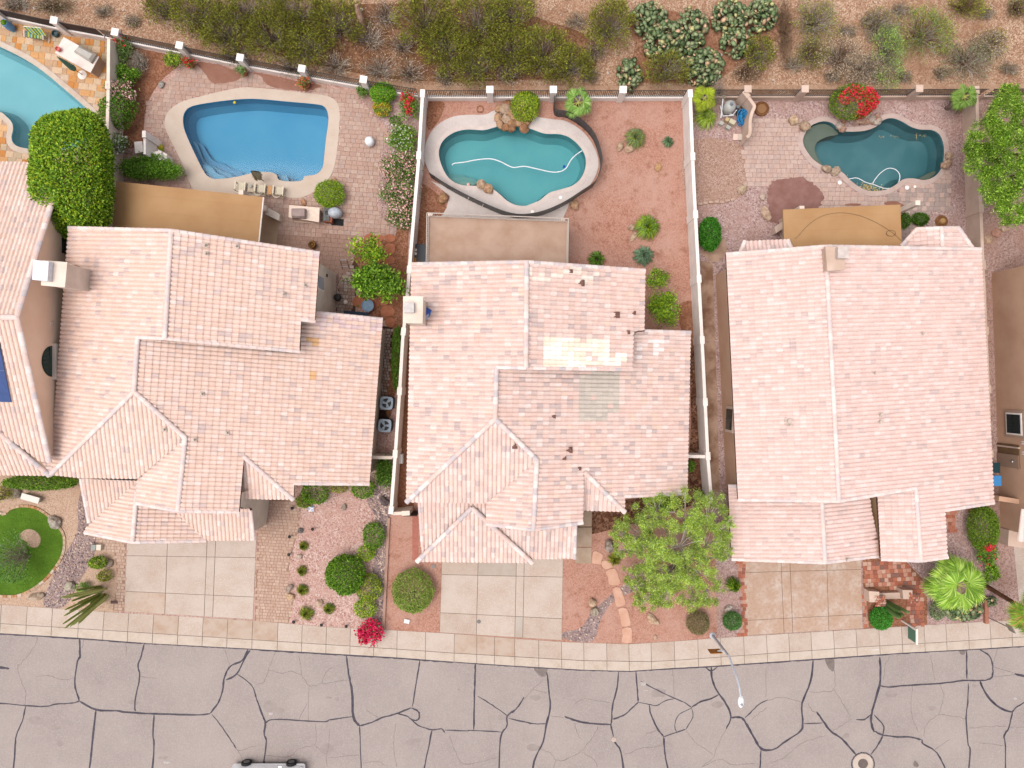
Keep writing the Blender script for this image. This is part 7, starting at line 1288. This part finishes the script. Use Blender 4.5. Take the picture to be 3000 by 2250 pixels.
for k in range(26):
    t_ = k / 25; x = 2460 + 108 * t_ + rg.uniform(-6, 6); y = 368 - 22 * math.sin(t_ * 2.2) + rg.uniform(-14, 12); rp = rg.uniform(7, 14); rock(None, x, y, rp, rp * .028, rg.choice([S(226, 194, 176), S(206, 166, 146), S(214, 196, 186), S(196, 148, 124), S(224, 206, 192)]), 60 + k, rp * rg.uniform(.7, 1), rg.uniform(0, 3), 'stone', parent=r)
for k, (lab, x, y, rp, ry, hh, col) in enumerate((('tan boulder on the coping of the teal pool, the paler of the pair', 1410, 541, 16, 14, .5, ROCKC[2]), ('orange boulder on the coping of the teal pool beside the paler one', 1430, 553, 14, 17, .45, ROCKC[0]), ('brown boulder in soil beside the long cream wall', 1298, 580, 17, 15, .45, ROCKC[1]), ('rounded boulder at the apron corner of the teal pool', 1683, 601, 14, 12, .4, ROCKC[0]),
        ('pale upright stone beside the agave grass ball', 1816, 428, 10, 14, .35, ROCKC[2]), ('pale stone leaning on the agave grass ball', 1843, 436, 15, 11, .35, ROCKC[2]), ('flat broken tan stone alone on the bare soil', 1928, 490, 14, 9, .2, S(226, 180, 130)), ('small pale stone above the bright grass clump', 1850, 666, 9, 11, .25, ROCKC[4]), ('oval flat stone beside the bright grass clump', 1855, 694, 9, 16, .2, ROCKC[2]),
        ('brown cut boulder near the river rock stream', 1735, 1766, 12, 12, .45, ROCKC[2]), ('grey boulder touching the river rock stream', 1742, 1793, 13, 12, .45, S(206, 192, 172)), ('grey boulder peeking from under the big feathery tree', 1785, 1600, 18, 14, .6, S(190, 176, 164)), ('pale flat boulder at the street end of the big feathery tree', 1912, 1815, 22, 11, .3, ROCKC[2]), ('small cream stone alone in the front soil', 1920, 1868, 5, 8, .15, S(236, 204, 178)), ('white boulder between the big tree and the green clipped bush', 2133, 1783, 13, 8, .3, S(226, 214, 204)),
        ('pale boulder alone at the corner of the east paver patio', 2325, 353, 14, 15, .5, S(234, 202, 170)), ('banded boulder on the coping beside the olive shelf', 2357, 370, 16, 16, .5, ROCKC[4]), ('grey tan boulder on the near coping of the slate pool', 2422, 494, 15, 11, .4, S(206, 182, 158)), ('rough boulder next to the grey tan boulder on the near coping', 2448, 502, 15, 12, .4, S(214, 190, 168)), ('upper tan boulder on the far coping of the slate pool', 2780, 456, 13, 12, .4, ROCKC[4]), ('long tan boulder on the far coping of the slate pool', 2772, 482, 12, 17, .4, S(214, 178, 152)),
        ('white and tan stone in gravel beside the rusty stain', 2234, 577, 10, 10, .3, S(236, 214, 196)), ('long tan and white stone by the patio cover end', 2244, 625, 12, 26, .35, S(226, 194, 170)), ('pale stone by the low brick line in gravel', 2173, 555, 16, 12, .35, S(230, 204, 176)),
        ('grey boulder beside the white bench', 45, 1442, 19, 15, .5, S(196, 182, 166)), ('pale cut boulder breaking the lawn edging', 160, 1530, 20, 17, .5, S(214, 204, 192)), ('long tan boulder between lawn and sidewalk', 106, 1748, 24, 11, .4, S(222, 198, 176)), ('flat grey boulder beside the small green shrub', 320, 1650, 12, 12, .3, S(184, 166, 152)), ('large mossy pale boulder behind the leaning cactus', 205, 1718, 14, 16, .4, S(206, 196, 176)),
        ('grey upright stone at the edge of the front pavers', 848, 1722, 8, 14, .35, S(198, 176, 164)), ('orange and white stone at the edge of the front pavers', 850, 1748, 14, 9, .3, S(234, 196, 160)), ('tan stone between two tuft plants', 935, 1768, 12, 10, .3, S(230, 200, 176)), ('pair shaped grey stone in the pink gravel under the eaves', 1008, 1486, 11, 7, .25, S(200, 184, 170)), ('pale stone half sunk near the front pavers', 878, 1630, 9, 9, .15, S(228, 206, 190)), ('dark grey rock in the pink gravel near two path lights', 880, 1555, 8, 9, .25, S(150, 142, 140)), ('dark lava rock beside the foot of the long cream wall', 1126, 1468, 12, 16, .4, S(120, 106, 108)),
        ('grey stone on the pink gravel beside the croton corner', 473, 248, 11, 9, .25, S(196, 190, 184)), ('orange flat stone behind the grill island', 889, 593, 12, 8, .2, S(226, 170, 130)), ('orange stone beside the bright feathery round shrub', 980, 530, 9, 9, .2, S(226, 178, 146)))): rock(lab, x, y, rp, hh, col, 200 + k, ry, (k * .7) % 3 if ry != rp else 0)
FLR = mat('red_flag', S(230, 184, 160, .56), S(218, 166, 140, .56), 2, .9, bump=.3, bscale=20)
z3 = lambda pts: K(1660, 1480, pts, 3.95)
for k, pts in enumerate(([(310, 535), (375, 545), (420, 580), (400, 640), (398, 685), (340, 675), (292, 665)], [(410, 645), (470, 640), (540, 705), (500, 728), (450, 740), (408, 705)], [(450, 765), (555, 732), (600, 830), (622, 905), (560, 925), (490, 910), (480, 830)], [(535, 965), (615, 952), (660, 1060), (675, 1145), (580, 1172), (555, 1080)], [(597, 1198), (690, 1192), (725, 1300), (735, 1385), (640, 1398), (620, 1300)], [(642, 1425), (745, 1415), (752, 1500), (748, 1590), (640, 1580), (648, 1500)])):
    o = part(None, 'stepping_stone', B().prism(W2(smooth(z3(pts), 2)), 0, .05).me('stepping_stone', FLR)); tag(o, f'{ORD[k]} red flagstone step counted from the concrete walk to the sidewalk', 'stepping stone', 'stepping stones across the front soil')
for k, pts in enumerate(((1690, 1497, 1734, 1542), (1688, 1545, 1734, 1601), (1686, 1604, 1733, 1650))):
    x0_, y0_, x1_, y1_ = pts; o = part(None, 'walk_slab', B().prism(W2([(x0_, y0_), (x1_, y0_), (x1_ - 1, y1_), (x0_ - 1, y1_)]), 0, .05).me('walk_slab', mat('aged_concrete', S(188, 160, 136), S(206, 180, 158), 1.4, .9))); tag(o, ('square concrete walk slab next to the porch roof', 'middle square concrete walk slab beside the middle house', 'square concrete walk slab next to the red stepping stones')[k], 'slab', 'concrete walk slabs')
REDF = mat('red_sandstone', S(206, 134, 102), S(190, 114, 82), 2, .9, bump=.3, bscale=20); rg = random.Random(12)
for k, (x, y, a, b_) in enumerate(((1085, 696, 18, 12), (1112, 698, 14, 11), (1142, 698, 17, 12), (1112, 724, 16, 14), (1142, 730, 18, 18), (1110, 758, 14, 12), (1140, 762, 18, 13), (1055, 884, 22, 18), (1092, 892, 18, 16), (1124, 879, 18, 17), (1135, 912, 22, 17), (1143, 944, 15, 15))):
    pts = [(x + a * math.cos(t) * rg.uniform(.85, 1.1), y + b_ * math.sin(t) * rg.uniform(.85, 1.1)) for t in np.linspace(0, 6.28, 10)[:-1]]; o = part(None, 'red_flagstone', B().prism(W2(smooth(pts, 2)), 0, .045).me('red_flagstone', REDF)); tag(o, f'{ORD[k]} red round flagstone under the green trees, counted from the paver patio', 'stepping stone', 'red flagstones under the trees')
for k, (x, y) in enumerate(((2920, 682), (2895, 702), (2945, 668))): rock(('pink flat stone in the gravel under the feathery tree', 'tan flat stone in the gravel nearest the tan grille wall', 'pale flat stone in the gravel deepest under the feathery tree')[k], x, y, 15, .12, (S(220, 168, 146), S(226, 190, 162), S(224, 188, 170))[k], 400 + k, 13)
for k in range(7): q = P(2050 + k * 16, 598 - 6 * math.sin(k * .5) - (k > 4) * (k - 4) * 6); o = part(None, 'edging_brick', B().box((q.x, q.y, .06), (.32, .15, .12), .1 * (k - 3) if k > 4 else 0).me('edging_brick', mat('edge_brick', S(222, 190, 172), S(206, 168, 148), 4))); tag(o, f'{ORD[k]} pale edging brick in gravel, counted from the long white wall', 'brick', 'edging bricks in gravel')
# ------------------------------------------------------------------ pool things
HOSE = mat('hose_white', S(236, 236, 240, .7), rough=.5)
hz = [Vector((*p[:2], -.085)) for p in [tuple(P(x, y)) for x, y in smooth(K(1220, 280, [(410, 800), (440, 780), (560, 765), (700, 738), (850, 728), (960, 755), (1060, 805), (1130, 828), (1250, 815), (1400, 845), (1550, 878), (1650, 878), (1730, 840), (1790, 740), (1850, 680), (1925, 628)], 3.95), 5, False)]]; o = part(None, 'pool_hose', B().tube(hz, .035, 8).me('pool_hose', HOSE)); tag(o, 'long white hose floating in waves across the teal pool', 'hose')
q = P(1321, 487); o = part(None, 'pool_cleaner', B().lathe([(.2, -1.5), (.22, -1.42), (.12, -1.3), (.05, -1.25)], 12, (q.x, q.y, 0)).me('pool_cleaner', mat('cleaner_blue', S(130, 200, 226, .7)))); tag(o, 'light blue cleaner head at the end of the hose in the teal pool', 'pool cleaner')
q = P(1653, 487); o = part(None, 'float_ball', B().lathe([(.02, -.14), (.09, -.1), (.09, -.03), (.02, .0)], 12, (q.x, q.y, 0)).me('float_ball', mat('ball_blue', S(40, 90, 190)))); tag(o, 'small deep blue float on the hose in the teal pool', 'float')
q = P(1372, 540); o = part(None, 'chlorine_float', B().lathe([(.02, -.16), (.1, -.1), (.1, -.04), (.03, .02)], 12, (q.x, q.y, 0)).me('chlorine_float', mat('float_pink', S(250, 190, 180, .7)))); tag(o, 'small pink and white float on the steps of the teal pool', 'float')
hz = [Vector((*p[:2], -.085)) for p in [tuple(P(x, y)) for x, y in smooth(K(2220, 240, [(760, 805), (830, 795), (900, 830), (970, 850), (1050, 880), (1120, 875), (1175, 830), (1185, 770), (1150, 725), (1090, 715), (1030, 750), (985, 800), (960, 840)], 2.836), 5, False)]]; o = part(None, 'pool_hose', B().tube(hz, .025, 7).me('pool_hose', HOSE)); tag(o, 'thin pale hose looping in the slate pool', 'hose')
rg_ = np.random.default_rng(8); pts = np.array([[P(2545, 546).x + rg_.normal() * .45, P(2545, 546).y + rg_.normal() * .18 - .15, -.07] for _ in range(260)] + [[P(x, y).x + rg_.normal() * .1, P(x, y).y + rg_.normal() * .1, -.07] for x, y in [(2583, 402), (2625, 402), (2712, 395), (2450, 492), (2480, 512), (2690, 400)] for _ in range(8)]); pts = np.array([p for p in pts if inside(p[:2], inset(PW[3], .05))]); V, c = leaves(rg_, pts, .1, G((190, 160, 90), (160, 126, 66), (210, 184, 120)), .6); V[:, :, 2] = -.085 + rg_.random((len(V), 4)) * .012; o = part(None, 'leaf_litter', npmesh('leaf_litter', V, 4, LEAF, c)); tag(o, 'brown leaf litter drifted on the slate pool', 'leaves', kind='stuff')
for lab, x, y, s_ in (('white skimmer lid on the teal pool deck, the one nearer the white wall', 1642, 579, .11), ('white skimmer lid on the teal pool deck at its lowest curve', 1560, 621, .12), ('white skimmer lid on pavers beside the rough boulder', 2460, 535, .13), ('white skimmer lid on pavers next to a cream one', 2657, 550, .13), ('small cream lid on pavers next to a white one', 2680, 547, .09)): o = part(None, 'skimmer_lid', B().lathe([(s_, 0), (s_, .02), (s_ * .3, .026), (.01, .026)], 18, tuple(P(x, y, .05))).me('skimmer_lid', mat('lid', S(246, 238, 232, .7)))); tag(o, lab, 'lid')
q = P(688, 301); o = part(None, 'float_toy', B().lathe([(.08, 0), (.1, .05), (.05, .1)], 12, (q.x, q.y, .0)).me('float_toy', mat('toy_yellow', S(236, 214, 70)))); tag(o, 'small yellow float at the rim of the deep blue pool', 'float')
# pump corner of the east yard
q = P(2138, 312, .7); r = thing('filter_tank', 'big grey round pool filter tank by the curved screen wall', 'filter tank', (q.x, q.y, 0)); m_ = mat('tank_grey', S(182, 180, 176, .7), S(166, 164, 160, .7), 4, .35); part(r, 'tank', B().lathe([(.3, .05), (.4, .15), (.4, .75), (.33, .95), (.16, 1.05), (.02, 1.07)], 22).me('tank', m_, sm=True), local=True); part(r, 'valve_cap', B().lathe([(.12, 1.04), (.12, 1.1), (.07, 1.12), (.07, 1.2), (.02, 1.21)], 14).me('valve_cap', mat('valve_grey', S(140, 146, 156))), local=True); part(r, 'foot', B().lathe([(.32, 0), (.3, .06)], 16).me('foot', IRON), local=True)
for lab, x, y in (('black pool pump beside the filter tank', 2158, 330), ('black pool pump beside the blue hose coil', 2172, 318)):
    q = P(x, y); r = thing('pool_pump', lab, 'pump', q); part(r, 'motor', B().tube([(0, -.25, .2), (0, .15, .2)], .11, 12).me('motor', IRON), local=True); part(r, 'strainer', B().lathe([(.1, 0), (.12, .25), (.1, .32), (.02, .33)], 12, (0, .28, 0)).me('strainer', mat('strainer', S(150, 156, 164))), local=True)
r = thing('pipework', 'white and grey pool pipes at the foot of the filter tank', 'pipes', P(2140, 345))
for k, pts in enumerate((((2110, 310, .3), (2118, 340, .3), (2150, 338, .35)), ((2125, 332, .25), (2148, 336, .5), (2158, 322, .4)), ((2112, 345, .4), (2118, 290, .9)))): part(r, 'pipe', B().tube([P(*p) for p in pts], .035, 7).me('pipe', HOSE))
r = thing('hose_coil', 'tangled bright blue hose coil against the curved screen wall', 'hose', P(2172, 352)); rg = random.Random(2); pts = []
for i in range(150): a = i * .62; rr = .28 + .12 * math.sin(i * .37); pts.append(Vector(P(2172, 350)) + Vector((math.cos(a) * rr * .8 + math.sin(i * .11) * .08, math.sin(a) * rr * 1.35 + math.cos(i * .13) * .1, .08 + .003 * i + .05 * math.sin(i))))
part(r, 'hose', B().tube(pts, .028, 6).me('hose', mat('hose_blue', S(46, 130, 186, .75), rough=.4)))
for lab, x, y, w_, d_, hh, c in (('cream utility box beside the blue hose coil', 2146, 356, .4, .28, .4, S(232, 218, 190)), ('smaller cream box in front of the pool pipes', 2131, 349, .24, .24, .35, S(226, 200, 150)), ('grey electrical box lowest in the pump corner', 2134, 372, .3, .22, .3, S(196, 196, 186)), ('grey box nearest the gravel in the pump corner', 2114, 360, .28, .22, .3, S(206, 202, 192))): q = P(x, y, hh); o = part(None, 'utility_box', B().box((q.x, q.y, hh / 2), (w_, d_, hh), -.5).me('utility_box', mat('ubox', c))); tag(o, lab, 'box')
for lab, x, c in (('pinkish block of the pair at the end of the screen wall', 2155, S(240, 206, 192, .62)), ('greyish block of the pair at the end of the screen wall', 2169, S(214, 196, 182, .62))): q = P(x, 401, .2); o = part(None, 'paving_block', B().box((q.x, q.y, .1), (.3, .4, .2)).me('paving_block', mat('pblock', c))); tag(o, lab, 'block')
q = P(2232, 318, .1); r = thing('basin_planter', 'round brown soil basin beside the curved screen wall', 'planter', q); part(r, 'rim', B().lathe([(.5, -.1), (.48, .02), (.36, .04), (.3, -.02)], 20).me('rim', mat('rust_soil', S(150, 100, 60), S(120, 76, 44), 4)), local=True); part(r, 'soil', B().lathe([(.36, -.05), (.3, .0), (.05, .02)], 16).me('soil', mat('soil_b', S(170, 124, 86))), local=True)
q = P(2760, 648, .1); r = thing('straw_hat_planter', 'round straw coloured planter near the bay roof', 'planter', q); part(r, 'brim', B().lathe([(.42, -.08), (.42, -.05), (.2, 0)], 20).me('brim', mat('rust_brim', S(160, 108, 66), S(130, 84, 50), 5)), local=True); part(r, 'dome', B().lathe([(.2, -.02), (.18, .12), (.1, .18), (.02, .19)], 16).me('dome', mat('straw', S(206, 160, 104))), local=True)
r = thing('corner_ledge', 'tan stucco ledge at the corner of the tan patio cover', 'wall', P(2275, 665)); part(r, 'ledge', B().prism(W2([(2258, 672), (2290, 650), (2296, 668), (2262, 690)]), 0, .7).me('ledge', TAN)); part(r, 'post', B().prism(W2([(2280, 645), (2292, 640), (2294, 652), (2282, 656)]), 0, 1.0).me('post', TAN))
for k, pts in enumerate(([(2050, 740), (2095, 705), (2125, 700), (2130, 735), (2110, 765), (2085, 768)], [(2052, 765), (2088, 770), (2095, 1000), (2060, 1000)], [(2062, 1003), (2096, 1003), (2108, 1440), (2085, 1440)])): struct('side_path', holed('side_path', W2(pts), [], .014 + .002 * k, mat('side_concrete', S(206, 170, 146), S(150, 110, 86), .9, .9, lo=.4, hi=.65)))
# ------------------------------------------------------------------ flagstone patio things
z6 = lambda pts, z: [P(x / 6.38, y / 6.38, z) for x, y in pts]
r = thing('lounge_chair', 'white framed lounge chair with green and blue striped cushion', 'chair', P(110, 105)); cu = z6([(505, 585), (800, 620), (800, 740), (510, 700)], .42); bk = z6([(435, 490), (770, 520), (800, 620), (505, 585)], .9); bk[2].z = bk[3].z = .45
def stripes(root, name, q, n, th, cols):
    for i in range(n):
        a, b_, c, d = q[0].lerp(q[1], i / n), q[0].lerp(q[1], (i + 1) / n), q[3].lerp(q[2], (i + 1) / n), q[3].lerp(q[2], i / n); o = Vector((0, 0, th)); part(root, name, mkmesh(name, [a, b_, c, d, a + o, b_ + o, c + o, d + o], [(0, 3, 2, 1), (4, 5, 6, 7), (0, 1, 5, 4), (1, 2, 6, 5), (2, 3, 7, 6), (3, 0, 4, 7)], MC, [cols[i % len(cols)]] * 6))
SC = [S(60, 120, 110), S(200, 206, 80), S(70, 150, 170), S(210, 196, 90), S(40, 100, 90), S(176, 190, 60)]
stripes(r, 'seat_cushion', cu, 10, .1, SC); stripes(r, 'back_cushion', bk, 10, .1, [tuple(x * 1.2 for x in c) for c in SC])
for pts in ([(450, 560, .1), (455, 690, .1)], [(800, 560, .55), (805, 740, .55), (915, 800, .1), (920, 630, .1), (800, 560, .55)], [(435, 490, .95), (770, 520, .95)]): part(r, 'frame_tube', B().tube([P(x / 6.38, y / 6.38, z) for x, y, z in pts], .03, 6).me('frame_tube', WHITE))
r = thing('grill_island', 'white topped grill island with a grey covered grill on the flagstone patio', 'grill', P(235, 165)); top = z6([(1185, 690), (1850, 1060), (1690, 1360), (1025, 990)], .95); tp2 = [(p.x, p.y) for p in top]; part(r, 'base', B().prism(inset(tp2, .06), 0, .9).me('base', TAN)); part(r, 'counter_top', B().prism(tp2, .9, .95).me('counter_top', mat('white_stone', S(246, 230, 222, .62), S(238, 216, 206, .62), 2, .4)))
cv = [(p.x, p.y) for p in z6([(1470, 850), (1790, 1010), (1690, 1165), (1370, 960)], 1.2)]; ci = inset(cv, .12); part(r, 'grill_cover', mkmesh('grill_cover', [(x, y, .95) for x, y in (cv if area2(cv) > 0 else cv[::-1])] + [(x, y, 1.15) for x, y in (cv if area2(cv) > 0 else cv[::-1])] + [(x, y, 1.32) for x, y in ci], [(k * 4 + i, k * 4 + (i + 1) % 4, k * 4 + 4 + (i + 1) % 4, k * 4 + 4 + i) for k in range(2) for i in range(4)] + [(8, 9, 10, 11)], mat('grey_vinyl', S(200, 192, 184, .6), S(184, 176, 168, .6), 3, .6)))
q = P(1115 / 6.38, 940 / 6.38, .95); o = part(None, 'red_pot', B().lathe([(.1, 0), (.17, .2), (.16, .26), (.12, .26), (.1, .16), (.02, .15)], 16, tuple(q)).me('red_pot', mat('coral', S(230, 120, 112, .62)))); tag(o, 'coral red pot standing on the white grill island', 'pot')
q = P(242, 220); r = thing('garden_umbrella', 'closed dark green umbrella in a round white base on flagstones', 'umbrella', q); part(r, 'base', B().lathe([(.3, 0), (.3, .05), (.06, .12), (.03, .2)], 22).me('base', WHITE), local=True); part(r, 'pole', B().tube([(0, 0, 0), (0, 0, 2.6)], .02, 7).me('pole', IRON), local=True); part(r, 'canopy', B().lathe([(.15, .9), (.2, 1.2), (.1, 2.2), (.02, 2.65)], 9).me('canopy', mat('umbrella_green', S(92, 128, 110, .8), S(70, 104, 88, .8), 6, .8)), local=True)
q = P(28, 78, .5); r = thing('tall_planter', 'tall blue glazed planter with a green plant by the mesh fence', 'planter', (P(40, 86).x, P(40, 86).y, 0)); part(r, 'pot', B().lathe([(.2, 0), (.27, .4), (.22, .9), (.19, .9), (.17, .8), (.02, .78)], 18).me('pot', mat('glaze_blue', S(96, 150, 196, .7), rough=.25)), local=True); rg_ = np.random.default_rng(3); V, c = leaves(rg_, ballpts(rg_, 160, .15, .15, .1, .88), .1, BRIGHT); part(r, 'foliage', npmesh('foliage', V, 4, LEAF, c), local=True)
q = P(160, 98, .3); o = part(None, 'dark_pot', B().lathe([(.15, 0), (.21, .3), (.21, .34), (.17, .34), (.15, .2), (.02, .18)], 16, (q.x, q.y, 0)).me('dark_pot', mat('pot_teal', S(70, 96, 104), rough=.4))); tag(o, 'empty dark teal pot beside the striped lounge chair', 'pot')
# ------------------------------------------------------------------ front yards, small things
q = P(88, 1460, .45); r = thing('bench', 'plain white stone bench on tan granite near the hedge', 'bench', (q.x, q.y, 0), -.28); part(r, 'seat', B().box((0, 0, .42), (1.2, .4, .09)).me('seat', mat('bench_white', S(236, 226, 216, .65))), local=True)
for s_ in (-1, 1): part(r, 'leg', B().box((s_ * .42, 0, .19), (.16, .34, .38)).me('leg', mat('bench_leg', S(206, 194, 182))), local=True)
for lab, x, c in (('pale square box beside the brick strip of the first driveway', 291, S(240, 224, 206, .6)), ('grey stone cube next to the pale square box', 276, S(176, 180, 172))): q = P(x, 1603, .2); o = part(None, 'stone_block', B().box((q.x, q.y, .15), (.3, .36, .3), -.06).me('stone_block', mat('sblock', c))); tag(o, lab, 'block')
o = part(None, 'door_mat', B().prism(W2([(325, 1760), (345, 1759), (345, 1768), (325, 1768)]), .03, .045).me('door_mat', mat('mat_brown', S(110, 84, 80)))); tag(o, 'small brown mat at the sidewalk end of the brick strip', 'mat')
o = part(None, 'meter_box', B().box(tuple(P(1192, 1820, .05)), (.36, .26, .1), -.2).me('meter_box', mat('meter', S(226, 224, 222, .7)))); tag(o, 'silver white meter lid in the soil below the lumpy olive shrub', 'meter lid')
o = part(None, 'splash_block', B().box(tuple(P(912, 1491, .05)), (.34, .34, .1)).me('splash_block', mat('splash', S(236, 232, 234, .65), S(130, 160, 206, .65), 6, lo=.5, hi=.6))); tag(o, 'white block with a blue dish in the pink gravel under the eaves', 'block')
q = P(1271, 1659); o = part(None, 'round_cap', B().lathe([(.14, 0), (.14, .05), (.04, .07)], 14, tuple(q)).me('round_cap', mat('capgrey', S(166, 156, 152)))); tag(o, 'round grey cap in brown soil at the middle garage corner', 'cap')
q = P(1407, 320); o = part(None, 'soil_ring', B().lathe([(.26, 0), (.25, .05), (.17, .05), (.16, 0)], 16, tuple(q)).me('soil_ring', BROWN)); tag(o, 'small dark soil ring behind the teal pool', 'planter')
for k, (x, y) in enumerate(((1017, 1831), (945, 1827), (864, 1818), (850, 1622), (852, 1570), (919, 1548), (860, 1487))):
    q = P(x, y); r = thing('path_light', f'{ORD[k]} tiny black path light in pink gravel, counted from the magenta bougainvillea round', 'path light', q, 0, 'path lights in the pink gravel'); part(r, 'stake', B().tube([(0, 0, 0), (0, 0, .3)], .015, 5).me('stake', IRON), local=True); part(r, 'shade', B().lathe([(.11, .3), (.06, .36), (.01, .38)], 10).me('shade', IRON), local=True)
struct('red_brick_strip', holed('red_brick_strip', W2([(1208, 1512), (1226, 1512), (1226, 1640), (1208, 1640)]), [], .0125, mat('red_paver_strip', S(206, 132, 116), S(190, 116, 100), 3)))
struct('side_walk_slab', holed('side_walk_slab', W2([(2965, 1560), (3100, 1560), (3100, 1760), (2985, 1760)]), [], .02, CONC))
